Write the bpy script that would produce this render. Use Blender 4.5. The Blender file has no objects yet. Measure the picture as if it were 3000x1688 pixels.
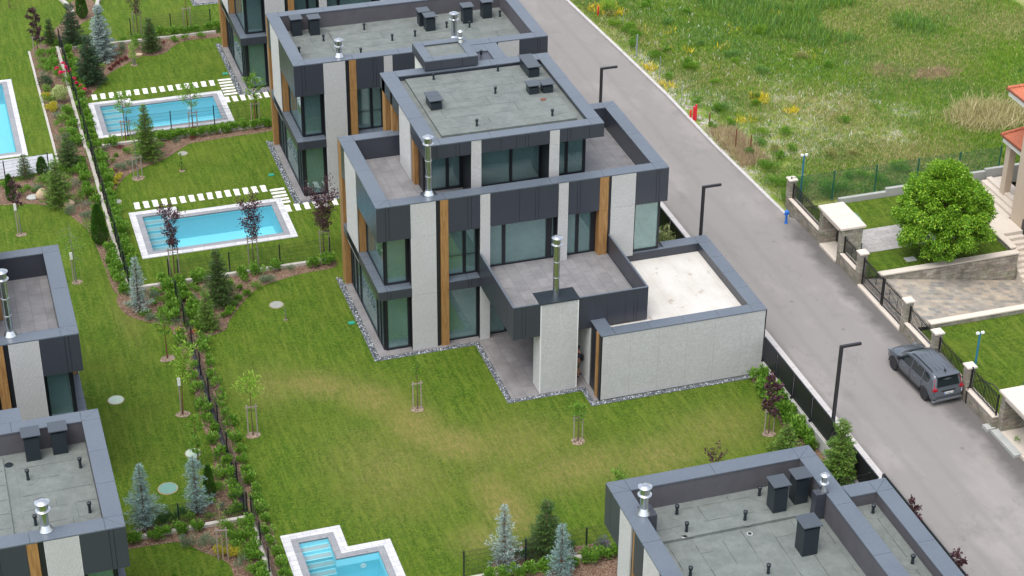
import bpy, math, random
import numpy as np
from mathutils import Vector, Matrix
# places of dry grass on the main lawn and of bare stony ground in the field: (x, y, rx, ry, turn, strength)
DRY_PLACES = [(-5.3,-1.6,2.2,1.1,-.5,.8),(-3.0,-3.6,2.0,1.2,-.9,.85),(-1.7,-6.3,1.2,2.2,.2,1.0),(-.3,-8.3,2.2,1.3,-.7,.9),(.6,-13.3,1.1,2.6,.1,.95),
              (-1.2,-15.4,1.2,1.0,.0,.6),(4.6,-11.8,3.4,1.5,.1,.65),(8.6,-12,2.6,1.6,.3,.6),(-3.6,-9.5,2.6,3.4,.2,.45),(2.5,-9.2,2.6,2.2,.0,.5),(12,-10.8,2.6,1.8,0,.45),(-7.6,-1.0,1.4,1.8,.4,.5),(-13.2,8,.7,3.2,.0,.35)]
BARE_PLACES = [(26.0,15.6,2.6,3.6,-.3,.75),(28.4,16.8,2.6,2.4,.2,.8),(31.8,18.8,3.2,1.8,.6,.55),(33.9,13.8,1.6,1.6,0,.8),(23.7,18.5,1.1,12,.02,1.0),(23.3,28,.8,7,.02,.9),(30,22.5,2.2,1.5,0,.5),(25.2,21.5,1.8,2.2,0,.6),(27,13.4,3,1.2,0,.8),(36,16.6,2.4,1.2,.3,.7),(29.5,20.6,1.6,1.2,0,.7),(30.5,14.8,4.0,1.5,0,.6)]

S = bpy.context.scene
COL = S.collection
random.seed(7)

# ---------------------------------------------------------------- camera
def cam_axes(yaw, pitch, roll):
    cy, sy, cp, sp = math.cos(yaw), math.sin(yaw), math.cos(pitch), math.sin(pitch)
    f = Vector((sy*cp, cy*cp, -sp)); r = Vector((cy, -sy, 0)); u = r.cross(f)
    cr, sr = math.cos(roll), math.sin(roll)
    return (r*cr + u*sr), (u*cr - r*sr), f
_r, _u, _f = cam_axes(0.3138, 0.5376, 0.0097)
cd = bpy.data.cameras.new("camera"); cam = bpy.data.objects.new("camera", cd); COL.objects.link(cam)
M = Matrix.Identity(4)
for i in range(3):
    M[i][0], M[i][1], M[i][2] = _r[i], _u[i], -_f[i]
M[0][3], M[1][3], M[2][3] = -20.4077, -78.8892, 52.2503
cam.matrix_world = M
cd.sensor_width = 36.0; cd.lens = 36.0*5.6175/3.0
cd.clip_start = 1.0; cd.clip_end = 6000.0
S.camera = cam

# ---------------------------------------------------------------- world and sun
SUN_EL, SUN_AZ = math.radians(66), math.radians(228)      # azimuth clockwise from +Y
w = bpy.data.worlds.new("World"); S.world = w; w.use_nodes = True
wn, wl = w.node_tree.nodes, w.node_tree.links
wn.clear()
sky = wn.new("ShaderNodeTexSky"); sky.sky_type = 'NISHITA'; sky.sun_disc = False
sky.sun_elevation = SUN_EL; sky.sun_rotation = SUN_AZ; sky.dust_density = 3.0; sky.air_density = 1.0
hs = wn.new("ShaderNodeHueSaturation"); hs.inputs['Saturation'].default_value = 0.42
bg = wn.new("ShaderNodeBackground"); bg.inputs['Strength'].default_value = 0.15
wo = wn.new("ShaderNodeOutputWorld")
wl.new(sky.outputs[0], hs.inputs['Color']); wl.new(hs.outputs[0], bg.inputs[0]); wl.new(bg.outputs[0], wo.inputs[0])
sd = bpy.data.lights.new("sun", 'SUN'); sd.energy = .75; sd.angle = math.radians(45); sd.color = (1.0, .965, .91)
sun = bpy.data.objects.new("sun", sd); COL.objects.link(sun)
sv = Vector((math.sin(SUN_AZ)*math.cos(SUN_EL), math.cos(SUN_AZ)*math.cos(SUN_EL), math.sin(SUN_EL)))
sun.rotation_euler = sv.to_track_quat('Z', 'Y').to_euler()
S.view_settings.view_transform = 'Standard'; S.view_settings.look = 'None'
S.view_settings.exposure = 1.12; S.view_settings.gamma = 1.0
try:
    S.cycles.max_bounces = 8; S.cycles.diffuse_bounces = 4; S.cycles.glossy_bounces = 3
    S.cycles.transmission_bounces = 4; S.cycles.transparent_max_bounces = 10
    S.cycles.caustics_reflective = False; S.cycles.caustics_refractive = False
except Exception: pass

# ---------------------------------------------------------------- materials
MT = {}
class NT:
    def __init__(s, name):
        s.m = bpy.data.materials.new(name); s.m.use_nodes = True
        s.n, s.l = s.m.node_tree.nodes, s.m.node_tree.links
        s.b = s.n['Principled BSDF']; s.out = s.n['Material Output']
        MT[name] = s.m
        tc = s.n.new('ShaderNodeTexCoord'); s.co = tc.outputs['Object']
        s.geo = None
    def world(s):
        if s.geo is None: s.geo = s.n.new('ShaderNodeNewGeometry').outputs['Position']
        return s.geo
    def mapv(s, scale=(1,1,1), co=None, loc=(0,0,0), rot=(0,0,0)):
        n = s.n.new('ShaderNodeMapping'); n.inputs['Scale'].default_value = scale
        n.inputs['Location'].default_value = loc; n.inputs['Rotation'].default_value = rot
        s.l.new(co or s.co, n.inputs['Vector']); return n.outputs[0]
    def noise(s, scale, detail=4, co=None, rough=.6, dist=0):
        n = s.n.new('ShaderNodeTexNoise'); n.inputs['Scale'].default_value = scale
        n.inputs['Detail'].default_value = detail; n.inputs['Roughness'].default_value = rough
        n.inputs['Distortion'].default_value = dist
        s.l.new(co or s.co, n.inputs['Vector']); return n.outputs['Fac']
    def vor(s, scale, co=None, out='Distance', feature='F1', rnd=1.0):
        n = s.n.new('ShaderNodeTexVoronoi'); n.inputs['Scale'].default_value = scale; n.feature = feature
        if 'Randomness' in n.inputs: n.inputs['Randomness'].default_value = rnd
        s.l.new(co or s.co, n.inputs['Vector']); return n.outputs[out]
    def ramp(s, fac, stops, interp='LINEAR'):
        n = s.n.new('ShaderNodeValToRGB'); n.color_ramp.interpolation = interp
        e = n.color_ramp.elements
        while len(e) < len(stops): e.new(.5)
        for k, (p, c) in enumerate(stops):
            e[k].position = p; e[k].color = (c if len(c) == 4 else (*c, 1)) if hasattr(c, '__len__') else (c, c, c, 1)
        s.l.new(fac, n.inputs[0]); return n.outputs[0]
    def mix(s, fac, a, b, mode='MIX'):
        n = s.n.new('ShaderNodeMix'); n.data_type = 'RGBA'; n.blend_type = mode
        for sock, v in ((n.inputs[0], fac), (n.inputs[6], a), (n.inputs[7], b)):
            if isinstance(v, (int, float)): sock.default_value = v
            elif isinstance(v, tuple): sock.default_value = (*v, 1) if len(v) == 3 else v
            else: s.l.new(v, sock)
        return n.outputs[2]
    def math(s, op, a, b=0.0, c=None):
        n = s.n.new('ShaderNodeMath'); n.operation = op
        for k, v in enumerate((a, b, c)):
            if v is None: continue
            if isinstance(v, (int, float)): n.inputs[k].default_value = v
            else: s.l.new(v, n.inputs[k])
        return n.outputs[0]
    def sep(s, co):
        n = s.n.new('ShaderNodeSeparateXYZ'); s.l.new(co, n.inputs[0]); return n.outputs
    def bump(s, h, strength=.3, dist=.02):
        n = s.n.new('ShaderNodeBump'); n.inputs['Strength'].default_value = strength
        n.inputs['Distance'].default_value = dist; s.l.new(h, n.inputs['Height']); s.l.new(n.outputs[0], s.b.inputs['Normal'])
    def set(s, col=None, rough=.6, metal=0, spec=.5, coat=0):
        if col is not None:
            if isinstance(col, tuple): s.b.inputs['Base Color'].default_value = (*col, 1)
            else: s.l.new(col, s.b.inputs['Base Color'])
        s.b.inputs['Roughness'].default_value = rough; s.b.inputs['Metallic'].default_value = metal
        s.b.inputs['Specular IOR Level'].default_value = spec; s.b.inputs['Coat Weight'].default_value = coat
        return s.m

def simple(name, col, rough=.6, metal=0, spec=.5, var=.12, sc=6., bump=0):
    t = NT(name)
    f = t.noise(sc, 5)
    a = tuple(c*(1-var) for c in col); b = tuple(min(1, c*(1+var)) for c in col)
    t.set(t.mix(f, a, b), rough, metal, spec)
    if bump: t.bump(t.noise(sc*6, 5), bump, .01)
    return t.m

simple('anthracite', (.038,.043,.056), .33, 0, .5, .10, 1.2)
simple('anthracite_dark', (.014,.015,.020), .4, 0, .5, .1, 2)
t = NT('coping_metal')
dirt = t.ramp(t.noise(9, 6, rough=.75), [(.42, (.084,.103,.130)), (.70, (.106,.128,.156))])
dirt = t.mix(t.ramp(t.vor(2.1), [(.0, .55), (.028, 0.0)]), dirt, (.30,.29,.27))
t.set(t.mix(t.ramp(t.noise(.5, 3), [(.35, 0), (.7, .5)]), dirt, (.118,.140,.164)), .36, 0, .6)
simple('frame_dark', (.010,.012,.017), .35, 0, .5, .1, 3)
simple('plaster_grey', (.085,.083,.092), .85, 0, .3, .22, 1.5, .2)
simple('steel', (.62,.64,.66), .27, 1.0, .5, .06, 8)
simple('box_metal', (.013,.020,.026), .42, 0, .5, .15, 2)
simple('box_cap', (.05,.062,.075), .35, 0, .6, .12, 2)
t = NT('white_rib')
cr = t.ramp(t.noise(11, 6, rough=.75), [(.35, (.42,.425,.42)), (.5, (.52,.525,.52)), (.65, (.62,.625,.62))])
cr = t.mix(t.ramp(t.noise(.7, 3), [(.35, .0), (.75, .55)]), cr, (.46,.46,.45))
cr = t.mix(t.ramp(t.noise(3.2, 5, rough=.7), [(.45, .0), (.7, .3)]), cr, (.62,.62,.61))
t.set(cr, .9, 0, .2); t.bump(t.noise(30, 5, rough=.7), .3, .01)
simple('white_groove', (.42,.42,.41), .9, 0, .2, .1, 8)
simple('white_plain', (.60,.60,.58), .8, 0, .3, .08, 6)
t = NT('timber')
g = t.noise(1.0, 6, t.mapv((14, 14, 1.1)), .65, .4)
c = t.ramp(g, [(.25, (.16,.078,.024)), (.5, (.29,.155,.055)), (.75, (.40,.235,.095))])
k = t.ramp(t.vor(1.0, t.mapv((7, 7, 1.6))), [(.0, 0), (.09, 1)])
t.set(t.mix(k, (.10,.05,.02), c), .55, 0, .4); t.bump(g, .25, .01)

def tile_mat(name, cols, bw, bh, mortar, msize, rough=.6, offset=0.5, noise_sc=3., stain=.35, spec=.4, rotz=0, bump=.15):
    t = NT(name)
    n = t.n.new('ShaderNodeTexBrick'); n.inputs['Scale'].default_value = 1
    n.inputs['Brick Width'].default_value = bw; n.inputs['Row Height'].default_value = bh
    n.inputs['Mortar Size'].default_value = msize; n.inputs['Mortar Smooth'].default_value = .1
    n.inputs['Color1'].default_value = (*cols[0], 1); n.inputs['Color2'].default_value = (*cols[1], 1)
    n.inputs['Mortar'].default_value = (*mortar, 1); n.offset = offset
    t.l.new(t.mapv((1, 1, 1), None, (0, 0, 0), (0, 0, rotz)), n.inputs['Vector'])
    f = t.noise(noise_sc, 5, rough=.65)
    m = t.ramp(f, [(.3, 1-stain), (.7, 1+stain*.3 if 1+stain*.3 < 1 else 1.0)])
    t.set(t.mix(1.0, n.outputs['Color'], m, 'MULTIPLY'), rough, 0, spec)
    if bump: t.bump(n.outputs['Fac'], -bump, .006)
    return t
tile_mat('terrace_tile', ((.215,.212,.218), (.255,.25,.255)), .9, .6, (.10,.10,.105), .007, .55, .5, 1.6, .30, rotz=math.pi/2)
tile_mat('paving_tile', ((.21,.20,.205), (.245,.235,.235)), 1.2, .6, (.11,.105,.105), .007, .6, .5, 1.1, .34, rotz=math.pi/2)
tile_mat('pale_paving', ((.42,.43,.45), (.47,.48,.50)), 1.2, .6, (.30,.30,.31), .008, .6, .5, 1.5, .15)
tile_mat('pool_stone', ((.50,.50,.52), (.60,.60,.61)), .6, .33, (.34,.34,.36), .012, .7, .5, 3, .16)
tile_mat('pool_border', ((.27,.28,.30), (.31,.32,.34)), .9, .4, (.2,.2,.22), .008, .7, .5, 18, .4)
tile_mat('ledge_tile', ((.070,.074,.088), (.078,.082,.096)), .6, 3, (.02,.02,.03), .010, .4, 0, 2, .15)
t = NT('bitumen')
f = t.noise(60, 6, rough=.8)
c = t.ramp(f, [(.36, (.070,.085,.081)), (.64, (.190,.214,.204))])
big = t.ramp(t.noise(.45, 5, rough=.6, dist=.5), [(.3, .0), (.7, .6)])
c = t.mix(big, c, (.130,.142,.130))
c = t.mix(t.ramp(t.noise(1.4, 6, t.mapv((1,1,1), None, (4,1,0)), .75), [(.42, 0), (.62, .4)]), c, (.22,.24,.225))
st = t.ramp(t.noise(2.3, 6, rough=.7), [(.55, 0), (.72, .5)])
c = t.mix(st, c, (.11,.105,.095))
t.set(c, .9, 0, .3); t.bump(f, .3, .01)
simple('bitumen_seam', (.06,.065,.06), .95, 0, .2, .2, 4)
t = NT('membrane_white')
f = t.ramp(t.noise(.9, 6, t.mapv((1, .45, 1)), .7), [(.3, (.45,.425,.38)), (.62, (.55,.53,.495))])
sp = t.ramp(t.noise(1.25, 7, t.mapv((1, .8, 1), None, (3.3, 1.2, 0)), .62), [(.61, 0), (.70, 1)])
c = t.mix(sp, f, (.30,.24,.18))
br = t.n.new('ShaderNodeTexBrick'); br.inputs['Scale'].default_value = 1; br.inputs['Brick Width'].default_value = 40
br.inputs['Row Height'].default_value = 1.5; br.inputs['Mortar Size'].default_value = .012
br.inputs['Color1'].default_value = br.inputs['Color2'].default_value = (1,1,1,1); br.inputs['Mortar'].default_value = (.86,.84,.82,1)
t.l.new(t.mapv((1,1,1), None, (0,0,0), (0,0,math.pi/2)), br.inputs['Vector'])
t.set(t.mix(1., c, br.outputs[0], 'MULTIPLY'), .6, 0, .4)

def glass_mat(name, tint, refl=.16, frough=.02, haze=0.):
    t = NT(name); n, l = t.n, t.l
    n.remove(t.b)
    tr = n.new('ShaderNodeBsdfTransparent'); tr.inputs[0].default_value = (*tint, 1)
    gl = n.new('ShaderNodeBsdfGlossy'); gl.inputs['Roughness'].default_value = frough; gl.inputs['Color'].default_value = (.80,.92,.90,1)
    fr = n.new('ShaderNodeFresnel'); fr.inputs['IOR'].default_value = 1.6
    a = t.math('ADD', fr.outputs[0], refl)
    df = n.new('ShaderNodeBsdfDiffuse'); df.inputs[0].default_value = (.26,.44,.45,1)      # diffuse teal haze painted into the glass to brighten the dim rooms behind
    m0 = n.new('ShaderNodeMixShader'); l.new(t.ramp(t.noise(.6, 4), [(.3, haze*.75), (.7, haze*1.25)]), m0.inputs[0]); l.new(tr.outputs[0], m0.inputs[1]); l.new(df.outputs[0], m0.inputs[2])
    mx = n.new('ShaderNodeMixShader'); l.new(a, mx.inputs[0]); l.new(m0.outputs[0], mx.inputs[1]); l.new(gl.outputs[0], mx.inputs[2])
    l.new(mx.outputs[0], t.out.inputs[0]); return t.m
glass_mat('glass', (.80,.95,.93), .10, haze=.27)
glass_mat('clear_glass', (.88,.95,.93), .05)
simple('room_floor', (.42,.425,.40), .7, 0, .3, .2, 1)
simple('room_wall', (.80,.80,.77), .9, 0, .3, .05, 1)
simple('concrete', (.36,.37,.355), .85, 0, .3, .22, 1.4, .25)
simple('wall_cap', (.40,.38,.34), .8, 0, .3, .18, 3, .1)
simple('kerb_stone', (.46,.44,.43), .85, 0, .3, .18, 3, .2)
simple('fence_metal', (.012,.014,.020), .4, 0, .5, .1, 3)
simple('fence_panel', (.013,.014,.017), .45, 0, .5, .12, 1.5)
simple('green_metal', (.01,.10,.075), .4, 0, .5, .1, 3)
simple('black_iron', (.012,.012,.014), .45, 0, .5, .1, 3)
simple('lamp_paint', (.020,.020,.024), .4, 0, .5, .1, 3)
simple('stake_wood', (.30,.255,.22), .85, 0, .2, .3, 7)
simple('bark', (.13,.085,.06), .9, 0, .2, .3, 9, .3)
simple('bark_grey', (.20,.19,.18), .9, 0, .2, .3, 9, .3)
simple('bark_red', (.16,.06,.04), .8, 0, .2, .3, 9, .2)
simple('step_slab', (.66,.64,.61), .8, 0, .3, .1, 3, .1)
simple('spare_grey', (.3,.3,.3))
simple('boulder', (.42,.33,.22), .85, 0, .3, .3, 3, .6)
simple('cover_green', (.17,.25,.20), .6, 0, .4, .15, 8)
simple('cover_box', (.02,.26,.17), .45, 0, .5, .08, 8)
simple('cover_rim', (.30,.24,.15), .9, 0, .3, .2, 8)
simple('blue_paint', (.02,.15,.25), .4, 0, .5, .1, 4)
simple('hydrant_blue', (.01,.13,.52), .4, 0, .5, .1, 4)
simple('red_paint', (.65,.02,.04), .5, 0, .5, .15, 4)
simple('rust', (.16,.055,.03), .8, 0, .3, .3, 9)
simple('galv', (.30,.34,.38), .5, .3, .5, .2, 9)
simple('white_plastic', (.75,.75,.74), .4, 0, .5, .04, 4)
simple('stucco', (.50,.41,.32), .9, 0, .2, .06, 3, .15)
simple('stucco_white', (.70,.68,.63), .85, 0, .3, .05, 3)
simple('coping_stone', (.56,.50,.43), .75, 0, .3, .12, 3, .15)
t = tile_mat('stone_cladding', ((.23,.21,.165), (.36,.33,.27)), .42, .19, (.20,.18,.15), .012, .85, .43, 2.2, .4, bump=.5)
t.n.remove(t.n['Mapping'])
xs = t.sep(t.co); cmb = t.n.new('ShaderNodeCombineXYZ')
t.l.new(t.math('ADD', xs[0], xs[1]), cmb.inputs[0]); t.l.new(xs[2], cmb.inputs[1])
bk = [q for q in t.n if q.type == 'TEX_BRICK'][0]; t.l.new(cmb.outputs[0], bk.inputs['Vector'])
cells = t.vor(2.6, t.mapv((1,1,2.1)), 'Color')
hsv = t.n.new('ShaderNodeHueSaturation'); hsv.inputs['Saturation'].default_value = .18; t.l.new(cells, hsv.inputs['Color'])
t.set(t.mix(.30, t.b.inputs['Base Color'].links[0].from_socket, hsv.outputs[0], 'OVERLAY'), .85, 0, .3)
t = tile_mat('drive_paving', ((.24,.235,.225), (.44,.37,.29)), .42, .28, (.35,.33,.29), .02, .8, .5, 1.5, .3, bump=.3)
cells = t.vor(2.2, t.co, 'Color'); hsv = t.n.new('ShaderNodeHueSaturation'); hsv.inputs['Saturation'].default_value = .10; t.l.new(cells, hsv.inputs['Color'])
t.set(t.mix(.12, t.b.inputs['Base Color'].links[0].from_socket, hsv.outputs[0], 'OVERLAY'), .8, 0, .3)
t = NT('roof_tile')
wv = t.n.new('ShaderNodeTexWave'); wv.inputs['Scale'].default_value = 1.6; wv.bands_direction = 'Y'; t.l.new(t.co, wv.inputs['Vector'])
t.set(t.mix(t.noise(7, 5), (.34,.095,.05), (.52,.18,.10)), .75, 0, .3); t.bump(wv.outputs[0], .6, .05)

# ground materials
t = NT('lawn')
W_ = t.world(); xyz = t.sep(W_)
fine = t.noise(7.5, 5, W_, .9)
blades = t.noise(5.0, 5, t.mapv((7, 1.2, 1), W_, (0,0,0), (0,0,.12)), .75)
mid = t.noise(1.2, 5, W_, .6)
g = t.mix(t.ramp(fine, [(.42, 0), (.58, 1)]), (.018,.058,.002), (.140,.208,.018))
speck = t.noise(3.4, 5, W_, .85)
g = t.mix(t.ramp(speck, [(.40, .8), (.53, 0)]), g, (.030,.080,.006))
g = t.mix(t.ramp(mid, [(.35, 0), (.7, .5)]), g, (.048,.120,.006))
str_ = t.math('SINE', t.math('MULTIPLY', t.math('ADD', xyz[0], t.math('MULTIPLY', t.noise(.5, 3, W_), 1.1)), 9.5))
smod = t.ramp(t.noise(.7, 4, W_), [(.42, 0), (.62, 1)])
g = t.mix(t.math('MULTIPLY', t.math('MULTIPLY_ADD', str_, .13, .13), smod), g, (.15,.235,.025))
lng = t.noise(1.0, 4, t.mapv((5.5, .45, 1), W_), .75)
g = t.mix(t.ramp(lng, [(.50, 0), (.62, .34)]), g, (.20,.235,.04))
g = t.mix(t.ramp(lng, [(.34, .4), (.44, 0)]), g, (.022,.066,.004))
g = t.mix(t.ramp(blades, [(.50, 0), (.68, .35)]), g, (.19,.225,.04))
def blob(t, xyz, cx, cy, rx, ry, rot=0.):
    dx = t.math('SUBTRACT', xyz[0], cx); dy = t.math('SUBTRACT', xyz[1], cy)
    c, s_ = math.cos(rot), math.sin(rot)
    ux = t.math('ADD', t.math('MULTIPLY', dx, c), t.math('MULTIPLY', dy, s_))
    uy = t.math('ADD', t.math('MULTIPLY', dx, -s_), t.math('MULTIPLY', dy, c))
    d = t.math('ADD', t.math('POWER', t.math('DIVIDE', ux, rx), 2.0), t.math('POWER', t.math('DIVIDE', uy, ry), 2.0))
    return t.math('POWER', 2.718, t.math('MULTIPLY', d, -1.0))
dry = None
for a in DRY_PLACES:
    b_ = t.math('MULTIPLY', blob(t, xyz, *a[:5]), a[5]); dry = b_ if dry is None else t.math('MAXIMUM', dry, b_)
brk = t.ramp(t.noise(2.2, 6, W_, .75), [(.30, .25), (.62, 1)])
dfac = t.math('MULTIPLY', dry, brk)
streak = t.ramp(t.noise(3.2, 5, t.mapv((2.2, .7, 1), W_, (0,0,0), (0,0,-.35)), .8), [(.40, .15), (.62, 1)])
g = t.mix(t.math('MULTIPLY', dfac, streak), g, (.37,.27,.13))
g = t.mix(t.math('MULTIPLY', dry, .5), g, (.20,.18,.045))
g = t.mix(t.ramp(t.noise(.28, 4, t.mapv((1,1,1), W_, (7,3,0)), .6), [(.45, 0), (.70, .35)]), g, (.145,.17,.025))
t.set(g, .95, 0, .15); t.bump(t.noise(9, 6, W_, .85), 1.0, .09)

t = NT('asphalt'); W_ = t.world()
c = t.mix(t.noise(45, 5, W_, .8), (.178,.166,.158), (.258,.241,.229))
c = t.mix(t.ramp(t.noise(.9, 6, t.mapv((1.6, .22, 1), W_), .6), [(.35, 0), (.7, .45)]), c, (.225,.212,.205))
c = t.mix(t.ramp(t.noise(.30, 5, t.mapv((1., .5, 1), W_, (5,2,0)), .6), [(.5, 0), (.72, .5)]), c, (.34,.315,.295))
xyz = t.sep(W_)
edge = t.math('MULTIPLY', t.ramp(t.math('MULTIPLY', t.math('SUBTRACT', xyz[0], 21.9), .5), [(.0, 0), (.85, 1)]), t.ramp(xyz[1], [(0, 1), (1, 0)]))
stain = t.ramp(t.math('SUBTRACT', xyz[0], t.math('MULTIPLY_ADD', t.noise(.7, 4, W_), 1.8, 21.55)), [(0, 0), (.8, .8)])
ylim = t.ramp(t.math('MULTIPLY', t.math('ADD', xyz[1], 20.), 1/28.), [(0, 1), (.88, 1), (.95, 0)])
c = t.mix(t.math('MULTIPLY', stain, ylim), c, (.085,.08,.078))
trk = t.math('ABSOLUTE', t.math('SUBTRACT', t.math('ABSOLUTE', t.math('SUBTRACT', t.math('ADD', xyz[0], t.math('MULTIPLY', t.noise(.12, 2, W_), .8)), 19.9)), .8))
c = t.mix(t.ramp(t.math('MULTIPLY', trk, t.math('MULTIPLY_ADD', t.noise(.5, 4, W_), 1.2, .5)), [(0, .42), (.35, 0)]), c, (.18,.17,.165))
c = t.mix(t.ramp(t.noise(.55, 6, t.mapv((1, .7, 1), W_, (3,8,0)), .7), [(.56, 0), (.70, .5)]), c, (.16,.15,.145))
c = t.mix(t.ramp(t.math('SUBTRACT', xyz[0], t.math('MULTIPLY_ADD', t.noise(1.2, 5, W_), .5, 17.15)), [(0, .55), (.25, 0)]), c, (.15,.14,.13))
c = t.mix(t.ramp(t.vor(.45, W_), [(.03, .7), (.06, 0)]), c, (.13,.12,.12))
c = t.mix(t.ramp(t.math('ABSOLUTE', t.math('SUBTRACT', t.noise(.16, 7, t.mapv((1, .45, 1), W_, (9,4,0)), .62), .5)), [(0, .35), (.004, 0)]), c, (.15,.14,.135))
t.set(c, .88, 0, .3); t.bump(t.noise(80, 4, W_, .8), .3, .01)

t = NT('mulch'); W_ = t.world()
c = t.ramp(t.vor(22, W_, 'Color'), [(.2, (.085,.048,.032)), (.5, (.17,.105,.072)), (.85, (.30,.215,.16))])
c = t.mix(t.ramp(t.noise(1.3, 4, W_), [(.45, 0), (.7, .5)]), c, (.22,.16,.105))
t.set(c, .95, 0, .15); t.bump(t.vor(24, W_), .9, .04)
t = NT('dry_bed'); W_ = t.world()
c = t.ramp(t.vor(20, W_, 'Color'), [(.2, (.14,.09,.06)), (.5, (.28,.21,.15)), (.85, (.42,.35,.28))])
t.set(c, .95, 0, .15); t.bump(t.vor(24, W_), .9, .04)
simple('weed_mat', (.045,.045,.05), .9, 0, .2, .25, 10)

t = NT('field'); W_ = t.world()
f1 = t.noise(.22, 6, W_, .6, .3); f2 = t.noise(1.1, 6, W_, .7, .5); f3 = t.noise(7, 5, W_, .8)
c = t.mix(t.ramp(f2, [(.32, 0), (.62, 1)]), (.10,.18,.02), (.24,.30,.06))
c = t.mix(t.ramp(f1, [(.45, 0), (.62, .75)]), c, (.33,.29,.15))
c = t.mix(t.ramp(f3, [(.4, 0), (.75, .5)]), c, (.15,.19,.05))
xyz = t.sep(W_)
bare = None
for a in BARE_PLACES:
    b_ = t.math('MULTIPLY', blob(t, xyz, *a[:5]), a[5]); bare = b_ if bare is None else t.math('MAXIMUM', bare, b_)
bf = t.math('MULTIPLY', bare, t.ramp(t.noise(1.7, 7, W_, .7), [(.46, 0), (.55, 1)]))
st = t.ramp(t.vor(9, W_, 'Color'), [(.2, (.22,.20,.15)), (.6, (.36,.34,.29)), (.9, (.54,.52,.48))])
c = t.mix(bf, c, st)
t.set(c, .95, 0, .15); t.bump(f3, .8, .08)

# water and pool lining
t = NT('pool_liner')
t.set(t.mix(t.noise(4, 4), (.20,.57,.67), (.235,.625,.73)), .5, 0, .3)
t = NT('pool_tread')
t.set(t.ramp(t.noise(40, 4, rough=.8), [(.3, (.14,.25,.27)), (.7, (.30,.38,.39))]), .7, 0, .3)
t = NT('pool_water'); n, l = t.n, t.l; n.remove(t.b)
tr = n.new('ShaderNodeBsdfTransparent'); tr.inputs[0].default_value = (.86,.975,.99,1)
gl = n.new('ShaderNodeBsdfGlossy'); gl.inputs['Roughness'].default_value = .05
fr = n.new('ShaderNodeFresnel'); fr.inputs['IOR'].default_value = 1.33
bp_ = n.new('ShaderNodeBump'); bp_.inputs['Strength'].default_value = .25; bp_.inputs['Distance'].default_value = .02
l.new(t.noise(3.5, 3), bp_.inputs['Height']); l.new(bp_.outputs[0], gl.inputs['Normal']); l.new(bp_.outputs[0], fr.inputs['Normal'])
mx = n.new('ShaderNodeMixShader'); l.new(fr.outputs[0], mx.inputs[0]); l.new(tr.outputs[0], mx.inputs[1]); l.new(gl.outputs[0], mx.inputs[2]); l.new(mx.outputs[0], t.out.inputs[0])

def leaf_mat(name, a, b, c=None, transl=.25):
    t = NT(name)
    W_ = t.world()
    inf = t.n.new('ShaderNodeNewGeometry').outputs['Random Per Island']
    col = t.ramp(inf, [(0, a), (.6, b), (1, c or b)])
    col = t.mix(t.ramp(t.noise(2.5, 3, W_), [(.35, .0), (.7, .35)]), col, b)
    t.set(col, .55, 0, .35)
    tl = t.n.new('ShaderNodeBsdfTranslucent'); t.l.new(col, tl.inputs[0])
    mx = t.n.new('ShaderNodeMixShader'); mx.inputs[0].default_value = transl
    t.l.new(t.b.outputs[0], mx.inputs[1]); t.l.new(tl.outputs[0], mx.inputs[2]); t.l.new(mx.outputs[0], t.out.inputs[0])
    return t.m
leaf_mat('leaf_laurel', (.055,.150,.018), (.14,.30,.030), (.27,.44,.06))
leaf_mat('leaf_young', (.06,.15,.015), (.13,.29,.025), (.26,.42,.05))
leaf_mat('leaf_lime', (.15,.30,.03), (.24,.42,.04), (.36,.50,.07))
leaf_mat('leaf_tree', (.05,.16,.010), (.17,.35,.018), (.36,.52,.045))
leaf_mat('leaf_purple', (.035,.012,.022), (.075,.028,.042), (.12,.06,.05), .15)
leaf_mat('needle_green', (.028,.070,.018), (.060,.130,.028), (.12,.20,.04), .1)
leaf_mat('needle_dark', (.016,.048,.022), (.035,.085,.034), (.07,.13,.05), .1)
leaf_mat('needle_bright', (.05,.12,.025), (.11,.22,.03), (.24,.34,.05), .1)
leaf_mat('needle_blue', (.13,.23,.22), (.22,.34,.32), (.34,.46,.43), .1)
leaf_mat('needle_silver', (.18,.27,.26), (.30,.39,.36), (.42,.49,.45), .1)
leaf_mat('needle_thuja', (.025,.085,.010), (.055,.15,.015), (.10,.21,.03), .1)
leaf_mat('leaf_lavender', (.08,.14,.07), (.14,.21,.12), (.22,.29,.18), .1)
leaf_mat('leaf_yellow', (.36,.33,.03), (.52,.46,.04), (.60,.58,.12))
leaf_mat('leaf_varieg', (.25,.36,.08), (.46,.52,.22), (.60,.62,.36))
leaf_mat('leaf_red', (.10,.015,.02), (.17,.04,.04), (.22,.09,.06), .15)
leaf_mat('leaf_iris', (.03,.11,.03), (.06,.17,.04), (.10,.22,.06))
leaf_mat('petal_pink', (.55,.01,.09), (.75,.02,.14), (.80,.08,.20), .15)
leaf_mat('petal_violet', (.14,.08,.30), (.22,.14,.42), (.28,.2,.45), .15)
leaf_mat('petal_yellow', (.55,.42,.01), (.70,.55,.02), (.72,.62,.08), .15)
leaf_mat('petal_white', (.5,.5,.42), (.66,.66,.6), (.7,.7,.68), .15)
leaf_mat('grass_green', (.08,.20,.014), (.18,.33,.025), (.32,.45,.06))
leaf_mat('grass_teal', (.06,.17,.03), (.13,.27,.05), (.26,.38,.11))
leaf_mat('grass_olive', (.20,.24,.05), (.33,.34,.11), (.50,.47,.23))
leaf_mat('grass_tan', (.36,.31,.14), (.52,.46,.24), (.66,.60,.36))
leaf_mat('grass_pink', (.30,.20,.14), (.42,.29,.20), (.50,.38,.27))

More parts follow.
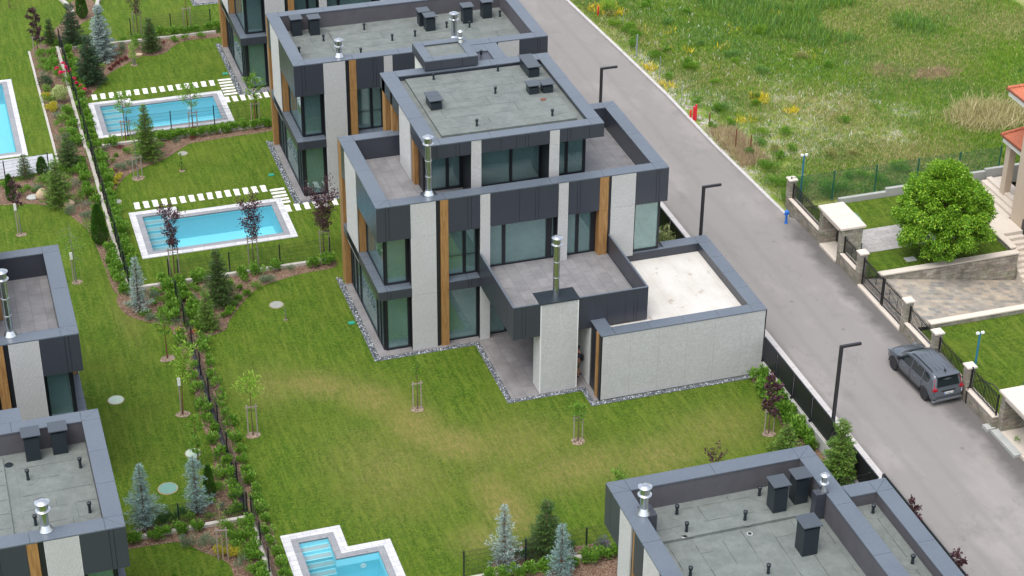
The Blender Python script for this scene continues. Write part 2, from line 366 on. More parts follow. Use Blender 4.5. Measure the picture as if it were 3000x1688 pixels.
# ---------------------------------------------------------------- object helpers
def tag(o, label=None, cat=None, group=None, kind=None):
    if label: o['label'] = label
    if cat: o['category'] = cat
    if group: o['group'] = group
    if kind: o['kind'] = kind
    return o
def empty(name, loc=(0,0,0), rz=0., scale=None):
    o = bpy.data.objects.new(name, None); o.location = loc; o.rotation_euler = (0, 0, rz); o.empty_display_size = .3
    if scale: o.scale = scale
    COL.objects.link(o); return o
def link(name, me, parent=None, loc=None):
    o = bpy.data.objects.new(name, me); COL.objects.link(o)
    if parent: o.parent = parent
    if loc: o.location = loc
    return o
def copy_tree(o, parent=None):
    c = o.copy(); COL.objects.link(c)
    if parent: c.parent = parent
    for ch in o.children: copy_tree(ch, c)
    return c

class MB:
    """collects boxes, prisms, tubes and leaf quads, links them as one mesh"""
    def __init__(s): s.v, s.f, s.mi, s.cur = [], [], [], 0
    def add(s, vs, fs):
        o = len(s.v); s.v.extend(tuple(map(float, p)) for p in vs)
        for f in fs: s.f.append(tuple(i+o for i in f)); s.mi.append(s.cur)
        return s
    def box(s, x0, x1, y0, y1, z0, z1):
        if x0 > x1: x0, x1 = x1, x0
        if y0 > y1: y0, y1 = y1, y0
        if z0 > z1: z0, z1 = z1, z0
        return s.add([(x0,y0,z0),(x1,y0,z0),(x1,y1,z0),(x0,y1,z0),(x0,y0,z1),(x1,y0,z1),(x1,y1,z1),(x0,y1,z1)],
                     [(3,2,1,0),(4,5,6,7),(0,1,5,4),(1,2,6,5),(2,3,7,6),(3,0,4,7)])
    def prism(s, poly, z0, z1):
        n = len(poly)
        a = sum(poly[i][0]*poly[(i+1) % n][1]-poly[(i+1) % n][0]*poly[i][1] for i in range(n))
        if a < 0: poly = poly[::-1]
        return s.add([(x,y,z0) for x,y in poly]+[(x,y,z1) for x,y in poly],
                     [tuple(range(n-1,-1,-1)), tuple(range(n,2*n))]+[(i,(i+1)%n,(i+1)%n+n,i+n) for i in range(n)])
    def tube(s, pts, rad, seg=8, cap=True):
        pts = [Vector(p) for p in pts]
        if not hasattr(rad, '__len__'): rad = [rad]*len(pts)
        vs, fs = [], []
        for i, p in enumerate(pts):
            d = (pts[min(i+1,len(pts)-1)]-pts[max(i-1,0)])
            d = d.normalized() if d.length > 1e-9 else Vector((0,0,1))
            a = d.orthogonal().normalized() if abs(d.z) < .999 else Vector((1,0,0))
            if abs(d.z) >= .999: a = Vector((1,0,0))
            b = d.cross(a).normalized()
            for k in range(seg):
                th = 2*math.pi*k/seg; vs.append(p+(a*math.cos(th)+b*math.sin(th))*rad[i])
        for i in range(len(pts)-1):
            for k in range(seg):
                k2 = (k+1) % seg; fs.append((i*seg+k, i*seg+k2, (i+1)*seg+k2, (i+1)*seg+k))
        if cap:
            fs.append(tuple(range(seg-1,-1,-1))); n = (len(pts)-1)*seg; fs.append(tuple(range(n, n+seg)))
        return s.add(vs, fs)
    def lathe(s, prof, c=(0,0,0), seg=20):
        return s.tube([(c[0],c[1],c[2]+z) for r,z in prof], [r for r,z in prof], seg)
    def sphere(s, c, r, seg=10, rings=6):
        rx, ry, rz = r if hasattr(r, '__len__') else (r,r,r)
        vs, fs = [(c[0],c[1],c[2]-rz)], []
        for i in range(1, rings):
            ph = math.pi*i/rings
            for k in range(seg):
                th = 2*math.pi*k/seg; vs.append((c[0]+rx*math.sin(ph)*math.cos(th), c[1]+ry*math.sin(ph)*math.sin(th), c[2]-rz*math.cos(ph)))
        vs.append((c[0],c[1],c[2]+rz)); N = len(vs)-1
        for k in range(seg):
            k2 = (k+1) % seg; fs.append((0,1+k2,1+k)); fs.append((N, N-seg+k, N-seg+k2))
        for i in range(rings-2):
            for k in range(seg):
                k2 = (k+1) % seg; a = 1+i*seg; fs.append((a+k,a+k2,a+seg+k2,a+seg+k))
        return s.add(vs, fs)
    def mesh(s, name, mats, smooth=False):
        me = bpy.data.meshes.new(name); me.from_pydata(s.v, [], s.f)
        for m in (mats if isinstance(mats, (list, tuple)) else [mats]): me.materials.append(MT[m])
        if any(s.mi): me.polygons.foreach_set('material_index', s.mi)
        if smooth: me.polygons.foreach_set('use_smooth', [True]*len(s.f))
        me.update(); return me
    def build(s, name, mats, parent=None, loc=None, smooth=False):
        return link(name, s.mesh(name, mats, smooth), parent, loc)

def quads_mesh(name, P, mats, mi=None):
    """P: (n,4,3) array of quads"""
    n = len(P); me = bpy.data.meshes.new(name)
    me.vertices.add(n*4); me.vertices.foreach_set('co', P.astype(np.float32).ravel())
    me.loops.add(n*4); me.loops.foreach_set('vertex_index', np.arange(n*4, dtype=np.int32))
    me.polygons.add(n); me.polygons.foreach_set('loop_start', np.arange(0, n*4, 4, dtype=np.int32))
    for m in mats: me.materials.append(MT[m])
    if mi is not None: me.polygons.foreach_set('material_index', np.asarray(mi, dtype=np.int32))
    me.update(calc_edges=True); return me
RNG = np.random.default_rng(11)
def unit(a): return a/np.maximum(np.linalg.norm(a, axis=-1, keepdims=True), 1e-9)
def leaves(C, L, W_, D=None, spread=1.0, fold=0.):
    """rhombic leaves at centres C, length L, width W_, direction D (random when None)"""
    n = len(C)
    r = unit(RNG.normal(size=(n,3)))
    D = unit(r if D is None else D + r*spread)
    side = unit(np.cross(D, unit(RNG.normal(size=(n,3)))))
    L = np.asarray(L)*RNG.uniform(.7, 1.25, n); W2 = np.asarray(W_)*RNG.uniform(.7, 1.25, n)
    a = C; b = C + D*(L*.5)[:,None] + side*(W2*.5)[:,None]; c = C + D*L[:,None]; d = C + D*(L*.5)[:,None] - side*(W2*.5)[:,None]
    return np.stack([a,b,c,d], 1)
# ---------------------------------------------------------------- villas
XF = [1, 1]
_old_mesh = MB.mesh
def _mesh(s, name, mats, smooth=False):
    sx, sy = XF
    if sx != 1 or sy != 1:
        s.v = [(x*sx, y*sy, z) for x, y, z in s.v]
        if sx*sy < 0: s.f = [f[::-1] for f in s.f]
    return _old_mesh(s, name, mats, smooth)
MB.mesh = _mesh

def slab_front(mb, x0, x1, y, z0, z1, th=.05):
    """upright sheet facing -y whose outer face is at y"""
    mb.box(x0, x1, y, y+th, z0, z1)
def panels(mb, a0, a1, c, z0, z1, joints=(), axis='x', side=-1, th=.05, g=.016):
    """flat cladding panels with open joints; c = outer face coordinate, side = direction it looks"""
    e = [a0]+[j for j in joints]+[a1]
    for i in range(len(e)-1):
        p = e[i]+(g/2 if i else 0); q = e[i+1]-(g/2 if i < len(e)-2 else 0)
        if axis == 'x': mb.box(p, q, c, c-side*th, z0, z1)
        else: mb.box(c, c-side*th, p, q, z0, z1)
def rib(parent, a0, a1, c, z0, z1, zj=(), axis='x', side=-1, name='stone_panel', vj=()):
    """rough white stone cladding of upright ribs"""
    mb = MB(); mb.cur = 1
    if axis == 'x': mb.box(a0, a1, c-side*.022, c-side*.07, z0, z1)
    else: mb.box(c-side*.022, c-side*.07, a0, a1, z0, z1)
    mb.cur = 0
    e = [z0]+list(zj)+[z1]; n = max(2, int(round((a1-a0)/.052))); st = (a1-a0)/n
    for i in range(n):
        p = a0+i*st+st*.16; q = a0+(i+1)*st-st*.16
        for k in range(len(e)-1):
            u0 = e[k]+(.012 if k else 0); u1 = e[k+1]-(.012 if k < len(e)-2 else 0)
            if axis == 'x': mb.box(p, q, c, c-side*.03, u0, u1)
            else: mb.box(c, c-side*.03, p, q, u0, u1)
    mb.cur = 1
    for j in vj: mb.box(j-.011, j+.011, c-.003, c-.001, z0, z1)
    return mb.build(name, ['white_rib', 'white_groove'], parent)
def ring(mb, x0, x1, y0, y1, w, z, th=.05, g=.014, n=3.0, ws=None, skip=''):
    """metal coping on a rectangular parapet, mitred pieces with joints"""
    wl, wr, wf, wb = ws or (w, w, w, w)
    def run(a, b, f):
        k = max(1, int(round((b-a)/n))); s_ = (b-a)/k
        for i in range(k): f(a+i*s_+g/2, a+(i+1)*s_-g/2)
    if 'f' not in skip:
        run(x0+wl, x1-wr, lambda p, q: mb.box(p, q, y0, y0+wf, z-th, z))
        mb.prism([(x0,y0),(x0+wl-g/2,y0),(x0+wl-g/2,y0+wf-g)], z-th, z)
        mb.prism([(x1,y0),(x1-wr+g/2,y0),(x1-wr+g/2,y0+wf-g)], z-th, z)
    if 'b' not in skip:
        run(x0+wl, x1-wr, lambda p, q: mb.box(p, q, y1-wb, y1, z-th, z))
        mb.prism([(x0,y1),(x0+wl-g/2,y1),(x0+wl-g/2,y1-wb+g)], z-th, z)
        mb.prism([(x1,y1),(x1-wr+g/2,y1),(x1-wr+g/2,y1-wb+g)], z-th, z)
    if 'l' not in skip:
        run(y0+wf, y1-wb, lambda p, q: mb.box(x0, x0+wl, p, q, z-th, z))
        mb.prism([(x0,y0+g),(x0,y0+wf-g/2),(x0+wl-g,y0+wf-g/2)], z-th, z)
        mb.prism([(x0,y1-g),(x0,y1-wb+g/2),(x0+wl-g,y1-wb+g/2)], z-th, z)
    if 'r' not in skip:
        run(y0+wf, y1-wb, lambda p, q: mb.box(x1-wr, x1, p, q, z-th, z))
        mb.prism([(x1,y0+g),(x1,y0+wf-g/2),(x1-wr+g,y0+wf-g/2)], z-th, z)
        mb.prism([(x1,y1-g),(x1,y1-wb+g/2),(x1-wr+g,y1-wb+g/2)], z-th, z)
def parapet(parent, x0, x1, y0, y1, w, z0, z1, mat='anthracite', inset=.03, ws=None, name='parapet'):
    wl, wr, wf, wb = ws or (w, w, w, w); i = inset
    mb = MB()
    mb.box(x0+.07, x1-.07, y0+.07, y0+wf-i, z0, z1); mb.box(x0+.07, x1-.07, y1-wb+i, y1-.07, z0, z1)
    mb.box(x0+.07, x0+wl-i, y0+wf-i, y1-wb+i, z0, z1); mb.box(x1-wr+i, x1-.07, y0+wf-i, y1-wb+i, z0, z1)
    return mb.build(name, mat, parent)
def window(parent, a0, a1, c, z0, z1, mull=(), axis='x', rail=(), fw=.09, label=None, thick=None):
    """glazed opening: dark frame with its pane; mull = uprights (position, width)"""
    mb = MB()
    def bx(p, q, u, v, d0=-.05, d1=.06):
        if axis == 'x': mb.box(p, q, c+d0, c+d1, u, v)
        else: mb.box(c+d0, c+d1, p, q, u, v)
    bx(a0, a0+fw, z0, z1); bx(a1-fw, a1, z0, z1)
    bx(a0+fw, a1-fw, z0, z0+fw*.8); bx(a0+fw, a1-fw, z1-fw, z1)
    for p, w_ in mull: bx(p-w_/2, p+w_/2, z0+fw*.8, z1-fw, -.06, .07)
    for p in rail: bx(a0+fw, a1-fw, p, p+.025, -.09, -.06)
    fr = mb.build('window', 'frame_dark', parent)
    g = MB()
    if axis == 'x': g.box(a0+fw, a1-fw, c, c+.012, z0+fw*.8, z1-fw)
    else: g.box(c, c+.012, a0+fw, a1-fw, z0+fw*.8, z1-fw)
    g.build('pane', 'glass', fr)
    if label: fr['label'] = label
    return fr
def box_part(parent, name, mat, *b):
    r = None
    for q in b:
        mb = MB(); mb.box(*q); o_ = mb.build(name, mat, parent); r = r or o_
    return r
class Clad:
    """each run of panels becomes a part of its own"""
    def __init__(s, root, name='cladding', mat='anthracite'): s.a = (name, mat, root)
    def run(s, *a):
        mb = MB(); panels(mb, *a); mb.build(*s.a)
def flue(parent, x, y, z, h, r=.15, cap=.27, cone=True):
    mb = MB()
    if cone: mb.lathe([(r*1.75, 0), (r*1.75, .03), (r*1.05, .26)], (x, y, z))
    mb.lathe([(r, .0), (r, h-.62)], (x, y, z))
    k = 1.0
    while k < h-.8: mb.lathe([(r*1.12, k-.03), (r*1.16, k), (r*1.12, k+.03)], (x, y, z)); k += .85
    o = mb.build('chimney_flue', 'steel', parent, smooth=False)
    c = MB(); zz = z+h-.62
    c.lathe([(r, 0), (r*1.1, .02), (cap, .10), (cap, .13), (r*1.25, .17), (r*1.25, .42), (r*1.25, .46)], (x, y, zz), 20)
    c.lathe([(cap*.97, .46), (cap, .48), (cap*.5, .545), (.01, .56)], (x, y, zz), 24)
    c.build('cap', 'steel', o, smooth=False); return o
def vent_pipe(parent, x, y, z, h=.42):
    mb = MB(); mb.lathe([(.075, 0), (.06, .05), (.055, h-.12)], (x, y, z), 10); mb.lathe([(.085, h-.12), (.09, h-.02), (.06, h)], (x, y, z), 10)
    o = mb.build('vent_pipe', 'box_metal', parent)
    c = MB(); c.lathe([(.37, 0), (.37, .006)], (x, y, z+.004), 22); c.build('collar', 'bitumen', o)
    return o
def vent_box(parent, x0, x1, y0, y1, z, h, cols=1):
    mb = MB(); mb.box(x0, x1, y0, y1, z, z+h-.16)
    for q in ((x0+.04,y0+.04),(x1-.08,y0+.04),(x0+.04,y1-.08),(x1-.08,y1-.08)): mb.box(q[0], q[0]+.04, q[1], q[1]+.04, z+h-.16, z+h-.04)
    mb.box(x0+.10, x1-.10, y0+.10, y1-.10, z+h-.16, z+h-.05); mb.box(x0-.02, x1+.02, y0-.02, y1+.02, z+h-.19, z+h-.165)
    o = mb.build('vent_box', 'box_metal', parent)
    c = MB()
    for k in range(cols):
        u0 = y0-.08+(y1-y0+.16)*k/cols; u1 = y0-.08+(y1-y0+.16)*(k+1)/cols-(.012 if k < cols-1 else 0)
        c.box(x0-.08, x1+.08, u0, u1, z+h-.04, z+h)
    c.build('cap', 'box_cap', o); return o
def seams(parent, x0, x1, y0, y1, z, pitch=1.0, along='x', seed=1, wob=.07):
    rnd = random.Random(seed); mb = MB()
    def line(p, q, w_=.010):
        n = max(2, int(math.dist(p, q)/.35)); pr = None; dx, dy = q[0]-p[0], q[1]-p[1]; L = math.hypot(dx, dy); nx, ny = -dy/L, dx/L
        ph = rnd.uniform(0, 6); pts = []
        for i in range(n+1):
            t = i/n; o = wob*math.sin(ph+t*L*.55)+rnd.uniform(-.008, .008); pts.append((p[0]+dx*t+nx*o, p[1]+dy*t+ny*o))
        for i in range(n):
            if rnd.random() < .10: continue
            ww = w_*rnd.uniform(.4, 1.5); a, b = pts[i], pts[i+1]
            mb.add([(a[0]-nx*ww,a[1]-ny*ww,z),(b[0]-nx*ww,b[1]-ny*ww,z),(b[0]+nx*ww,b[1]+ny*ww,z),(a[0]+nx*ww,a[1]+ny*ww,z)], [(0,1,2,3)])
    if along == 'x':
        y = y0+pitch*.7
        while y < y1-.2:
            line((x0, y), (x1, y+rnd.uniform(-.1,.1))); x = x0+rnd.uniform(.6, 3.5)
            while x < x1-.5: line((x, y), (x+rnd.uniform(-.05,.05), min(y1-.15, y+pitch)), .010); x += rnd.uniform(3, 5.5)
            y += pitch
    else:
        x = x0+pitch*.7
        while x < x1-.2:
            line((x, y0), (x+rnd.uniform(-.1,.1), y1)); y = y0+rnd.uniform(.6, 3.5)
            while y < y1-.5: line((x, y), (min(x1-.15, x+pitch), y), .010); y += rnd.uniform(3, 5)
            x += pitch
    return mb.build('seams', 'bitumen_seam', parent)

def lower_block(root, deep=8.07, full=True, x1=13.4):
    """two storeys behind a dark band: front at y = 0, left side at x = -1.7"""
    XA, XC = -1.7, x1
    # core slabs and rooms
    box_part(root, 'floor_slab', 'anthracite_dark', (-1.10, 13.0, .66, deep-.1, 3.30, 3.60), (-1.10, 13.0, .70, deep-.1, 6.48, 6.95))
    box_part(root, 'ground_floor', 'room_floor', (-1.26, 13.0, .50, deep-.15, .0, .06))
    box_part(root, 'upper_floor', 'room_floor', (-1.1, 13.0, .72, deep-.15, 3.61, 3.68))
    box_part(root, 'inner_wall', 'room_wall', (-1.1, 13.0, deep-.9, deep-.8, .06, 3.3), (-1.1, 13.0, deep-.9, deep-.8, 3.68, 6.48),
             (1.32, 1.40, .6, deep-.9, .06, 3.3), (3.7, 3.8, .75, deep-.9, 3.68, 6.48), (1.32, 1.40, .75, 4.6, 3.68, 6.48),
             (7.75, 7.85, .75, deep-.9, 3.68, 6.48), (10.3, 10.42, .75, deep-.9, .06, 6.48))
    # bands of panels: roof edge
    CL = Clad(root); Z0, Z1 = 6.52, 8.36
    CL.run(XA, 0, 0, Z0, Z1, (-1.24, -1.07)); CL.run(1.91, 3.52, 0, Z0, Z1, (2.9, 3.07))
    CL.run(4.05, 7.57, 0, Z0, Z1, (5.55, 6.38, 6.54)); CL.run(8.10, 9.73, 0, Z0, Z1, (8.56, 8.71))
    CL.run(11.66, XC, 0, Z0, Z1, (12.77, 12.92))
    CL.run(.055, 4.15, XA, Z0, Z1, (.55, .75, 1.9, 3.1), 'y'); CL.run(6.62, 7.38, XA, Z0, Z1, (), 'y')
    CL.run(.055, deep, XC, Z0, Z1, (1.5, 1.7, 3.4, 5.2, 6.9), 'y', 1)
    CL.run(XA, XC, deep, Z0, Z1, (1, 3, 5, 7.2, 9, 11), 'x', 1)
    box_part(root, 'backing', 'anthracite_dark', (XA+.06, XC-.06, .055, .5, 6.56, 8.36), (XA+.055, -1.2, .5, deep-.06, 6.56, 8.36), (12.9, XC-.055, .5, deep-.06, 6.56, 8.36), (-1.2, 12.9, deep-.5, deep-.055, 6.56, 8.36))
    # mid ledge
    CL = Clad(root, 'ledge')
    CL.run(XA, 0, 0, 3.20, 3.68, (-1.24, -1.07)); CL.run(1.91, 3.52, 0, 3.20, 3.68, (2.9, 3.07))
    CL.run(.055, 7.40, XA, 3.20, 3.68, (.55, .75, 1.9, 3.1, 4.15), 'y')
    box_part(root, 'ledge_core', 'anthracite_dark', (XA+.06, -1.1, .07, 7.38, 3.22, 3.64), (-1.1, 0, .07, .66, 3.22, 3.64), (1.91, 3.52, .07, .66, 3.22, 3.64))
    mb = MB(); n = 9
    for i in range(n):
        mb.box(XA, -1.18, .6+i*.76, .6+(i+1)*.76-.015, 3.685, 3.72) if .6+(i+1)*.76 < 4.2 or True else None
    for p, q in ((XA, -1.25), (-1.235, -1.06), (-1.045, 0)): mb.box(p, q, 0, .585, 3.685, 3.72)
    mb.build('ledge_cover', 'coping_metal', root); mb = MB()
    for p, q in ((1.91, 2.89), (2.905, 3.06), (3.075, 3.52)): mb.box(p, q, 0, .585, 3.685, 3.72)
    mb.build('ledge_cover', 'coping_metal', root)
    # uprights
    rib(root, 0, 1.28, 0, 0.03, 8.36, (3.23, 6.54)); box_part(root, 'pillar', 'anthracite_dark', (0, 1.46, .071, .72, .0, 8.36))
    def timber(x0, x1_, z0, z1, zj=(), y0=0, y1_=.5):
        mb = MB(); e = [z0]+list(zj)+[z1]
        for k in range(len(e)-1): mb.box(x0, x1_, y0, y1_, e[k]+(.006 if k else 0), e[k+1]-(.006 if k < len(e)-2 else 0))
        return mb.build('timber_panel', 'timber', root)
    timber(1.50, 1.90, 0.03, 8.36, (3.2, 6.5)); rib(root, 3.53, 4.04, 0, .0, 8.36, (3.2, 6.5)); box_part(root, 'pillar', 'anthracite_dark', (3.53, 4.04, .071, .62, .0, 6.52))
    if full:
        rib(root, 7.58, 8.09, 0, 3.95, 8.36, (6.55,)); box_part(root, 'pillar', 'anthracite_dark', (7.58, 8.09, .071, .5, 3.6, 6.52))
        timber(9.74, 10.21, 3.95, 8.36, (6.5,), 0, .45); box_part(root, 'pillar', 'anthracite_dark', (10.22, 10.36, .06, .6, 3.6, 8.36))
        rib(root, 10.37, 11.65, 0, 3.62, 8.36, (6.55,)); box_part(root, 'pillar', 'anthracite_dark', (10.37, 11.65, .071, .4, 3.6, 8.36))
    # left side: pier with stone face to the side and timber face to the front, timber post at the back corner
    rib(root, 4.20, 6.60, XA, 3.15, 8.36, (), 'y'); box_part(root, 'pillar', 'anthracite_dark', (XA+.071, -1.66, 4.16, 4.198, 3.1, 8.36))
    timber(-1.66, -1.22, 3.73, 8.36, (), 4.17, 6.6); timber(-1.215, -.80, 3.73, 6.52, (), 4.17, 6.4)
    timber(XA, -1.30, 0.03, 8.36, (3.2,), 7.40, deep)
    # windows
    window(root, -1.22, -.02, .60, 3.73, 6.54, fw=.13); window(root, .64, 4.14, -1.22, 3.73, 6.54, (), 'y', fw=.06)
    window(root, 1.91, 3.52, .60, 3.73, 6.54, ((2.86, .16),), rail=(4.85,)); window(root, 1.91, 3.52, .42, .03, 3.2)
    window(root, -1.30, -.02, .43, .03, 3.22, fw=.13); window(root, .47, 7.38, -1.34, .03, 3.22, ((1.1, .12), (1.75, .12), (5.35, .12), (6.15, .10), (6.9,.1)), 'y')
    box_part(root, 'back_wall', 'anthracite', (-1.3, XC-.1, deep-.12, deep-.07, 0, 6.52))
    if full:
        window(root, 4.05, 7.57, .48, 3.97, 6.54, ((4.88, .17), (7.25, .3))); window(root, 8.10, 9.73, .48, 3.97, 6.54, ((8.75, .17), (9.55, .2)))
        window(root, 11.66, 13.1, .22, 3.74, 6.54, fw=.1); window(root, .3, 7.3, 13.08, 3.74, 6.54, ((2.5, .1), (5, .1)), 'y')
        window(root, 4.05, 7.3, .42, .02, 3.25, ((5.0, .12), (6.2, .12)))
        box_part(root, 'side_wall', 'anthracite', (13.02, 13.12, 0.2, deep-.12, 0, 3.7))
    return root

PAVES = []
def plinth(root, x0=-1.77, x1=3.42, y0=-.10, y1=7.5):
    box_part(root, 'plinth', 'paving_tile', (x0, -.9, y0, y1, -.1, .03), (-.9, x1, y0, .6, -.1, .03))

# --- villa in the middle
H1 = tag(empty('villa'), 'dark panelled villa in the middle with rooftop storey, terraces and white-roofed garage', 'villa')
lower_block(H1)
plinth(H1)
mb = MB(); ring(mb, -1.7, 13.4, 0, 8.07, .72, 8.42, ws=(.75, .70, .70, .64)); mb.build('parapet_cap', 'coping_metal', H1)
parapet(H1, -1.7, 13.4, 0, 8.07, .7, 6.95, 8.365, ws=(.75, .70, .70, .64))
box_part(H1, 'roof_terrace', 'terrace_tile', (-1.0, 12.75, .65, 7.5, 6.96, 7.22))
flue(H1, 1.12, .66, 8.42, 3.25, .155, .27)
box_part(H1, 'flue_base', 'anthracite', (.78, 1.5, .5, 1.02, 7.2, 8.425))
# rooftop storey
UX0, UX1, UY0, UY1, UZ = 1.2, 10.42, 1.5, 10.45, 10.6
mb = MB(); ring(mb, UX0, UX1, UY0, UY1, .74, UZ, ws=(.78, .66, .66, .72), n=2.4); mb.build('parapet_cap', 'coping_metal', H1)
CL = Clad(H1)
CL.run(UX0, 3.52, UY0, 9.84, UZ-.06, (1.75, 2.75, 2.92)); CL.run(4.05, 7.57, UY0, 9.84, UZ-.06, (5.05, 5.85, 6.3, 6.46)); CL.run(8.1, UX1, UY0, 9.84, UZ-.06, (8.5, 8.66, 9.65))
CL.run(UY0+.055, 4.1, UX0, 9.84, UZ-.06, (2.6,), 'y'); CL.run(6.7, UY1, UX0, 9.84, UZ-.06, (8.2,), 'y'); CL.run(UY0+.055, UY1, UX1, 9.84, UZ-.06, (3.5, 5.5, 7.5), 'y', 1)
CL.run(UX0, UX1, UY1, 9.84, UZ-.06, (4, 7), 'x', 1)
box_part(H1, 'roof_slab', 'anthracite_dark', (UX0+.06, UX1-.06, UY0+.06, UY1-.06, 9.87, 10.2))
box_part(H1, 'parapet', 'anthracite', (UX0+.06, UX0+.72, UY0+.06, UY1-.06, 10.2, UZ-.055), (UX1-.6, UX1-.06, UY0+.06, UY1-.06, 10.2, UZ-.055), (UX0+.72, UX1-.6, UY0+.06, UY0+.6, 10.2, UZ-.055), (UX0+.72, UX1-.6, UY1-.66, UY1-.06, 10.2, UZ-.055))
rf = box_part(H1, 'roof', 'bitumen', (UX0+.73, UX1-.61, UY0+.61, UY1-.67, 10.2, 10.30), (2.38, 9.42, 2.75, 9.7, 10.30, 10.42))
seams(rf, 2.42, 9.40, 2.8, 9.65, 10.424, 1.0, 'x', 3)
for x, y in ((3.78,9.2),(7.3,9.25),(6.35,6.65),(8.3,3.3),(4.35,3.3)): vent_pipe(rf, x, y, 10.42, .40)
vent_box(rf, 2.65, 3.22, 5.65, 6.65, 10.42, .55, 2); vent_box(rf, 8.60, 9.17, 8.0, 9.55, 10.42, .62); vent_box(rf, 7.98, 8.5, 6.0, 6.55, 10.42, .52); vent_box(rf, 8.72, 9.24, 5.95, 6.5, 10.42, .52)
box_part(rf, 'roof_hatch', 'rust', (8.35, 8.6, 5.15, 5.35, 10.42, 10.45))
rib(H1, 3.53, 4.04, UY0, 7.23, UZ-.06, (9.75,)); box_part(H1, 'pillar', 'anthracite_dark', (3.53, 4.04, UY0+.071, 3.2, 7.22, 9.87)); rib(H1, 7.58, 8.09, UY0, 7.23, UZ-.06, (9.75,)); box_part(H1, 'pillar', 'anthracite_dark', (7.58, 8.09, UY0+.071, 2.9, 7.22, 9.87))
rib(H1, 4.55, 6.65, UX0+.03, 7.23, UZ-.06, (), 'y'); box_part(H1, 'pillar', 'anthracite_dark', (UX0+.1, 1.75, 4.45, 6.65, 7.22, 9.87))
box_part(H1, 'timber_panel', 'timber', (1.29, 1.78, 4.03, 4.44, 7.23, 10.54)); box_part(H1, 'timber_panel', 'timber', (UX0, 1.6, 9.4, 10.0, 7.2, 10.54)); box_part(H1, 'timber_panel', 'timber', (UX0, 1.5, 7.9, 8.3, 7.2, 10.54))
window(H1, 1.80, 3.52, 3.15, 7.23, 9.88, ((2.75, .16),), fw=.14); window(H1, 4.05, 7.57, 2.9, 7.23, 9.88, ((6.0, .15),)); window(H1, 8.1, 9.95, 2.9, 7.23, 9.88, ((8.95, .15),), fw=.13); window(H1, 2.9, 8.0, 9.93, 7.23, 9.88, ((4.4, .12), (6, .12)), 'y')
window(H1, 6.7, 9.4, 1.5, 7.23, 9.88, ((8.0, .12),), 'y')
box_part(H1, 'inner_wall', 'room_wall', (1.8, 9.9, 7.6, 7.7, 7.24, 9.87), (3.6, 3.7, 3.2, 7.6, 7.24, 9.87), (7.7, 7.8, 3, 7.6, 7.24, 9.87)); box_part(H1, 'upper_floor', 'room_floor', (1.8, 9.9, 3.2, 7.6, 7.225, 7.25))
box_part(H1, 'side_wall', 'anthracite_dark', (1.3, 10.2, 10.1, 10.3, 7.2, 9.87), (1.5, 1.6, 3.2, 4.0, 7.2, 9.87), (9.95, 10.1, 8.1, 10.2, 7.2, 9.87), (2, 10, 8, 10.3, 0, 7.0))
# stair tower and link roof behind it
box_part(H1, 'stair_tower', 'white_plain', (3.62, 6.2, 10.6, 12.35, 0, 10.6))
CL = Clad(H1); CL.run(3.5, 6.4, 9.85, 10.66, 11.14, (4.4, 5.55)); CL.run(9.905, 12.4, 3.5, 10.66, 11.14, (11.0,), 'y'); CL.run(9.905, 12.4, 6.4, 10.66, 11.14, (11.0,), 'y', 1); CL.run(3.5, 6.4, 12.4, 10.66, 11.14, (5,), 'x', 1)
mb = MB(); ring(mb, 3.5, 6.4, 9.85, 12.4, .5, 11.2, n=1.4); mb.build('parapet_cap', 'coping_metal', H1)
box_part(H1, 'roof', 'bitumen', (3.58, 6.32, 9.93, 12.3, 10.68, 11.10)); flue(H1, 5.98, 11.72, 11.2, .78, .085, .16)
box_part(H1, 'stair_tower', 'anthracite', (6.45, 8.15, 10.52, 12.45, 0, 10.54)); box_part(H1, 'roof', 'bitumen', (6.5, 7.5, 10.0, 11.6, 10.0, 10.40))
mb = MB(); mb.box(7.46, 8.2, 10.46, 12.5, 10.55, 10.6); mb.box(6.45, 7.45, 11.6, 12.5, 10.55, 10.6); mb.build('parapet_cap', 'coping_metal', H1); vent_pipe(H1, 7.0, 11.3, 10.40, .4)
# balcony on the front
box_part(H1, 'balcony', 'anthracite_dark', (3.56, 10.28, -5.38, -.0, 3.31, 3.90))
CL = Clad(H1, 'balcony_wall')
CL.run(3.5, 4.86, -5.44, 3.28, 5.05, (3.95, 4.12)); CL.run(6.76, 10.34, -5.44, 3.28, 5.05, (7.64, 7.79, 8.26, 9.19, 9.64, 9.80)); CL.run(-5.385, 0, 3.5, 3.28, 5.05, (-4.6, -4.4, -2.2), 'y'); CL.run(-5.385, -.01, 10.34, 3.28, 5.05, (-3.6, -1.8), 'y', 1)
mb = MB(); mb.box(3.5, 4.80, -5.45, -5.36, 5.06, 5.09); mb.box(6.80, 10.35, -5.45, -5.36, 5.06, 5.09); mb.box(3.49, 3.58, -5.355, -.02, 5.06, 5.09); mb.box(10.26, 10.35, -5.355, -.02, 5.06, 5.09); mb.build('parapet_cap', 'coping_metal', H1)
box_part(H1, 'balcony_floor', 'terrace_tile', (3.57, 10.27, -5.37, .45, 3.905, 3.95))
# chimney block
rib(H1, 4.90, 6.72, -5.52, .03, 5.06, (3.22,), vj=(5.83,)); rib(H1, -5.44, -4.5, 4.86, .03, 3.28, (), 'y')
box_part(H1, 'corner_trim', 'white_plastic', (4.86, 4.895, -5.52, -5.46, .03, 5.06), (6.725, 6.77, -5.52, -5.46, .03, 5.06))
ch = box_part(H1, 'chimney', 'white_plain', (4.94, 6.76, -5.45, -4.5, .03, 5.06)); box_part(ch, 'cap', 'box_metal', (4.80, 6.82, -5.56, -4.42, 5.065, 5.11)); flue(H1, 5.8, -4.93, 5.11, 3.3, .155, .27, False)
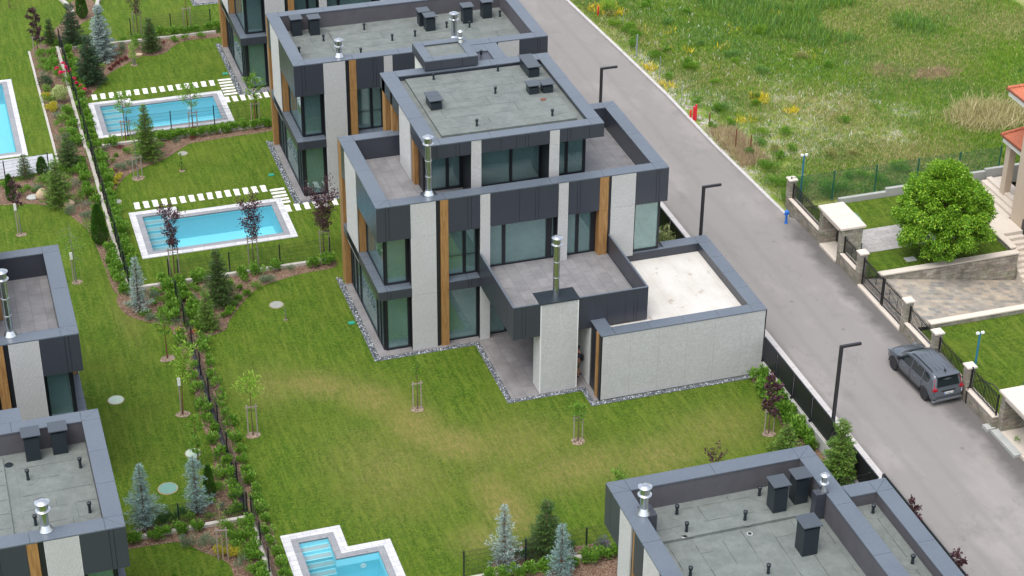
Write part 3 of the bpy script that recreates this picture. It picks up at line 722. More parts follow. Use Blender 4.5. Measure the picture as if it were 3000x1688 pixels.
# garage
GZ = 3.716
box_part(H1, 'garage', 'anthracite', (7.56, 15.9, -6.89, -.02, 0, 3.10)); box_part(H1, 'garage_parapet', 'anthracite', (8.12, 15.93, -6.89, -6.32, 3.1, 3.665), (15.32, 15.93, -6.32, .70, 3.1, 3.665), (11.9, 15.32, .12, .70, 3.1, 3.665), (7.52, 8.12, -6.89, -5.40, 3.1, 3.665), (10.42, 11.9, .12, .2, 3.1, 3.665))
box_part(H1, 'garage_roof', 'membrane_white', (8.13, 15.31, -6.31, .11, 3.11, 3.20), (10.4, 12, .0, .12, 3.11, 3.19))
rib(H1, 7.50, 15.97, -6.97, .06, 3.66, (3.18,), vj=(8.92, 10.39, 11.84, 13.28, 14.68)); box_part(H1, 'side_wall', 'frame_dark', (15.93, 15.99, -6.97, .72, 0, 3.66), (7.42, 7.495, -6.95, -6.7, .03, 3.66))
mb = MB()
for i in range(4): mb.box(8.16+i*1.785, 8.16+(i+1)*1.785-.014, -6.98, -6.30, 3.67, GZ)
mb.prism([(15.30,-6.98),(16.0,-6.98),(15.30,-6.30)], 3.67, GZ)
mb.prism([(16.0,-6.965),(16.0,-6.30),(15.32,-6.30)], 3.67, GZ)
for i in range(4): mb.box(15.3, 16.0, -6.29+i*1.6, -6.29+(i+1)*1.6-.014, 3.67, GZ)
mb.box(15.3, 16.0, .11, .77, 3.67, GZ); mb.box(13.42, 15.286, .08, .77, 3.67, GZ); mb.box(11.68, 13.405, .08, .215, 3.67, GZ)
mb.prism([(7.42,-6.98),(8.14,-6.98),(8.14,-5.35),(7.42,-5.35)], 3.67, GZ); mb.build('parapet_cap', 'coping_metal', H1)
box_part(H1, 'timber_panel', 'timber', (7.38, 7.50, -6.69, -6.38, .03, 3.66)); box_part(H1, 'side_wall', 'anthracite_dark', (7.46, 7.55, -6.38, -5.5, .03, 3.66))
rib(H1, -5.45, -1.4, 7.40, .03, 3.28, (), 'y');
dp = MB(); dp.tube([(10.55,-.35,3.45),(10.75,-.75,3.30)], .05, 10); dp.build('drain_pipe', 'white_plastic', H1)
box_part(H1, 'plinth', 'paving_tile', (3.43, 7.45, -5.60, .5, -.1, .03), (7.2, 7.45, -6.9, -5.61, -.1, .03))

# --- villa behind: flat roof with vents
H2 = tag(empty('villa', (-.33, 17.35, 0), 0, (.983, 1, 1)), 'dark panelled villa with wide flat grey vented roof, directly behind the middle villa', 'villa')
lower_block(H2, 7.8); plinth(H2, y1=7.9)
mb = MB(); ring(mb, -1.7, 13.4, 0, 7.8, .72, 8.42, ws=(.72, .72, .70, .66), n=2.6); mb.build('parapet_cap', 'coping_metal', H2)
parapet(H2, -1.7, 13.4, 0, 7.8, .7, 6.95, 8.365, 'plaster_grey', ws=(.72, .72, .70, .66))
rf = box_part(H2, 'roof', 'bitumen', (-1.1, 12.7, .6, 7.3, 6.96, 7.40), (1.75, 9.2, 1.3, 6.2, 7.40, 7.50)); seams(rf, -.9, 12.6, .75, 7.0, 7.504, 1.0, 'x', 9)
for x, y in ((1.2,5.2),(3.85,5.9),(5.05,3.9),(6.5,4.1),(8.65,4.8),(10.05,4.7),(12.3,5.75),(2.8,2.5),(-.55,3.9)): vent_pipe(rf, x, y, 7.40 if not 1.75 < x < 9.2 else 7.5, .42)
for x, y, h in ((-.12,6.65,1.1),(.92,6.45,1.1),(7.45,5.75,1.05),(7.62,4.9,1.05),(10.15,5.6,1.1),(11.5,6.0,1.1)): vent_box(rf, x-.29, x+.29, y-.29, y+.29, 7.38, h)
flue(H2, 1.07, .55, 8.42, 1.15, .155, .27); flue(H2, 8.0, 1.0, 8.42, 1.75, .155, .28)

# --- villa at the top edge
H3 = tag(empty('villa', (-.66, 32.75, 0), 0, (.983, 1, 1)), 'dark panelled villa at the top edge, only its timber and glass corner in view', 'villa')
lower_block(H3, 8.0); plinth(H3, y1=7.8)
mb = MB(); ring(mb, -1.7, 13.4, 0, 8.0, .72, 8.42); mb.build('parapet_cap', 'coping_metal', H3); parapet(H3, -1.7, 13.4, 0, 8.0, .7, 6.95, 8.365)
box_part(H3, 'roof', 'bitumen', (-1.1, 12.7, .6, 7.4, 6.96, 7.4))

# --- villa at the left edge (mirror image of the middle one)
XF[:] = [-1, 1]
HL = tag(empty('villa', (-18.3, -7.17, 0)), 'dark villa at the left edge with pale tiled roof terrace and tall steel flue', 'villa')
lower_block(HL)
mb = MB(); ring(mb, -1.7, 13.4, 0, 8.07, .72, 8.42, ws=(.75, .70, .70, .64)); mb.build('parapet_cap', 'coping_metal', HL)
parapet(HL, -1.7, 13.4, 0, 8.07, .7, 6.95, 8.365, ws=(.75, .70, .70, .64)); box_part(HL, 'roof_terrace', 'terrace_tile', (-1.0, 12.75, .65, 7.5, 6.96, 7.22))
flue(HL, 1.1, .66, 8.42, 3.3, .155, .27)
box_part(HL, 'upper_storey', 'anthracite', (1.8, 9.8, 3.2, 9.8, 7.2, 10.3)); box_part(HL, 'timber_panel', 'timber', (1.25, 1.78, 4.03, 4.44, 7.23, 10.54)); box_part(HL, 'roof_slab', 'coping_metal', (1.25, 10.4, 1.5, 10.4, 10.3, 10.6))
box_part(HL, 'paving_stack', 'terrace_tile', (.35, 1.15, 2.1, 2.7, 7.22, 7.36)); box_part(HL, 'threshold', 'white_plastic', (.9, 1.5, 1.55, 1.75, 7.22, 7.3))
# --- villa at the bottom left
HB = tag(empty('villa', (-18.25, -21.13, 0)), 'dark villa in the bottom left corner with grey felt roof and two tall vent boxes', 'villa')
lower_block(HB, 8.0)
mb = MB(); ring(mb, -1.7, 13.4, 0, 8.0, .72, 8.42, ws=(.72, .72, .72, .72), n=2.6); mb.box(1.3, 6, 8.01, 9.0, 8.37, 8.42); mb.build('parapet_cap', 'coping_metal', HB)
box_part(HB, 'parapet', 'anthracite', (1.35, 6, 8.02, 8.95, 3.2, 8.365))
parapet(HB, -1.7, 13.4, 0, 8.0, .7, 6.95, 8.365, 'plaster_grey', ws=(.72, .72, .72, .72))
rf = box_part(HB, 'roof', 'bitumen', (-1.1, 12.7, .6, 7.4, 6.96, 7.38), (-1.0, 1.80, .7, 7.1, 7.38, 7.45), (2.25, 12.6, .7, 7.1, 7.38, 7.45)); seams(rf, -.95, 1.75, .75, 7.0, 7.455, .95, 'x', 5, .03); seams(rf, 2.3, 12, .75, 7.0, 7.455, .95, 'x', 6, .03)
vent_box(rf, .78, 1.36, 6.5, 7.05, 7.4, 1.28); vent_box(rf, -.28, .30, 6.65, 7.20, 7.4, 1.22)
for x, y in ((1.42,5.3),(-.62,5.5),(-.62,2.5),(1.42,2.3)): vent_pipe(rf, x, y, 7.45, .5)
flue(HB, 1.12, .62, 8.42, 1.42, .16, .28)
dr = MB(); dr.lathe([(.17,0),(.17,.012),(.09,.014)], (2.05, 6.6, 7.385), 16); dr.build('drain', 'box_metal', rf)
XF[:] = [1, 1]

# --- villa at the bottom right, seen from behind
H4 = tag(empty('villa', (1.3, -23.83, 0)), 'dark villa at the bottom right with grey felt roof, three tall vent boxes, side wing', 'villa')
D4 = -14.0
mb = MB(); ring(mb, 0, 8.5, D4, 0, .72, 8.42, n=2.9, ws=(.74, .74, .72, .72)); ring(mb, 8.502, 10.37, D4, -2.83, .72, 8.42, n=2.9, ws=(.05, .72, .72, .72), skip='l'); mb.build('parapet_cap', 'coping_metal', H4)
parapet(H4, 0, 8.5, D4, 0, .7, 6.95, 8.365, 'plaster_grey', ws=(.74, .74, .72, .72)); parapet(H4, 8.44, 10.37, D4, -2.83, .7, 6.95, 8.365, 'plaster_grey', ws=(.1, .72, .72, .72))
CL = Clad(H4); CL.run(-1.55, -.055, 0, 6.48, 8.36, (-.65, -.52), 'y'); CL.run(-4.0, -3.12, 0, 6.48, 8.36, (), 'y'); CL.run(-9, -5.6, 0, 6.48, 8.36, (), 'y')
CL.run(0, 8.5, 0, 6.48, 8.36, (1.2, 3.5, 5.8), 'x', 1); CL.run(-2.8, -.055, 8.5, 6.48, 8.36, (), 'y', 1); CL.run(8.51, 10.37, -2.83, 6.48, 8.36, (9.4,), 'x', 1); CL.run(D4, -2.89, 10.37, 6.48, 8.36, (-5, -8), 'y', 1)
rib(H4, -2.72, -1.57, 0, .0, 8.36, (), 'y'); box_part(H4, 'pillar', 'frame_dark', (.072, .5, -2.86, -1.56, 0, 8.36)); box_part(H4, 'timber_panel', 'timber', (.05, .4, -3.10, -2.87, 0, 8.36)); rib(H4, -5.6, -4.05, 0, .0, 8.36, (), 'y')
box_part(H4, 'wall', 'anthracite_dark', (.5, 8.4, D4+.1, -.3, 0, 6.9), (8.4, 10.2, D4+.1, -3.1, 0, 6.9))
window(H4, -4.03, -3.12, .3, 3.3, 6.5, (), 'y')
rf = box_part(H4, 'roof', 'bitumen', (.7, 7.85, D4+.6, -.6, 6.96, 7.2), (.71, 7.84, -2.72, -.61, 7.2, 7.32)); seams(rf, .8, 7.8, -10, -2.8, 7.205, 1.0, 'y', 4, .03); seams(rf, .8, 7.8, -2.7, -.7, 7.324, .95, 'x', 8, .03)
w2 = box_part(H4, 'roof', 'bitumen', (8.5, 9.75, D4+.6, -3.5, 6.96, 7.85)); seams(w2, 8.55, 9.7, -10, -3.6, 7.855, 1.0, 'y', 2, .02)
for x, y in ((2.45,-1.3),(2.4,-2.4),(4.8,-2.4),(5.95,-1.15)): vent_pipe(rf, x, y, 7.32, .45)
for x, y in ((7.5,-3.0),(1.6,-4.75),(4.4,-5.45)): vent_pipe(rf, x, y, 7.2, .45)
for x, y in ((9.3,-4.05),(9.3,-7.2)): vent_pipe(w2, x, y, 7.85, .42)
vent_box(rf, 5.98, 6.55, -2.35, -1.75, 7.25, 1.36); vent_box(rf, 7.0, 7.55, -2.1, -1.55, 7.25, 1.36); vent_box(rf, 6.0, 6.62, -4.95, -4.3, 7.2, 1.40)
box_part(H4, 'flue_base', 'anthracite', (.6, 1.15, -2.45, -1.75, 7.3, 8.424), (7.35, 7.9, -3.1, -2.75, 7.3, 8.424)); flue(H4, .70, -2.2, 8.425, 1.38, .155, .27); flue(H4, 7.72, -2.93, 8.425, .9, .085, .18)
dr = MB(); dr.lathe([(.12,0),(.12,.012),(.09,.014)], (4.7, -3.1, 7.205), 16); dr.build('drain', 'concrete', rf); dr = MB(); dr.lathe([(.08,0),(.08,.004)], (4.7, -3.1, 7.22), 14); dr.build('drain_grate', 'box_metal', rf); box_part(rf, 'patch', 'concrete', (1.15,1.35,-3.2,-3.05,7.2,7.22), (2.1,2.3,-2.73,-2.6,7.3,7.33))
# ---------------------------------------------------------------- ground, road, beds
def flat(name, poly, z, mat, kind='structure', thick=0, label=None):
    mb = MB()
    if thick: mb.prism(poly, z-thick, z)
    else:
        n = len(poly); a = sum(poly[i][0]*poly[(i+1)%n][1]-poly[(i+1)%n][0]*poly[i][1] for i in range(n))
        mb.add([(x,y,z) for x,y in (poly if a > 0 else poly[::-1])], [tuple(range(n))])
    o = mb.build(name, mat); tag(o, label, None, None, kind); return o
def rect(x0, x1, y0, y1): return [(x0,y0),(x1,y0),(x1,y1),(x0,y1)]
flat('ground', rect(-2500, 2500, -2500, 2500), -1.9, 'field')

def holes_sheet(name, x0, x1, y0, y1, z, mat, holes):
    """flat sheet cut by axis-aligned rectangular holes"""
    xs = sorted({x0, x1} | {h[i] for h in holes for i in (0, 1)}); ys = sorted({y0, y1} | {h[i] for h in holes for i in (2, 3)})
    mb = MB()
    for i in range(len(xs)-1):
        for j in range(len(ys)-1):
            cx, cy = (xs[i]+xs[i+1])/2, (ys[j]+ys[j+1])/2
            if any(h[0] < cx < h[1] and h[2] < cy < h[3] for h in holes): continue
            mb.add([(xs[i],ys[j],z),(xs[i+1],ys[j],z),(xs[i+1],ys[j+1],z),(xs[i],ys[j+1],z)], [(0,1,2,3)])
    o = mb.build(name, mat); tag(o, None, None, None, 'structure'); return o
POOLH = [(-10.98,-9.66,13.9,17.98),(-9.66,-3.6,13.9,17.3),(-11.42,-4.30,29.35,33.25),(-8.80,-7.50,-18.9,-13.45),(-7.50,-5.62,-18.9,-15.02),(-22.9,-17.0,28.3,38.4)]
holes_sheet('lawn', -60, 15.92, -50, 90, 0, 'lawn', POOLH)

# road with its light edging strip
RZ = .75
flat('road', [(17.28,-60),(23.95,-60),(23.95,-2.4),(23.75,5.9),(23.3,6.6),(22.85,15.5),(22.72,23),(22.35,30),(21.75,40),(21.2,52),(20.4,90),(14.8,90),(16.9,50)], RZ-.02, 'asphalt', thick=.6)
tag(box_part(None, 'roadside_kerb', 'kerb_stone', *[(16.08, 17.32, -46+i*2.0, -46+(i+1)*2.0-.02, .2, RZ+.02) for i in range(68)]), kind='structure')
kb = MB(); line_ = [(23.3,6.2),(22.87,15.6),(22.74,23),(22.37,30),(21.77,40),(21.2,52),(20.6,70)]
for (xa,ya),(xb,yb) in zip(line_[:-1], line_[1:]):
    n = max(1, int((yb-ya)/1.0))
    for i in range(n):
        t0, t1 = i/n, (i+1)/n-.02/(yb-ya)
        p = (xa+(xb-xa)*t0, ya+(yb-ya)*t0); q = (xa+(xb-xa)*t1, ya+(yb-ya)*t1)
        kb.prism([p, (p[0]+.2, p[1]), (q[0]+.2, q[1]), q], .3, RZ+.10)
tag(kb.build('kerb', 'kerb_stone'), kind='structure')

# retaining walls beside the road with dark solid fence
def road_wall(y0, y1, label, flabel, post_y, z=.75, top=2.12):
    wl = empty('retaining_wall', (15.98, y0, 0)); tag(wl, label, 'wall')
    mb = MB(); mb.box(-.10, .10, 0, y1-y0, -.3, z-.05); mb.build('wall', 'concrete', wl)
    mb = MB(); mb.box(-.02, .11, 0, y1-y0, z-.045, z); mb.build('wall_cap', 'wall_cap', wl)
    fe = empty('panel_fence', (15.98, y0, z)); tag(fe, flabel, 'fence')
    ps = [p-y0 for p in post_y]
    for a, b in zip(ps[:-1], ps[1:]):
        mb = MB(); mb.box(.0, .03, a+.04, b-.04, .04, top-z); mb.build('panel', 'fence_panel', fe)
    for p in ps:
        mb = MB(); mb.box(-.05, .0, p-.03, p+.03, .0, top-z); mb.box(-.09, .04, p-.08, p+.08, 0, .03); mb.build('post', 'fence_metal', fe)
    mb = MB(); mb.box(-.01, .05, ps[0], ps[-1], top-z, top-z+.03); mb.build('rail', 'fence_metal', fe)
road_wall(-19.2, -6.98, 'grey concrete retaining wall along the road beside the lawn of the middle villa', 'solid black panel fence on the retaining wall next to the white garage', [-19.1,-16.9,-14.6,-12.45,-10.4,-8.5,-7.0])
road_wall(.8, 17.2, 'low retaining wall behind the middle villa, seen past its right corner', 'solid black panel fence beside the road behind the white garage roof', [.9,3.2,5.5,7.8,10.1,12.4,14.7,17.1])
road_wall(-42, -19.3, 'retaining wall beside the road at the bottom right villa', 'solid black fence edge between the bottom right villa and the road', [-41.9,-38.9,-35.6,-32.3,-29,-25.7,-22.4,-19.5], .75, 2.62)

# garden walls and wire fences
def low_wall(label, pts, wd=.2, h=.16, z=0, cap='wall_cap'):
    xs = [p[0] for p in pts]; ys = [p[1] for p in pts]
    o = empty('garden_wall', (xs[0], ys[0], z)); tag(o, label, 'wall'); mb = MB()
    for (xa,ya),(xb,yb) in zip(pts[:-1], pts[1:]):
        dx, dy = xb-xa, yb-ya; L = math.hypot(dx, dy); nx, ny = -dy/L*wd/2, dx/L*wd/2; xa -= xs[0]; xb -= xs[0]; ya -= ys[0]; yb -= ys[0]
        mb.prism([(xa-nx,ya-ny),(xb-nx,yb-ny),(xb+nx,yb+ny),(xa+nx,ya+ny)], -.2, h)
    mb.build('wall', cap, o); return o
low_wall('pale low wall under the wire fence, from the boulders to the silver cedar', [(-12.9,27.4),(-12.9,9.95)])
low_wall('pale low wall along the gardens behind the pink rose bush', [(-12.98,43.2),(-12.98,27.42)])
low_wall('pale low wall behind the shrub row of the near pool garden', [(-12.79,10.12),(-1.75,10.12)])
low_wall('pale low wall behind the shrub row of the far pool garden', [(-12.85,27.52),(-2.1,27.52)])
low_wall('pale low wall with shrubs at the foot of the topmost lawn', [(-12.85,42.78),(-2.35,42.78)])
low_wall('pale low wall behind the shrubs at the bottom left villa', [(-16.6,-11.12),(-10.62,-11.12)])
low_wall('pale low wall between the two black fences at the bottom left, beside the mulch bed', [(-10.46,-11.25),(-10.46,-19.5)], .22, .2)
low_wall('pale low wall with shrubs below the big dry lawn, left of the bottom right villa', [(-3.2,-18.08),(4.9,-18.08)], .24, .16)
low_wall('short pale wall left of the dark topiary bush', [(-14.85,43),(-14.78,25.2)], .14, .12)
low_wall('curved white garden edging left of the topmost column thuja', [(-12.6,54),(-11.9,51.9),(-11.5,50.4),(-11.3,48.9)], .25, .2)
low_wall('curved white garden edging right of the topmost column thuja', [(-9.0,54),(-9.2,51),(-9.45,50.1),(-9.6,48.9)], .25, .2)

def wire_fence(label, x0, y0, x1, y1, n, h=1.3, z=.12, mesh_step=.055, first=True, mat='fence_metal', rows=6):
    """posts with panels of fine wire"""
    L = math.hypot(x1-x0, y1-y0); o = empty('wire_fence', (x0, y0, z), math.atan2(y1-y0, x1-x0)); tag(o, label, 'fence')
    step = L/(n-1)
    for i in range(n):
        mb = MB(); mb.box(i*step-.03, i*step+.03, -.03, .03, 0, h+.06); mb.box(i*step-.07, i*step+.07, -.07, .07, 0, .015); mb.build('post', mat, o)
    ww_ = .0055 if mat == 'green_metal' else .003
    for i in range(n-1):
        mb = MB(); a, b = i*step+.03, (i+1)*step-.03; k = int((b-a)/mesh_step)
        for j in range(k+1):
            x = a+(b-a)*j/k; mb.box(x-ww_, x+ww_, .030, .035, .06, h)
        for j in range(rows):
            zz = .08+(h-.12)*j/(rows-1); mb.box(a, b, .036, .046, zz-.004, zz+.004)
        mb.build('wire_panel', mat, o)
    return o
wire_fence('black wire fence on the pale wall between the left garden and the far pool', -12.80, 43.1, -12.80, 27.55, 9, mesh_step=.13, rows=4)
wire_fence('black wire fence on the pale wall between the left garden and the near pool', -12.80, 27.3, -12.80, 10.1, 11, mesh_step=.13, rows=4)
wire_fence('black wire fence running down the mulch strip left of the big lawn', -10.64, 10.4, -10.56, -11.0, 10, 1.35, 0, .13, rows=4)
wire_fence('black wire fence on the low wall in the bottom left corner', -10.44, -11.4, -10.44, -19.0, 5, 1.2, .2, .13, rows=4)
wire_fence('black wire fence in front of the near pool', -10.15, 10.3, -1.9, 10.3, 4, 1.3, 0)
wire_fence('black wire fence in front of the far pool', -10.3, 28.62, -2.3, 28.62, 4, 1.25, 0)
wire_fence('black wire fence at the foot of the topmost lawn', -7.95, 43.87, -2.5, 43.95, 3, 1.25, 0)
wire_fence('black wire fence behind the blue cedars at the bottom left villa', -16.4, -10.8, -10.7, -10.95, 3, 1.3, 0)
wire_fence('black wire fence behind the shrubs at the bottom edge left of the bottom right villa', -2.63, -17.9, 5.6, -17.9, 4, 1.35, .1)
wire_fence('black wire fence behind the patio at the left edge', -20.5, 24.35, -15.4, 25.1, 3, 1.25, 0)
wire_fence('short black wire fence between the green spruce and the bottom right villa', 13.0, -18.6, 15.8, -18.6, 2, 1.3, .75)

def bed(name, pts, z=.012, mat='mulch'):
    P = [Vector((x, y, 0)) for x, y in pts]; n = len(P); out = []
    for i in range(n):                        # rounded outline
        a, b, c, d = P[i-1], P[i], P[(i+1)%n], P[(i+2)%n]
        for k in range(4):
            t = k/4; out.append(tuple((.5*((2*b)+(c-a)*t+(2*a-5*b+4*c-d)*t*t+(3*b-a-3*c+d)*t**3))[:2]))
    mb = MB(); mb.add([(x,y,z) for x,y in out], [tuple(range(len(out)))]); me_ = mb
    a = sum(out[i][0]*out[(i+1)%len(out)][1]-out[(i+1)%len(out)][0]*out[i][1] for i in range(len(out)))
    if a < 0: mb.f = [f[::-1] for f in mb.f]
    tag(mb.build(name, mat), kind='structure')
bed('ground', [(-12.75,43.3),(-11.2,42.9),(-8.2,42.65),(-5,42.7),(-2.3,42.7),(-2.2,42.0),(-4.55,42.0),(-5.6,41.2),(-6.18,40.4),(-7.11,40.1),(-7.72,40.3),(-9.01,39.2),(-10.27,38.0),(-11.37,35.8),(-12.5,34.0),(-12.72,36),(-12.8,38.7)])
bed('ground', [(-12.7,27.4),(-9.68,27.4),(-5,27.4),(-1.8,27.4),(-1.9,26.75),(-4.2,26.65),(-6.47,26.5),(-7.15,26.25),(-8.6,24.9),(-10.17,24.0),(-11.14,23.3),(-11.97,21.8),(-12.41,20),(-12.66,17.8),(-12.75,20.5)])
bed('ground', [(-18.9,24.2),(-16.81,24.5),(-14.6,26.0),(-13.1,26.5),(-13.1,22),(-13.1,17),(-13.1,10.2),(-13.6,10.3),(-13.75,13),(-13.9,15.5),(-14.2,17.6),(-14.75,19.1),(-15.2,20.3),(-16.78,21.4),(-18.9,22.0)])
bed('ground', [(-12.7,9.95),(-9.85,9.98),(-5.1,9.98),(-1.9,9.98),(-2.0,9.3),(-3.6,9.2),(-5.38,8.75),(-6.48,8.2),(-7.62,6.7),(-8.45,5.3),(-8.6,4.8),(-9.49,4.35),(-9.93,4.1),(-10.0,3.0),(-9.85,.5),(-9.92,-2),(-9.88,-5.2),(-9.92,-8.2),(-9.7,-10),(-9.7,-13),(-9.7,-18),(-10.4,-18.3),(-10.4,-11),(-10.6,0),(-10.75,5),(-11.0,8),(-11.9,9.3)])
bed('ground', [(-13.05,10.0),(-13.6,9.3),(-13.3,7.7),(-12.33,6.6),(-11.4,5.9),(-11.25,4.6),(-11.2,2),(-11.15,0),(-11.2,-1.8),(-11.25,-3.6),(-11.2,-5.7),(-11.4,-7),(-12.0,-9.3),(-12.9,-10.1),(-13.9,-10.35),(-15.6,-10.4),(-16.4,-10.6),(-16.4,-11.6),(-15.05,-11.75),(-13.7,-11.9),(-12.93,-12.8),(-12.0,-13.9),(-11.9,-15.2),(-11.8,-18),(-10.62,-18.2),(-10.62,-11.2),(-10.7,-6),(-10.72,0),(-10.75,6),(-11.2,8.2),(-12,9.4)], .016)
flat('weed_cloth', [(-10.72,4.2),(-10.50,4.2),(-10.45,-11.0),(-10.66,-11.0)], .026, 'weed_mat')
bed('ground', [(15.3,-7.35),(15.2,-8.1),(15.15,-8.8),(15.1,-9.9),(15.1,-11.1),(14.7,-12.4),(14.2,-13.1),(14.0,-14.5),(14.5,-16),(15.85,-16.2),(15.85,-12),(15.85,-7.3)])
bed('ground', [(-2.2,-18.22),(1,-18.22),(5.4,-18.22),(5.4,-20.5),(2,-21),(-2.2,-20.5)])
bed('ground', [(-1.3,-17.8),(-.5,-16.7),(.5,-16.5),(1.4,-16.6),(2.6,-17.2),(4.6,-17.3),(5.2,-17.85),(2,-17.9)])
bed('ground', [(-14.75,43.2),(-13.2,43.4),(-13.1,36),(-13.1,28),(-13.2,26.3),(-14.7,25.4),(-14.75,31),(-14.74,36)])
bed('ground', [(-12.7,44.3),(-10.9,47),(-9.9,48.2),(-9.7,51),(-11.3,51),(-12,48),(-13.6,45)])
for x, y, r in ((-9.12,-4.90,.36),(-1.16,-5.07,.33),(5.35,-9.85,.36),(14.17,-11.9,.34),(-15.36,11.75,.30),(-17.7,17.9,.30),(-11.93,2.9,.38),(-11.99,-2.2,.33),(-8.45,39.0,.25),(-7.92,23.0,.2),(-5.54,4.78,.12),(-10.51,22.8,.40)):
    flat('bare_soil', [(x+r*math.cos(a)*random.uniform(.85,1.15), y+r*.85*math.sin(a)*random.uniform(.85,1.15)) for a in [2*math.pi*i/14 for i in range(14)]], .02, 'dry_bed')

# gravel strips of grey and white pebbles round the villas
def pebble_strip(lines, name='gravel'):
    me_pts = []; mb = MB(); rnd = random.Random(5)
    for q_, ((xa,ya),(xb,yb),wd) in enumerate(lines):
        dx, dy = xb-xa, yb-ya; L = math.hypot(dx, dy); nx, ny = -dy/L, dx/L; zq = .006+.004*q_
        mb.add([(xa,ya,zq),(xb,yb,zq),(xb+nx*wd,yb+ny*wd,zq),(xa+nx*wd,ya+ny*wd,zq)], [(0,1,2,3)])
    mb.mi = [2]*len(mb.f)
    for (xa,ya),(xb,yb),wd in lines:
        dx, dy = xb-xa, yb-ya; L = math.hypot(dx, dy); nx, ny = -dy/L, dx/L
        for i in range(int(L*abs(wd)*190)):
            t, s_ = rnd.random(), rnd.uniform(.06, .94); r = rnd.uniform(.025, .055); x = xa+dx*t+nx*wd*s_; y = ya+dy*t+ny*wd*s_
            mb.cur = rnd.choice((0, 0, 1, 3)); a = rnd.uniform(0, 3); c, s2 = math.cos(a)*r, math.sin(a)*r; z = rnd.uniform(.02, .05)
            mb.add([(x+c,y+s2,z-.01),(x-s2*.7,y+c*.7,z-.01),(x-c,y-s2,z-.01),(x+s2*.7,y-c*.7,z-.01),(x,y,z+r*.6)], [(0,1,4),(1,2,4),(2,3,4),(3,0,4)])
    o = mb.build(name, ['pebble_dark', 'pebble_light', 'pebble_base', 'pebble_mid']); tag(o, kind='stuff'); return o
simple('pebble_dark', (.04,.048,.06), .6, 0, .4, .3, 9); simple('pebble_light', (.48,.50,.52), .6, 0, .4, .1, 9); simple('pebble_mid', (.22,.25,.28), .6, 0, .4, .2, 9)
simple('pebble_base', (.12,.13,.14), .9, 0, .2, .5, 30)
pebble_strip([((-1.78,8.2),(-1.78,-.36),-.30),((-2.08,-.11),(3.18,-.11),-.28),((3.42,-.11),(3.42,-5.62),-.28),((3.14,-5.61),(7.2,-5.61),-.27),((7.19,-5.61),(7.19,-7.0),-.27),((6.92,-6.98),(15.9,-6.98),-.30)])
pebble_strip([((-2.09,25.4),(-2.09,17.22),-.32),((-2.41,17.24),(2.8,17.24),-.30),((-2.42,40.9),(-2.42,32.6),-.32),((-2.74,32.64),(1.8,32.64),-.3)])
pebble_strip([((-3.05,49.4),(-3.05,47.9),.3),((-3.05,47.92),(-.9,47.92),.25)])
flat('patio', rect(-2.75, 0, 48.2, 51), .02, 'paving_tile', thick=.1)
flat('patio', [(-25,27.45),(-14.98,27.45),(-14.98,25.4),(-15.3,25.25),(-25,24.4)], .03, 'pale_paving', thick=.12)

# ---------------------------------------------------------------- swimming pools
def offset_poly(poly, d):
    n = len(poly); out = []
    a = sum(poly[i][0]*poly[(i+1)%n][1]-poly[(i+1)%n][0]*poly[i][1] for i in range(n)); sg = 1 if a > 0 else -1
    for i in range(n):
        p0, p1, p2 = poly[i-1], poly[i], poly[(i+1)%n]
        e1 = (p1[0]-p0[0], p1[1]-p0[1]); e2 = (p2[0]-p1[0], p2[1]-p1[1]); l1, l2 = math.hypot(*e1), math.hypot(*e2)
        n1 = (e1[1]/l1*sg, -e1[0]/l1*sg); n2 = (e2[1]/l2*sg, -e2[0]/l2*sg)
        out.append((p1[0]+(n1[0]+n2[0])*d, p1[1]+(n1[1]+n2[1])*d))
    return out
def band(mb, A, B, z, th):
    n = len(A)
    for i in range(n):
        j = (i+1) % n; q = [A[i], A[j], B[j], B[i]]; mb.prism(q, z-th, z)
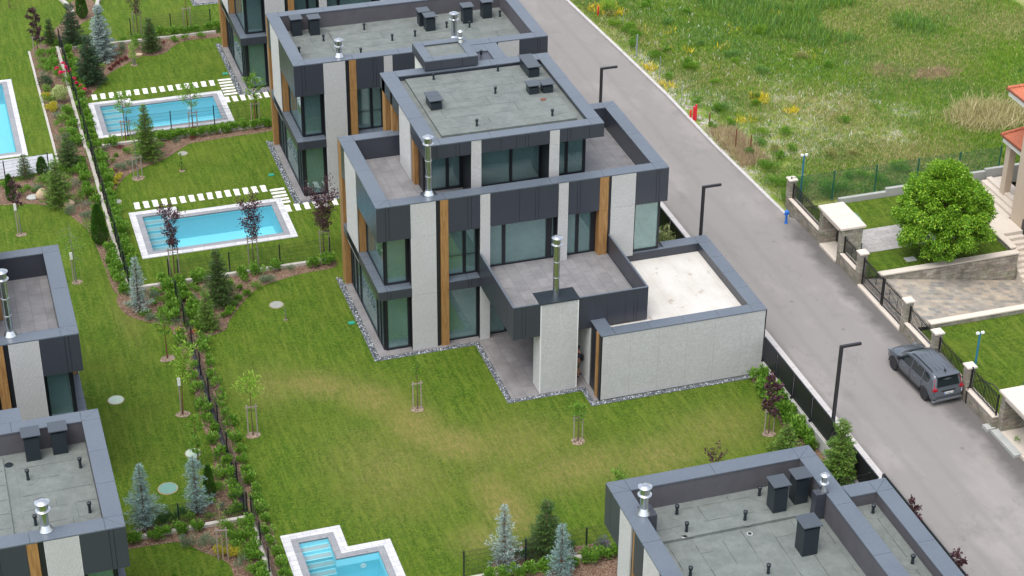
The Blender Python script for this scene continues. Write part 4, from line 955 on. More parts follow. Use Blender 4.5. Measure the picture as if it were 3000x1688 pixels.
def pool(label, water, steps, outer=.72, border=.32, depth=1.35, level=-.10, tread_y=None, nst=6):
    x0 = min(p[0] for p in water); y0 = min(p[1] for p in water)
    o = empty('swimming_pool', (x0, y0, 0)); tag(o, label, 'pool', None)
    P = [(x-x0, y-y0) for x, y in water]
    a = sum(P[i][0]*P[(i+1)%len(P)][1]-P[(i+1)%len(P)][0]*P[i][1] for i in range(len(P)))
    if a < 0: P = P[::-1]
    n = len(P); mb = MB()
    mb.add([(x,y,-depth) for x,y in P], [tuple(range(n))])
    for i in range(n):
        j = (i+1) % n; mb.add([(*P[i],-depth),(*P[j],-depth),(*P[j],-.02),(*P[i],-.02)], [(0,3,2,1)])
    mb.build('basin', 'pool_liner', o)
    mb = MB(); A = offset_poly(P, border); band(mb, P, A, .03, .08); mb.build('inner_border', 'pool_border', o)
    mb = MB(); A2 = offset_poly(P, border+.006); B2 = offset_poly(P, outer); band(mb, A2, B2, .035, .09); mb.build('coping', 'pool_stone', o)
    sx0, sx1, sy0, sy1 = steps; sx0 -= x0; sx1 -= x0; sy0 -= y0; sy1 -= y0
    st = MB(); tr = MB(); k = nst; dy = (sy1-sy0)/k
    for i in range(k):
        z = -.28-(depth-.45)*(k-1-i)/k; z = -.26-(depth-.4)*((k-1-i))/k
        st.box(sx0+.003, sx1, sy0+i*dy, sy0+(i+1)*dy-.003, -depth+.002, z); tr.box(sx0+.01, sx1-.012, sy0+i*dy+.05, sy0+(i+1)*dy-.06, z+.001, z+.006)
    s_ = st.build('steps', 'pool_liner', o); tr.build('tread', 'pool_tread', s_)
    mb = MB(); mb.add([(x,y,level) for x,y in P], [tuple(range(n))]); mb.build('water', 'pool_water', o)
    lt = MB(); xs = [p[0] for p in P]; yb = max(y for x, y in P if x > max(xs)-.3); lt.lathe([(.13,0),(.13,.02)], (max(xs)*.78, 0, 0), 14)
    lt.v = [(x, yb-.025+z, -.62+y) for x, y, z in lt.v]; lt.build('pool_light', 'white_plastic', o)
    return o
pool('turquoise pool with a notch at its top left, in front of the purple-leaved staked trees', [(-10.98,13.9),(-3.72,13.9),(-3.72,17.3),(-9.66,17.3),(-9.66,17.98),(-10.98,17.98)], (-10.98,-9.66,14.9,17.98), .68)
pool('turquoise pool farther back, behind two staked green trees', [(-11.42,29.35),(-4.35,29.35),(-4.35,32.75),(-10.1,32.75),(-10.1,33.25),(-11.42,33.25)], (-11.42,-10.1,30.3,33.25), .66)
pool('turquoise pool at the bottom edge with grey treaded steps', [(-8.80,-18.9),(-5.62,-18.9),(-5.62,-15.02),(-7.50,-15.02),(-7.50,-13.45),(-8.80,-13.45)], (-8.80,-7.50,-15.9,-13.45), .68, .30, 1.35, -.42)
pool('turquoise pool cut off by the left edge of the photo', [(-22.9,28.3),(-17.0,28.3),(-17.0,38.4),(-22.9,38.4)], (-22.9,-18.6,36.2,38.4), .62)

# stepping stones
def slab_proto(w_, d_):
    rnd = random.Random(int(w_*100)); mb = MB(); pts = []
    for (xa,ya),(xb,yb) in zip([(-w_/2,-d_/2),(w_/2,-d_/2),(w_/2,d_/2),(-w_/2,d_/2)], [(w_/2,-d_/2),(w_/2,d_/2),(-w_/2,d_/2),(-w_/2,-d_/2)]):
        for k in range(5): pts.append((xa+(xb-xa)*k/5+rnd.uniform(-.015,.015), ya+(yb-ya)*k/5+rnd.uniform(-.015,.015)))
    mb.prism(pts, -.03, .03); return mb.mesh('stepping_stone', 'step_slab')
ORD = ['first','second','third','fourth','fifth','sixth','seventh','eighth','ninth','tenth','eleventh','twelfth','thirteenth','fourteenth','fifteenth','sixteenth','seventeenth','eighteenth','nineteenth','twentieth']
sA, sB = slab_proto(.30, .80), slab_proto(.85, .24)
def stones(me_, pts, fmt, group):
    for i, (x, y) in enumerate(pts):
        o = link('stepping_stone', me_, None, (x, y, 0)); o.rotation_euler.z = random.uniform(-.03, .03)
        tag(o, fmt % ORD[i], 'stepping stone', group)
stones(sA, [(-11.07+i*.523, 19.40) for i in range(15)], 'pale upright stepping stone behind the near pool, %s from the left in the long row', 'stepping stones of the near pool')
stones(sB, [(-3.02, 19.05-i*.41) for i in range(5)], 'lengthwise slab %s from the top in the ladder by the near pool corner', 'stepping stones of the near pool')
stones(sA, [(-2.89+i*.545, 16.62) for i in range(6)], 'pale stepping stone in the short row between near pool and villa, %s from the left', 'stepping stones of the near pool')
stones(sA, [(-11.57+i*.537, 34.72) for i in range(15)], 'pale upright stepping stone behind the far pool, %s from the left in the long row', 'stepping stones of the far pool')
stones(sB, [(-3.2, 35.0-i*.45) for i in range(6)], 'lengthwise slab %s from the top in the ladder by the far pool corner', 'stepping stones of the far pool')
stones(sA, [(-3.57+i*.505, 31.97) for i in range(6)], 'pale stepping stone in the short row between far pool and villa, %s from the left', 'stepping stones of the far pool')

# covers in the lawns
def cover(label, x, y, r, mat='cover_green'):
    o = empty('manhole_cover', (x, y, 0)); tag(o, label, 'cover')
    mb = MB(); mb.lathe([(r,0),(r*.98,.035),(0.01,.04)], (0,0,.0), 26); mb.build('lid', mat, o)
    mb = MB(); mb.lathe([(r*1.10,0),(r*1.10,.02)], (0,0,0), 26); mb.build('rim', 'cover_rim', o)
simple('cover_pale', (.36,.44,.36), .6, 0, .4, .12, 8); simple('cover_teal', (.12,.24,.20), .6, 0, .4, .2, 8); simple('cover_stone', (.26,.27,.24), .8, 0, .4, .2, 12)
cover('pale green round cover in the left lawn beside the felt-roofed villa', -14.88, -.06, .37, 'cover_pale')
cover('dark green round cover in the lawn between the two blue cedars', -13.6, -7.87, .42, 'cover_teal')
cover('pale round cover partly behind the right blue cedar at the bottom left', -12.05, -5.5, .36, 'cover_pale')
cover('grey round cover beside the thin column shrub', -7.5, 25.25, .27, 'cover_stone'); cover('grey round stone cover left of the long stepping stone row', -12.1, 20.25, .26, 'cover_stone')
cover('grey round cover with dark rim near the big lawn bed corner', -5.68, 6.4, .34, 'cover_stone')
def boxcover(label, x, y):
    mb = MB(); mb.box(-.16,.16,-.13,.13,0,.05); o = mb.build('valve_box', 'cover_box', None, (x, y, 0)); tag(o, label, 'cover')
boxcover('small green valve box on the far lawn', -2.98, 35.9); boxcover('small green valve box beside the middle villa', -2.35, 3.5); boxcover('small green valve box on the lawn behind the near pool', -2.98, 20.95)
def rock(label, x, y, rx, ry, rz, z=0, mat='boulder'):
    mb = MB(); mb.sphere((0,0,rz*.45), (rx,ry,rz), 14, 9); rnd = random.Random(int(abs(x*91)))
    mb.v = [(a*rnd.uniform(.93,1.07)*(1+.15*math.sin(c*9)), b*rnd.uniform(.93,1.07), max(-.05, c*rnd.uniform(.94,1.05))) for a,b,c in mb.v]
    o = mb.build('boulder', mat, None, (x, y, z), True); tag(o, label, 'boulder')
rock('large sand coloured boulder below the big fir at the left', -16.1, 21.95, .38, .30, .42); rock('flat greyish boulder just left of the sand coloured one', -16.65, 22.1, .36, .3, .12, 0, 'concrete')
rock('rounded tan boulder between fir and lavender mounds', -14.75, 20.5, .30, .25, .30); rock('flat pale stone in the bed behind the far pool fir', -12.1, 41.0, .26, .2, .10); rock('flat pale stone at the bed edge near the small lime tree', -7.95, 40.5, .28, .2, .10)

# street lamps
def lamp(x, y, label, top=5.48):
    o = empty('street_lamp', (x, y, RZ)); tag(o, label, 'street lamp', 'street lamps along the road'); h = top-RZ
    mb = MB(); mb.box(-.075, .075, -.06, .06, .02, h-.12); mb.box(-.12,.12,-.12,.12,0,.03); mb.build('pole', 'lamp_paint', o)
    mb = MB(); mb.box(-.075, .98, -.06, .06, h-.118, h); a = mb.build('arm', 'lamp_paint', o)
    mb = MB(); mb.box(.45, .93, -.045, .045, h-.13, h-.119); mb.build('lens', 'white_plastic', a)
lamp(16.6, -13.5, 'angular black street lamp nearest the parked car'); lamp(16.6, 2.75, 'angular black street lamp behind the white garage roof'); lamp(16.6, 18.4, 'angular black street lamp farthest up the road, above the rooftop storey')
# ---------------------------------------------------------------- plants
def shrub_pts(n, rx, ry, h, lumps=7, rng=RNG):
    ang = rng.uniform(0, 2*np.pi, lumps); rr = rng.uniform(.15, .62, lumps); zz = rng.uniform(.32, .72, lumps)
    cs = np.stack([np.cos(ang)*rr*rx, np.sin(ang)*rr*ry, zz*h], 1); sz = rng.uniform(.34, .52, lumps)
    k = rng.integers(0, lumps, n); d = unit(rng.normal(size=(n,3))); rad = rng.uniform(.45, 1.0, n)**.6
    P = cs[k]+d*(rad*sz[k])[:,None]*np.array([rx, ry, h*.62]); P[:,2] = np.clip(P[:,2], .02, None)
    return P, unit(P-np.array([0,0,h*.25]))
def shrub_mesh(name, mat, r=.38, h=.6, n=520, L=.10, W_=.045, up=.5, lumps=8, stems=True):
    P, D = shrub_pts(n, r, r, h, lumps); D[:,2] += up
    Q = leaves(P, L, W_, unit(D), .55); return quads_mesh(name, Q, [mat])
LAUREL = [shrub_mesh('laurel_shrub', 'leaf_laurel', .56, .92, 620, .17, .08) for _ in range(5)]
SMALL = [shrub_mesh('small_shrub', 'leaf_laurel', .36, .6, 150, .15, .06) for _ in range(4)]
def place(me_, name, x, y, label, cat, group=None, s=1., z=0., rz=None, sz=None):
    o = link(name, me_, None, (x, y, z)); o.rotation_euler.z = random.uniform(0, 6.28) if rz is None else rz; o.scale = (s, s, s*(sz or 1)); tag(o, label, cat, group); return o
def part_mound(parent, name, x, y, r, h, mat, n, L, W_, up=1.2, z=0.):
    o = link(name, shrub_mesh(name, mat, r, h, n, L, W_, up), parent, (x, y, z)); return o
def row(pts, fmt, group, protos=LAUREL, s=(.85, 1.15), name='laurel_shrub', jit=.06):
    for i, (x, y) in enumerate(pts):
        place(protos[i % len(protos)], name, x+random.uniform(-jit, jit), y+random.uniform(-jit, jit), fmt % (ORD[i] if i < 20 else 'last'), 'shrub', group, random.uniform(*s))
def lin(a, b, n): return [(a[0]+(b[0]-a[0])*i/(n-1), a[1]+(b[1]-a[1])*i/(n-1)) for i in range(n)]
row(lin((-5.9,43.05), (-2.2,43.1), 6), 'glossy green shrub at the foot of the topmost lawn, %s from the left', 'shrubs at the foot of the topmost lawn', s=(.7,.85))
row([(-11.5,27.3)]+lin((-8.45,27.35), (-2.0,27.35), 11), 'glossy green shrub on the low wall before the far pool, %s from the left', 'shrubs before the far pool', s=(.66,.82))
row([(-10.95,9.9),(-10.2,9.75),(-9.2,9.85),(-6.9,9.75),(-6.1,9.75),(-5.0,9.8),(-2.9,9.7),(-2.2,9.75)], 'glossy green shrub on the low wall before the near pool, %s from the left', 'shrubs before the near pool', s=(.7,.92))
row(lin((-12.42,41.9), (-12.48,28.2), 16), 'green shrub right of the boundary fence beside the far garden, %s from the top', 'shrubs right of the boundary fence, far garden', s=(.68,.9))
row(lin((-12.42,26.9), (-12.36,10.9), 19), 'green shrub right of the boundary fence beside the near garden, %s from the top', 'shrubs right of the boundary fence, near garden', s=(.7,.95))
row([(-13.5,41.8),(-13.55,40.9),(-13.6,39.9),(-13.45,32.4),(-13.4,31.4),(-13.45,30.4),(-13.5,29.3),(-13.45,28.2)], 'green shrub left of the boundary fence beside the far garden, %s from the top', 'shrubs left of the boundary fence, far garden', s=(.62,.85))
row([(-13.55,25.2),(-13.6,24.2),(-13.5,23.2),(-13.5,22.2),(-13.4,21.2),(-13.35,20.2),(-13.4,19.2),(-13.4,18.2),(-13.45,17.2)], 'green shrub left of the boundary fence behind the column thuja, %s from the top', 'shrubs left of the boundary fence, near garden', s=(.65,.88))
row(lin((-13.32,14.4), (-13.2,9.9), 7), 'green shrub left of the boundary fence before the thuja, %s from the top', 'shrubs left of the boundary fence before the thuja', s=(.7,.88))
row([(-10.95,9.1),(-10.85,8.2),(-10.9,7.3),(-10.95,6.4),(-10.1,8.8),(-10.05,7.9),(-10.05,7.0),(-10.1,6.1)], 'green shrub at the top of the mulch strip fence, %s in the cluster', 'shrubs at the top of the mulch strip', s=(.75,1.))
row(lin((-10.92,-3.2), (-10.82,-10.6), 9), 'green shrub left of the mulch strip fence, %s from the top', 'shrubs left of the mulch strip fence', s=(.52,.78), jit=.14)
row(lin((-10.03,-5.4), (-9.9,-18.0), 17), 'green shrub right of the mulch strip fence at the lawn edge, %s from the top', 'shrubs right of the mulch strip fence', s=(.52,.76), jit=.1)
row(lin((-10.82,-11.9), (-10.82,-18), 9), 'green shrub left of the pale wall in the bottom left corner, %s from the top', 'shrubs left of the bottom wall', s=(.62,.88))
row(lin((15.42,-7.75), (15.45,-13.6), 10), 'green shrub at the foot of the concrete wall beside the garage, %s from the garage', 'shrubs along the concrete wall', s=(.88,1.12))
row([(-15.9,-11.35),(-15.45,-11.4),(-14.75,-11.4),(-14.2,-11.35),(-13.5,-11.3),(-12.9,-11.35)], 'green shrub at the low wall below the blue cedars, %s from the left', 'shrubs below the blue cedars', s=(.6,.8))
row([(-1.6,-18.35),(-.95,-18.4),(-.4,-18.4),(.1,-18.4),(.65,-18.45),(1.15,-18.45),(2.1,-18.45),(2.9,-18.45),(3.6,-18.45),(4.3,-18.4)], 'glossy green shrub at the low wall by the bottom edge, %s from the left', 'shrubs at the bottom edge', s=(.62,.84))
# sparse seedlings in the mulch strip
pts = [(-11.0,4.5),(-10.95,3.2),(-10.9,1.6),(-10.95,.4),(-10.9,-.7),(-10.95,-1.7),(-10.85,-2.5),(-10.2,5.0),(-10.15,4.0),(-10.1,2.7),(-10.1,1.4),(-10.1,.1),(-10.1,-1.2),(-10.05,-2.5),(-10.05,-3.7),(-10.1,-4.6)]
row(pts, 'small sparse seedling in the mulch strip, %s counted down each fence side', 'seedling shrubs in the mulch strip', SMALL, (.75,1.25), 'seedling_shrub', .12)
row([(-11.05,3.8),(-10.95,2.4),(-11.0,1.0),(-10.95,-.2),(-11.0,-2.1),(-10.2,3.3),(-10.0,2.0),(-10.2,.7),(-9.98,-.5),(-10.2,-1.8),(-10.0,-3.1),(-10.2,-4.1),(-11.05,-3.5),(-11.05,-4.9),(-11.05,-6.4),(-9.95,3.6),(-11.1,-7.9)], 'leafy seedling between the others in the mulch strip, %s in turn', 'seedling shrubs in the mulch strip', SMALL, (.7,1.2), 'seedling_shrub', .1)

def fill(pts, fmt, mats_, rr=(.25,.45), hh=(.25,.5)):
    for i, (x, y) in enumerate(pts):
        m_ = mats_[i % len(mats_)]; r = random.uniform(*rr); h = random.uniform(*hh)
        mound(fmt % (ORD[i] if i < 20 else 'extra ' + ORD[i-20]), 'shrub', x, y, r, h, m_, int(520*r*(r+h))+90, .11 if m_ == 'leaf_laurel' else .08, .045 if m_ == 'leaf_laurel' else .03)
def mound(label, cat, x, y, r, h, mat, n=None, L=.10, W_=.02, up=1.2, name='garden_shrub', z=0., lumps=9):
    n = n or int(1500*r*(r+h)+180)
    me_ = shrub_mesh(name, mat, r, h, n, L, W_, up, lumps); return place(me_, name, x, y, label, cat, None, 1., z)
LV = 'leaf_lavender'
mound('grey-green lavender mound beside the large silver spruce', 'shrub', -8.95, 41.3, .42, .5, LV, name='lavender_mound')
mound('grey-green lavender mound, left one of two right of the near garden mulch bed', 'shrub', -11.35, 24.1, .45, .5, LV, name='lavender_mound'); mound('grey-green lavender mound nearer the staked birch', 'shrub', -10.75, 24.2, .42, .5, LV, name='lavender_mound')
mound('grey-green lavender mound in front of the rounded boulder', 'shrub', -14.7, 19.6, .45, .45, LV, name='lavender_mound'); mound('grey-green lavender mound beside the column thuja', 'shrub', -13.95, 18.5, .50, .6, LV, name='lavender_mound')
mound('grey-green lavender mound below the low wall at the bottom left, left of two', 'shrub', -13.4, -12.2, .46, .5, LV, name='lavender_mound'); mound('grey-green lavender mound beside the staked sapling at the bottom left', 'shrub', -12.65, -12.6, .46, .6, LV, name='lavender_mound')
mound('grey-green lavender mound at the top of the bed by the middle villa', 'shrub', -5.7, 8.75, .55, .5, LV, name='lavender_mound'); mound('low dark green mound on the bed edge by the middle villa', 'shrub', -6.4, 8.4, .45, .4, 'leaf_laurel', L=.07)
lv_ = mound('lavender with violet flowers behind the fence by the bottom right villa', 'shrub', 3.7, -17.75, .55, .45, LV, name='lavender_mound'); part_mound(lv_, 'blooms', 0, 0, .5, .62, 'petal_violet', 200, .06, .03)
mound('small violet-flowered plant in the bed above the left lawn', 'flowers', -13.85, 20.2, .22, .3, 'petal_violet', 60, .05, .02, name='flower_plant')
for i, (x, y, r) in enumerate(((-11.55,23.2,.22),(-11.75,22.8,.24),(-11.95,22.3,.24),(-12.2,21.5,.2))): mound('bright yellow low shrub at the near garden bed edge, %s from the top' % ORD[i], 'shrub', x, y, r, .28, 'leaf_yellow', L=.09, W_=.04)
mound('golden shrub left of the boundary fence', 'shrub', -14.35, 33.5, .5, .6, 'leaf_yellow', L=.10, W_=.045); mound('golden low shrub below the dark topiary bush', 'shrub', -14.45, 35.6, .35, .35, 'leaf_yellow', L=.09, W_=.04)
mound('pale variegated shrub between golden shrub and boundary fence', 'shrub', -13.75, 34.4, .62, 1.15, 'leaf_varieg', L=.12, W_=.06); mound('variegated shrub with pale leaves behind the white garage roof', 'shrub', 15.5, 4.8, .55, 2.3, 'leaf_varieg', 1300, L=.13, W_=.07); mound('variegated shrub hiding the fence end behind the garage', 'shrub', 14.9, 4.2, .5, 1.1, 'leaf_varieg', 600, L=.12, W_=.06)
mound('yellow shrub with pinkish tips at the bottom left, left of two', 'shrub', -12.15, -13.2, .32, .45, 'leaf_yellow', L=.09, W_=.04); mound('yellow shrub with pinkish tips at the bottom left, right of two', 'shrub', -11.6, -13.5, .36, .45, 'leaf_yellow', L=.09, W_=.04)
mound('small yellow plant left of the mulch strip fence', 'shrub', -11.05, 5.0, .18, .4, 'leaf_yellow', 70, L=.09, W_=.05); mound('small yellow plant right of the mulch strip fence', 'shrub', -10.2, 4.75, .16, .35, 'leaf_yellow', 60, L=.09, W_=.05)
mound('red leaved small plant on the mulch strip fence', 'shrub', -10.38, 4.75, .13, .25, 'petal_pink', 40, L=.07, W_=.05)
for i, (x, y) in enumerate(((-10.05,38.6),(-9.75,38.95),(-9.45,39.4),(-9.2,39.75),(-8.9,40.0))): mound('dark red low shrub in the far bed, %s from the left' % ORD[i], 'shrub', x, y, .2, .25, 'leaf_red', L=.08, W_=.03)
mound('dark rounded topiary bush left of the boundary wall', 'shrub', -14.35, 37.2, .58, .85, 'needle_dark', 1500, .09, .03)
rb1 = mound('tall rose bush with pink blooms, right of the boundary fence', 'rose bush', -12.75, 36.8, .62, 1.0, 'leaf_laurel', 800, L=.10, W_=.05, name='rose_bush'); rb2 = mound('rose bush with pink blooms left of the boundary fence', 'rose bush', -13.35, 38.2, .5, .9, 'leaf_laurel', 600, L=.10, W_=.05, name='rose_bush')
for i, (x, y, z) in enumerate(((-13.5,37.9,.8),(-13.3,37.6,.6),(-13.2,37.2,.8),(-12.9,37.7,.9),(-12.75,37.3,.8),(-12.6,36.4,.6),(-12.5,35.9,.5),(-12.3,35.6,.4),(-12.15,35.2,.35),(-13.05,38.3,.9))):
    rb_ = rb1 if x > -13.1 else rb2; rb_.rotation_euler.z = 0; part_mound(rb_, 'bloom_cluster', x-rb_.location.x, y-rb_.location.y, .10+.03*(i % 3), .18, 'petal_pink', 56, .09, .08, .3, z)
for i, (x, y) in enumerate(((-14.3,-10.6),(-14.0,-10.5),(-13.7,-10.6),(-13.35,-10.4))): mound('sword-leaved iris clump between the blue cedars, %s from the left' % ORD[i], 'iris', x, y, .2, .55, 'leaf_iris', 90, .45, .03, 3.5, 'iris_clump')
for i, (x, y) in enumerate(((-.1,-17.4),(.2,-17.5),(2.3,-17.6))): mound('sword-leaved clump behind the bottom fence, %s from the left' % ORD[i], 'iris', x, y, .22, .5, 'leaf_iris', 100, .4, .03, 3.5, 'iris_clump')
for i, (x, y, r) in enumerate(((-7.25,8.5,.2),(-7.0,7.8,.26),(-7.5,7.4,.24),(-7.8,6.9,.22),(-8.1,6.4,.26),(-8.3,6.0,.22),(-8.6,5.9,.16))): mound('bright green perennial at the bed edge above the big lawn, %s from top' % ORD[i], 'perennial', x, y, r, .3, 'leaf_young', L=.14, W_=.03, name='perennial')
for i, (x, y, r, h) in enumerate(((-12.4,7.3,.55,.3),(-12.0,6.8,.5,.3),(-12.9,8.6,.45,.3),(-11.7,8.9,.5,.5),(-11.3,8.3,.45,.5),(-11.6,6.4,.4,.28),(-9.4,8.9,.4,.4),(-9.0,6.9,.4,.35))): mound('olive green low shrub around the silver cedar bed, %s in turn' % ORD[i], 'shrub', x, y, r, h, 'leaf_lavender' if i % 2 else 'leaf_laurel', L=.07, W_=.025)
for i, (x, y, r, h) in enumerate(((-12.9,43.6,.35,.5),(-12.2,43.35,.35,.45),(-11.6,43.4,.33,.45),(-14.2,41.0,.6,.4),(-14.2,40.0,.55,.4),(-8.6,43.2,.4,.35),(-7.7,43.2,.4,.35),(-6.6,43.1,.35,.35),(-5.2,41.9,.3,.4),(-4.6,42.1,.3,.4))): mound('green ground shrub around the topmost bed, %s from the left' % ORD[i], 'shrub', x, y, r, h, 'leaf_laurel', L=.07, W_=.03)
for i, (x, y, r, h) in enumerate(((-10.7,26.3,.35,.3),(-11.4,25.9,.2,.25),(-12.1,24.9,.25,.3),(-9.2,26.3,.25,.25),(-16.4,22.9,.35,.25),(-16.9,23.2,.3,.25),(-14.3,-14.1,.1,.1),(-11.2,-13.9,.45,.6),(-11.4,-12.5,.55,.65),(-11.1,-14.9,.4,.3),(-11.6,-11.6,.45,.6),(-12.0,-9.5,.3,.3),(-11.5,-8.4,.25,.3))): mound('green filler shrub in the beds, %s from near garden to bottom left' % ORD[i], 'shrub', x, y, r, h, 'leaf_laurel', L=.08, W_=.03)

LM = ['leaf_laurel', 'leaf_lavender', 'leaf_young', 'leaf_laurel', 'leaf_red', 'leaf_laurel']
fill([(-12.0,40.6),(-11.2,41.6),(-11.9,39.0),(-12.2,37.6),(-12.0,35.4),(-11.5,42.3),(-9.6,42.1),(-8.9,42.4),(-9.2,40.9),(-8.0,41.6),(-6.2,41.8),(-5.4,42.2),(-3.5,42.3),(-12.4,34.6),(-10.5,39.2),(-7.9,42.3)], 'low planting in the topmost garden bed, %s of the scattered clumps', LM)
fill([(-14.2,42.2),(-14.3,41.6),(-13.9,39.2),(-14.4,38.6),(-14.3,36.3),(-13.8,35.4),(-14.4,34.6),(-14.2,32.3),(-13.9,31.6),(-14.3,30.9),(-14.0,29.9),(-14.3,29.0),(-13.9,28.2),(-13.9,27.2),(-14.2,26.4),(-13.8,33.2)], 'low planting left of the boundary fence by the far garden, %s clump', ['leaf_laurel','leaf_young','leaf_laurel','leaf_lavender'], (.4,.55), (.4,.75))
fill([(-14.0,24.4),(-14.5,23.6),(-14.0,22.6),(-14.6,22.4),(-13.9,21.4),(-14.2,20.9),(-13.9,19.9),(-15.6,23.8),(-16.0,23.4),(-17.3,22.5),(-16.3,22.6),(-14.8,24.9),(-13.95,16.8),(-14.0,17.4),(-15.3,24.6),(-17.9,23.6)], 'low planting behind the sand coloured boulder, %s clump', ['leaf_laurel','leaf_young','leaf_lavender','leaf_laurel'], (.38,.58), (.4,.75))
fill([(-11.9,26.9),(-11.0,26.9),(-10.0,26.6),(-8.6,26.5),(-7.6,26.8),(-11.8,23.9),(-11.6,25.3),(-9.9,26.0),(-8.9,25.6),(-6.6,26.9)], 'low planting in the near garden bed, %s clump', ['leaf_lavender','leaf_red','leaf_young','leaf_laurel'], (.18,.32), (.2,.35))
fill([(-11.6,9.3),(-12.1,9.5),(-11.9,8.3),(-12.3,8.9),(-11.4,7.5),(-11.0,6.0),(-11.5,7.0),(-8.3,9.2),(-7.8,8.9),(-9.7,7.9),(-9.4,6.1),(-9.8,6.6),(-6.9,9.2),(-4.2,9.6),(-10.4,5.6),(-10.3,8.3),(-9.7,9.2),(-12.8,9.4)], 'low planting around the silver cedar and firs, %s clump', ['leaf_laurel','leaf_lavender','leaf_laurel','leaf_young'], (.28,.46), (.3,.55))
fill([(-11.3,-8.9),(-11.6,-10.2),(-11.2,-10.6),(-12.2,-10.7),(-13.2,-10.6),(-14.2,-10.9),(-11.5,-12.2),(-11.9,-12.9),(-11.3,-13.2),(-11.5,-14.4),(-11.3,-15.6),(-11.7,-11.4),(-11.3,-7.6)], 'low planting at the bottom left beds, %s clump', ['leaf_laurel','leaf_lavender','leaf_laurel','leaf_young'], (.3,.5), (.3,.6))
# ---- conifers
def conifer(label, x, y, h, r, mat, style='fir', z=0., name='fir_tree', seed=1, lean=0., dens=1.):
    """trunk with whorls of branches clad in needle sprays"""
    rng = np.random.default_rng(seed); o = empty(name, (x, y, z)); tag(o, label, 'conifer')
    mb = MB(); mb.tube([(0,0,0),(lean*.4,0,h*.5),(lean,0,h*.98)], [.055+.012*h, .04+.005*h, .008], 7); 
    Cs, Ds, Ls, Ws = [], [], [], []
    thuja = style == 'thuja'
    if thuja:
        n = int(5200*r*h*dens); t = rng.uniform(0, 1, n)**.85; rad = r*np.sin(np.clip(t*1.02, 0, 1)**.55*np.pi)**.55*(1-.25*t)
        rad = r*np.clip(1-t, 0, 1)**.45*np.clip(t*6, 0, 1)**.5
        th = rng.uniform(0, 2*np.pi, n); rr = rad*(1-.32*rng.uniform(0, 1, n)**2)*(1+.10*np.sin(th*5+t*9))
        C = np.stack([rr*np.cos(th), rr*np.sin(th), t*h], 1); D = np.stack([np.cos(th)*.5, np.sin(th)*.5, np.ones(n)*1.3], 1)
        Q = leaves(C, .12, .045, unit(D), .35)
    else:
        whorls = int(h/(.20 if style != 'cedar' else .24)); 
        for k in range(whorls):
            t = (k+.35)/whorls; zz = h*(.05+.93*t) if style != 'cedar' else h*(.08+.9*t)
            R = r*(1-t)**(.80 if style == 'fir' else .72)+.06
            if style == 'cedar': R *= rng.uniform(.55, 1.3)
            nb = int((7 if style == 'fir' else 6)+R*3.2)
            for b in range(nb):
                a = 2*np.pi*(b+rng.uniform(-.35,.35))/nb+k*1.7; Rb = R*(rng.uniform(.72, 1.12) if style != 'cedar' else rng.uniform(.45, 1.2))
                droop = {'fir': .10, 'cedar': -.02, 'spruce': .16}[style]*(1 if t < .8 else -3.5); zb = zz+rng.uniform(-.06, .06)
                dirv = np.array([np.cos(a), np.sin(a), 0.]); m = max(3, int(Rb/.05)); s = (np.arange(m)+.4)/m
                pz = zb - droop*Rb*s*1.6 + (.25*Rb*s**2 if style != 'cedar' else .10*Rb*s)
                pts = dirv[None]*(s*Rb)[:,None]+np.array([lean*t, 0, 0]); pts[:,2] = pz
                mb.tube([(lean*t,0,zb),tuple(pts[-1])], [.012+.01*(1-t), .004], 3, False)
                for q in range(m):
                    wd = Rb*.42*(1-s[q])+.05; kk = int((7 if style != 'cedar' else 6)*dens)
                    sd = np.array([-dirv[1], dirv[0], 0.]); off = rng.uniform(-1, 1, kk)
                    c = pts[q][None]+sd[None]*(off*wd*.8)[:,None]+rng.normal(size=(kk,3))*.018
                    d = dirv[None]*.8+sd[None]*(off*1.1)[:,None]; d = d+np.array([0,0,.25 if style != 'spruce' else .1]); Cs.append(c); Ds.append(d)
        C = np.concatenate(Cs); D = unit(np.concatenate(Ds)); ln = {'fir': .115, 'cedar': .13, 'spruce': .12}[style]
        Q = leaves(C, ln, .032 if style != 'cedar' else .024, D, .45 if style != 'cedar' else .7)
    mb.build('trunk', 'bark', o); link('crown', quads_mesh('crown', Q, [mat]), o); return o
conifer('dense dark green fir with full skirt, above the far pool steps', -11.5, 36.9, 3.4, 1.12, 'needle_dark', 'spruce', seed=2, dens=1.3)
conifer('large silver-blue spruce behind the dark fir', -10.3, 40.6, 3.9, 1.05, 'needle_silver', 'spruce', name='blue_spruce', seed=3, dens=1.4)
conifer('dark spruce left of the silver-blue spruce', -11.9, 43.5, 3.0, .95, 'needle_dark', 'spruce', name='spruce_tree', seed=4)
conifer('small fir at the upper end of the boundary fence', -13.3, 44.1, 1.8, .5, 'needle_green', 'fir', seed=5); conifer('fir with layered branches on the topmost low wall', -7.05, 40.8, 2.5, .82, 'needle_green', 'fir', seed=6)
conifer('tall yellow-green fir in front of the far pool', -9.6, 25.0, 3.7, .92, 'needle_bright', 'fir', seed=7); conifer('wide green fir beside the sand coloured boulder', -15.3, 20.8, 2.9, .95, 'needle_bright', 'spruce', seed=8, dens=1.2)
conifer('broad green fir left of the boundary fence end', -14.2, 25.2, 2.3, .95, 'needle_green', 'spruce', seed=9); conifer('thin young fir before the pale patio', -16.8, 24.7, 1.6, .55, 'needle_green', 'fir', seed=10, dens=.6)
conifer('small golden-green thuja cone beside the patio fence', -15.8, 25.0, 1.05, .36, 'needle_thuja', 'thuja', name='thuja', seed=11); conifer('dense column thuja left of the boundary wall', -13.62, 15.5, 2.5, .48, 'needle_thuja', 'thuja', name='thuja', seed=12)
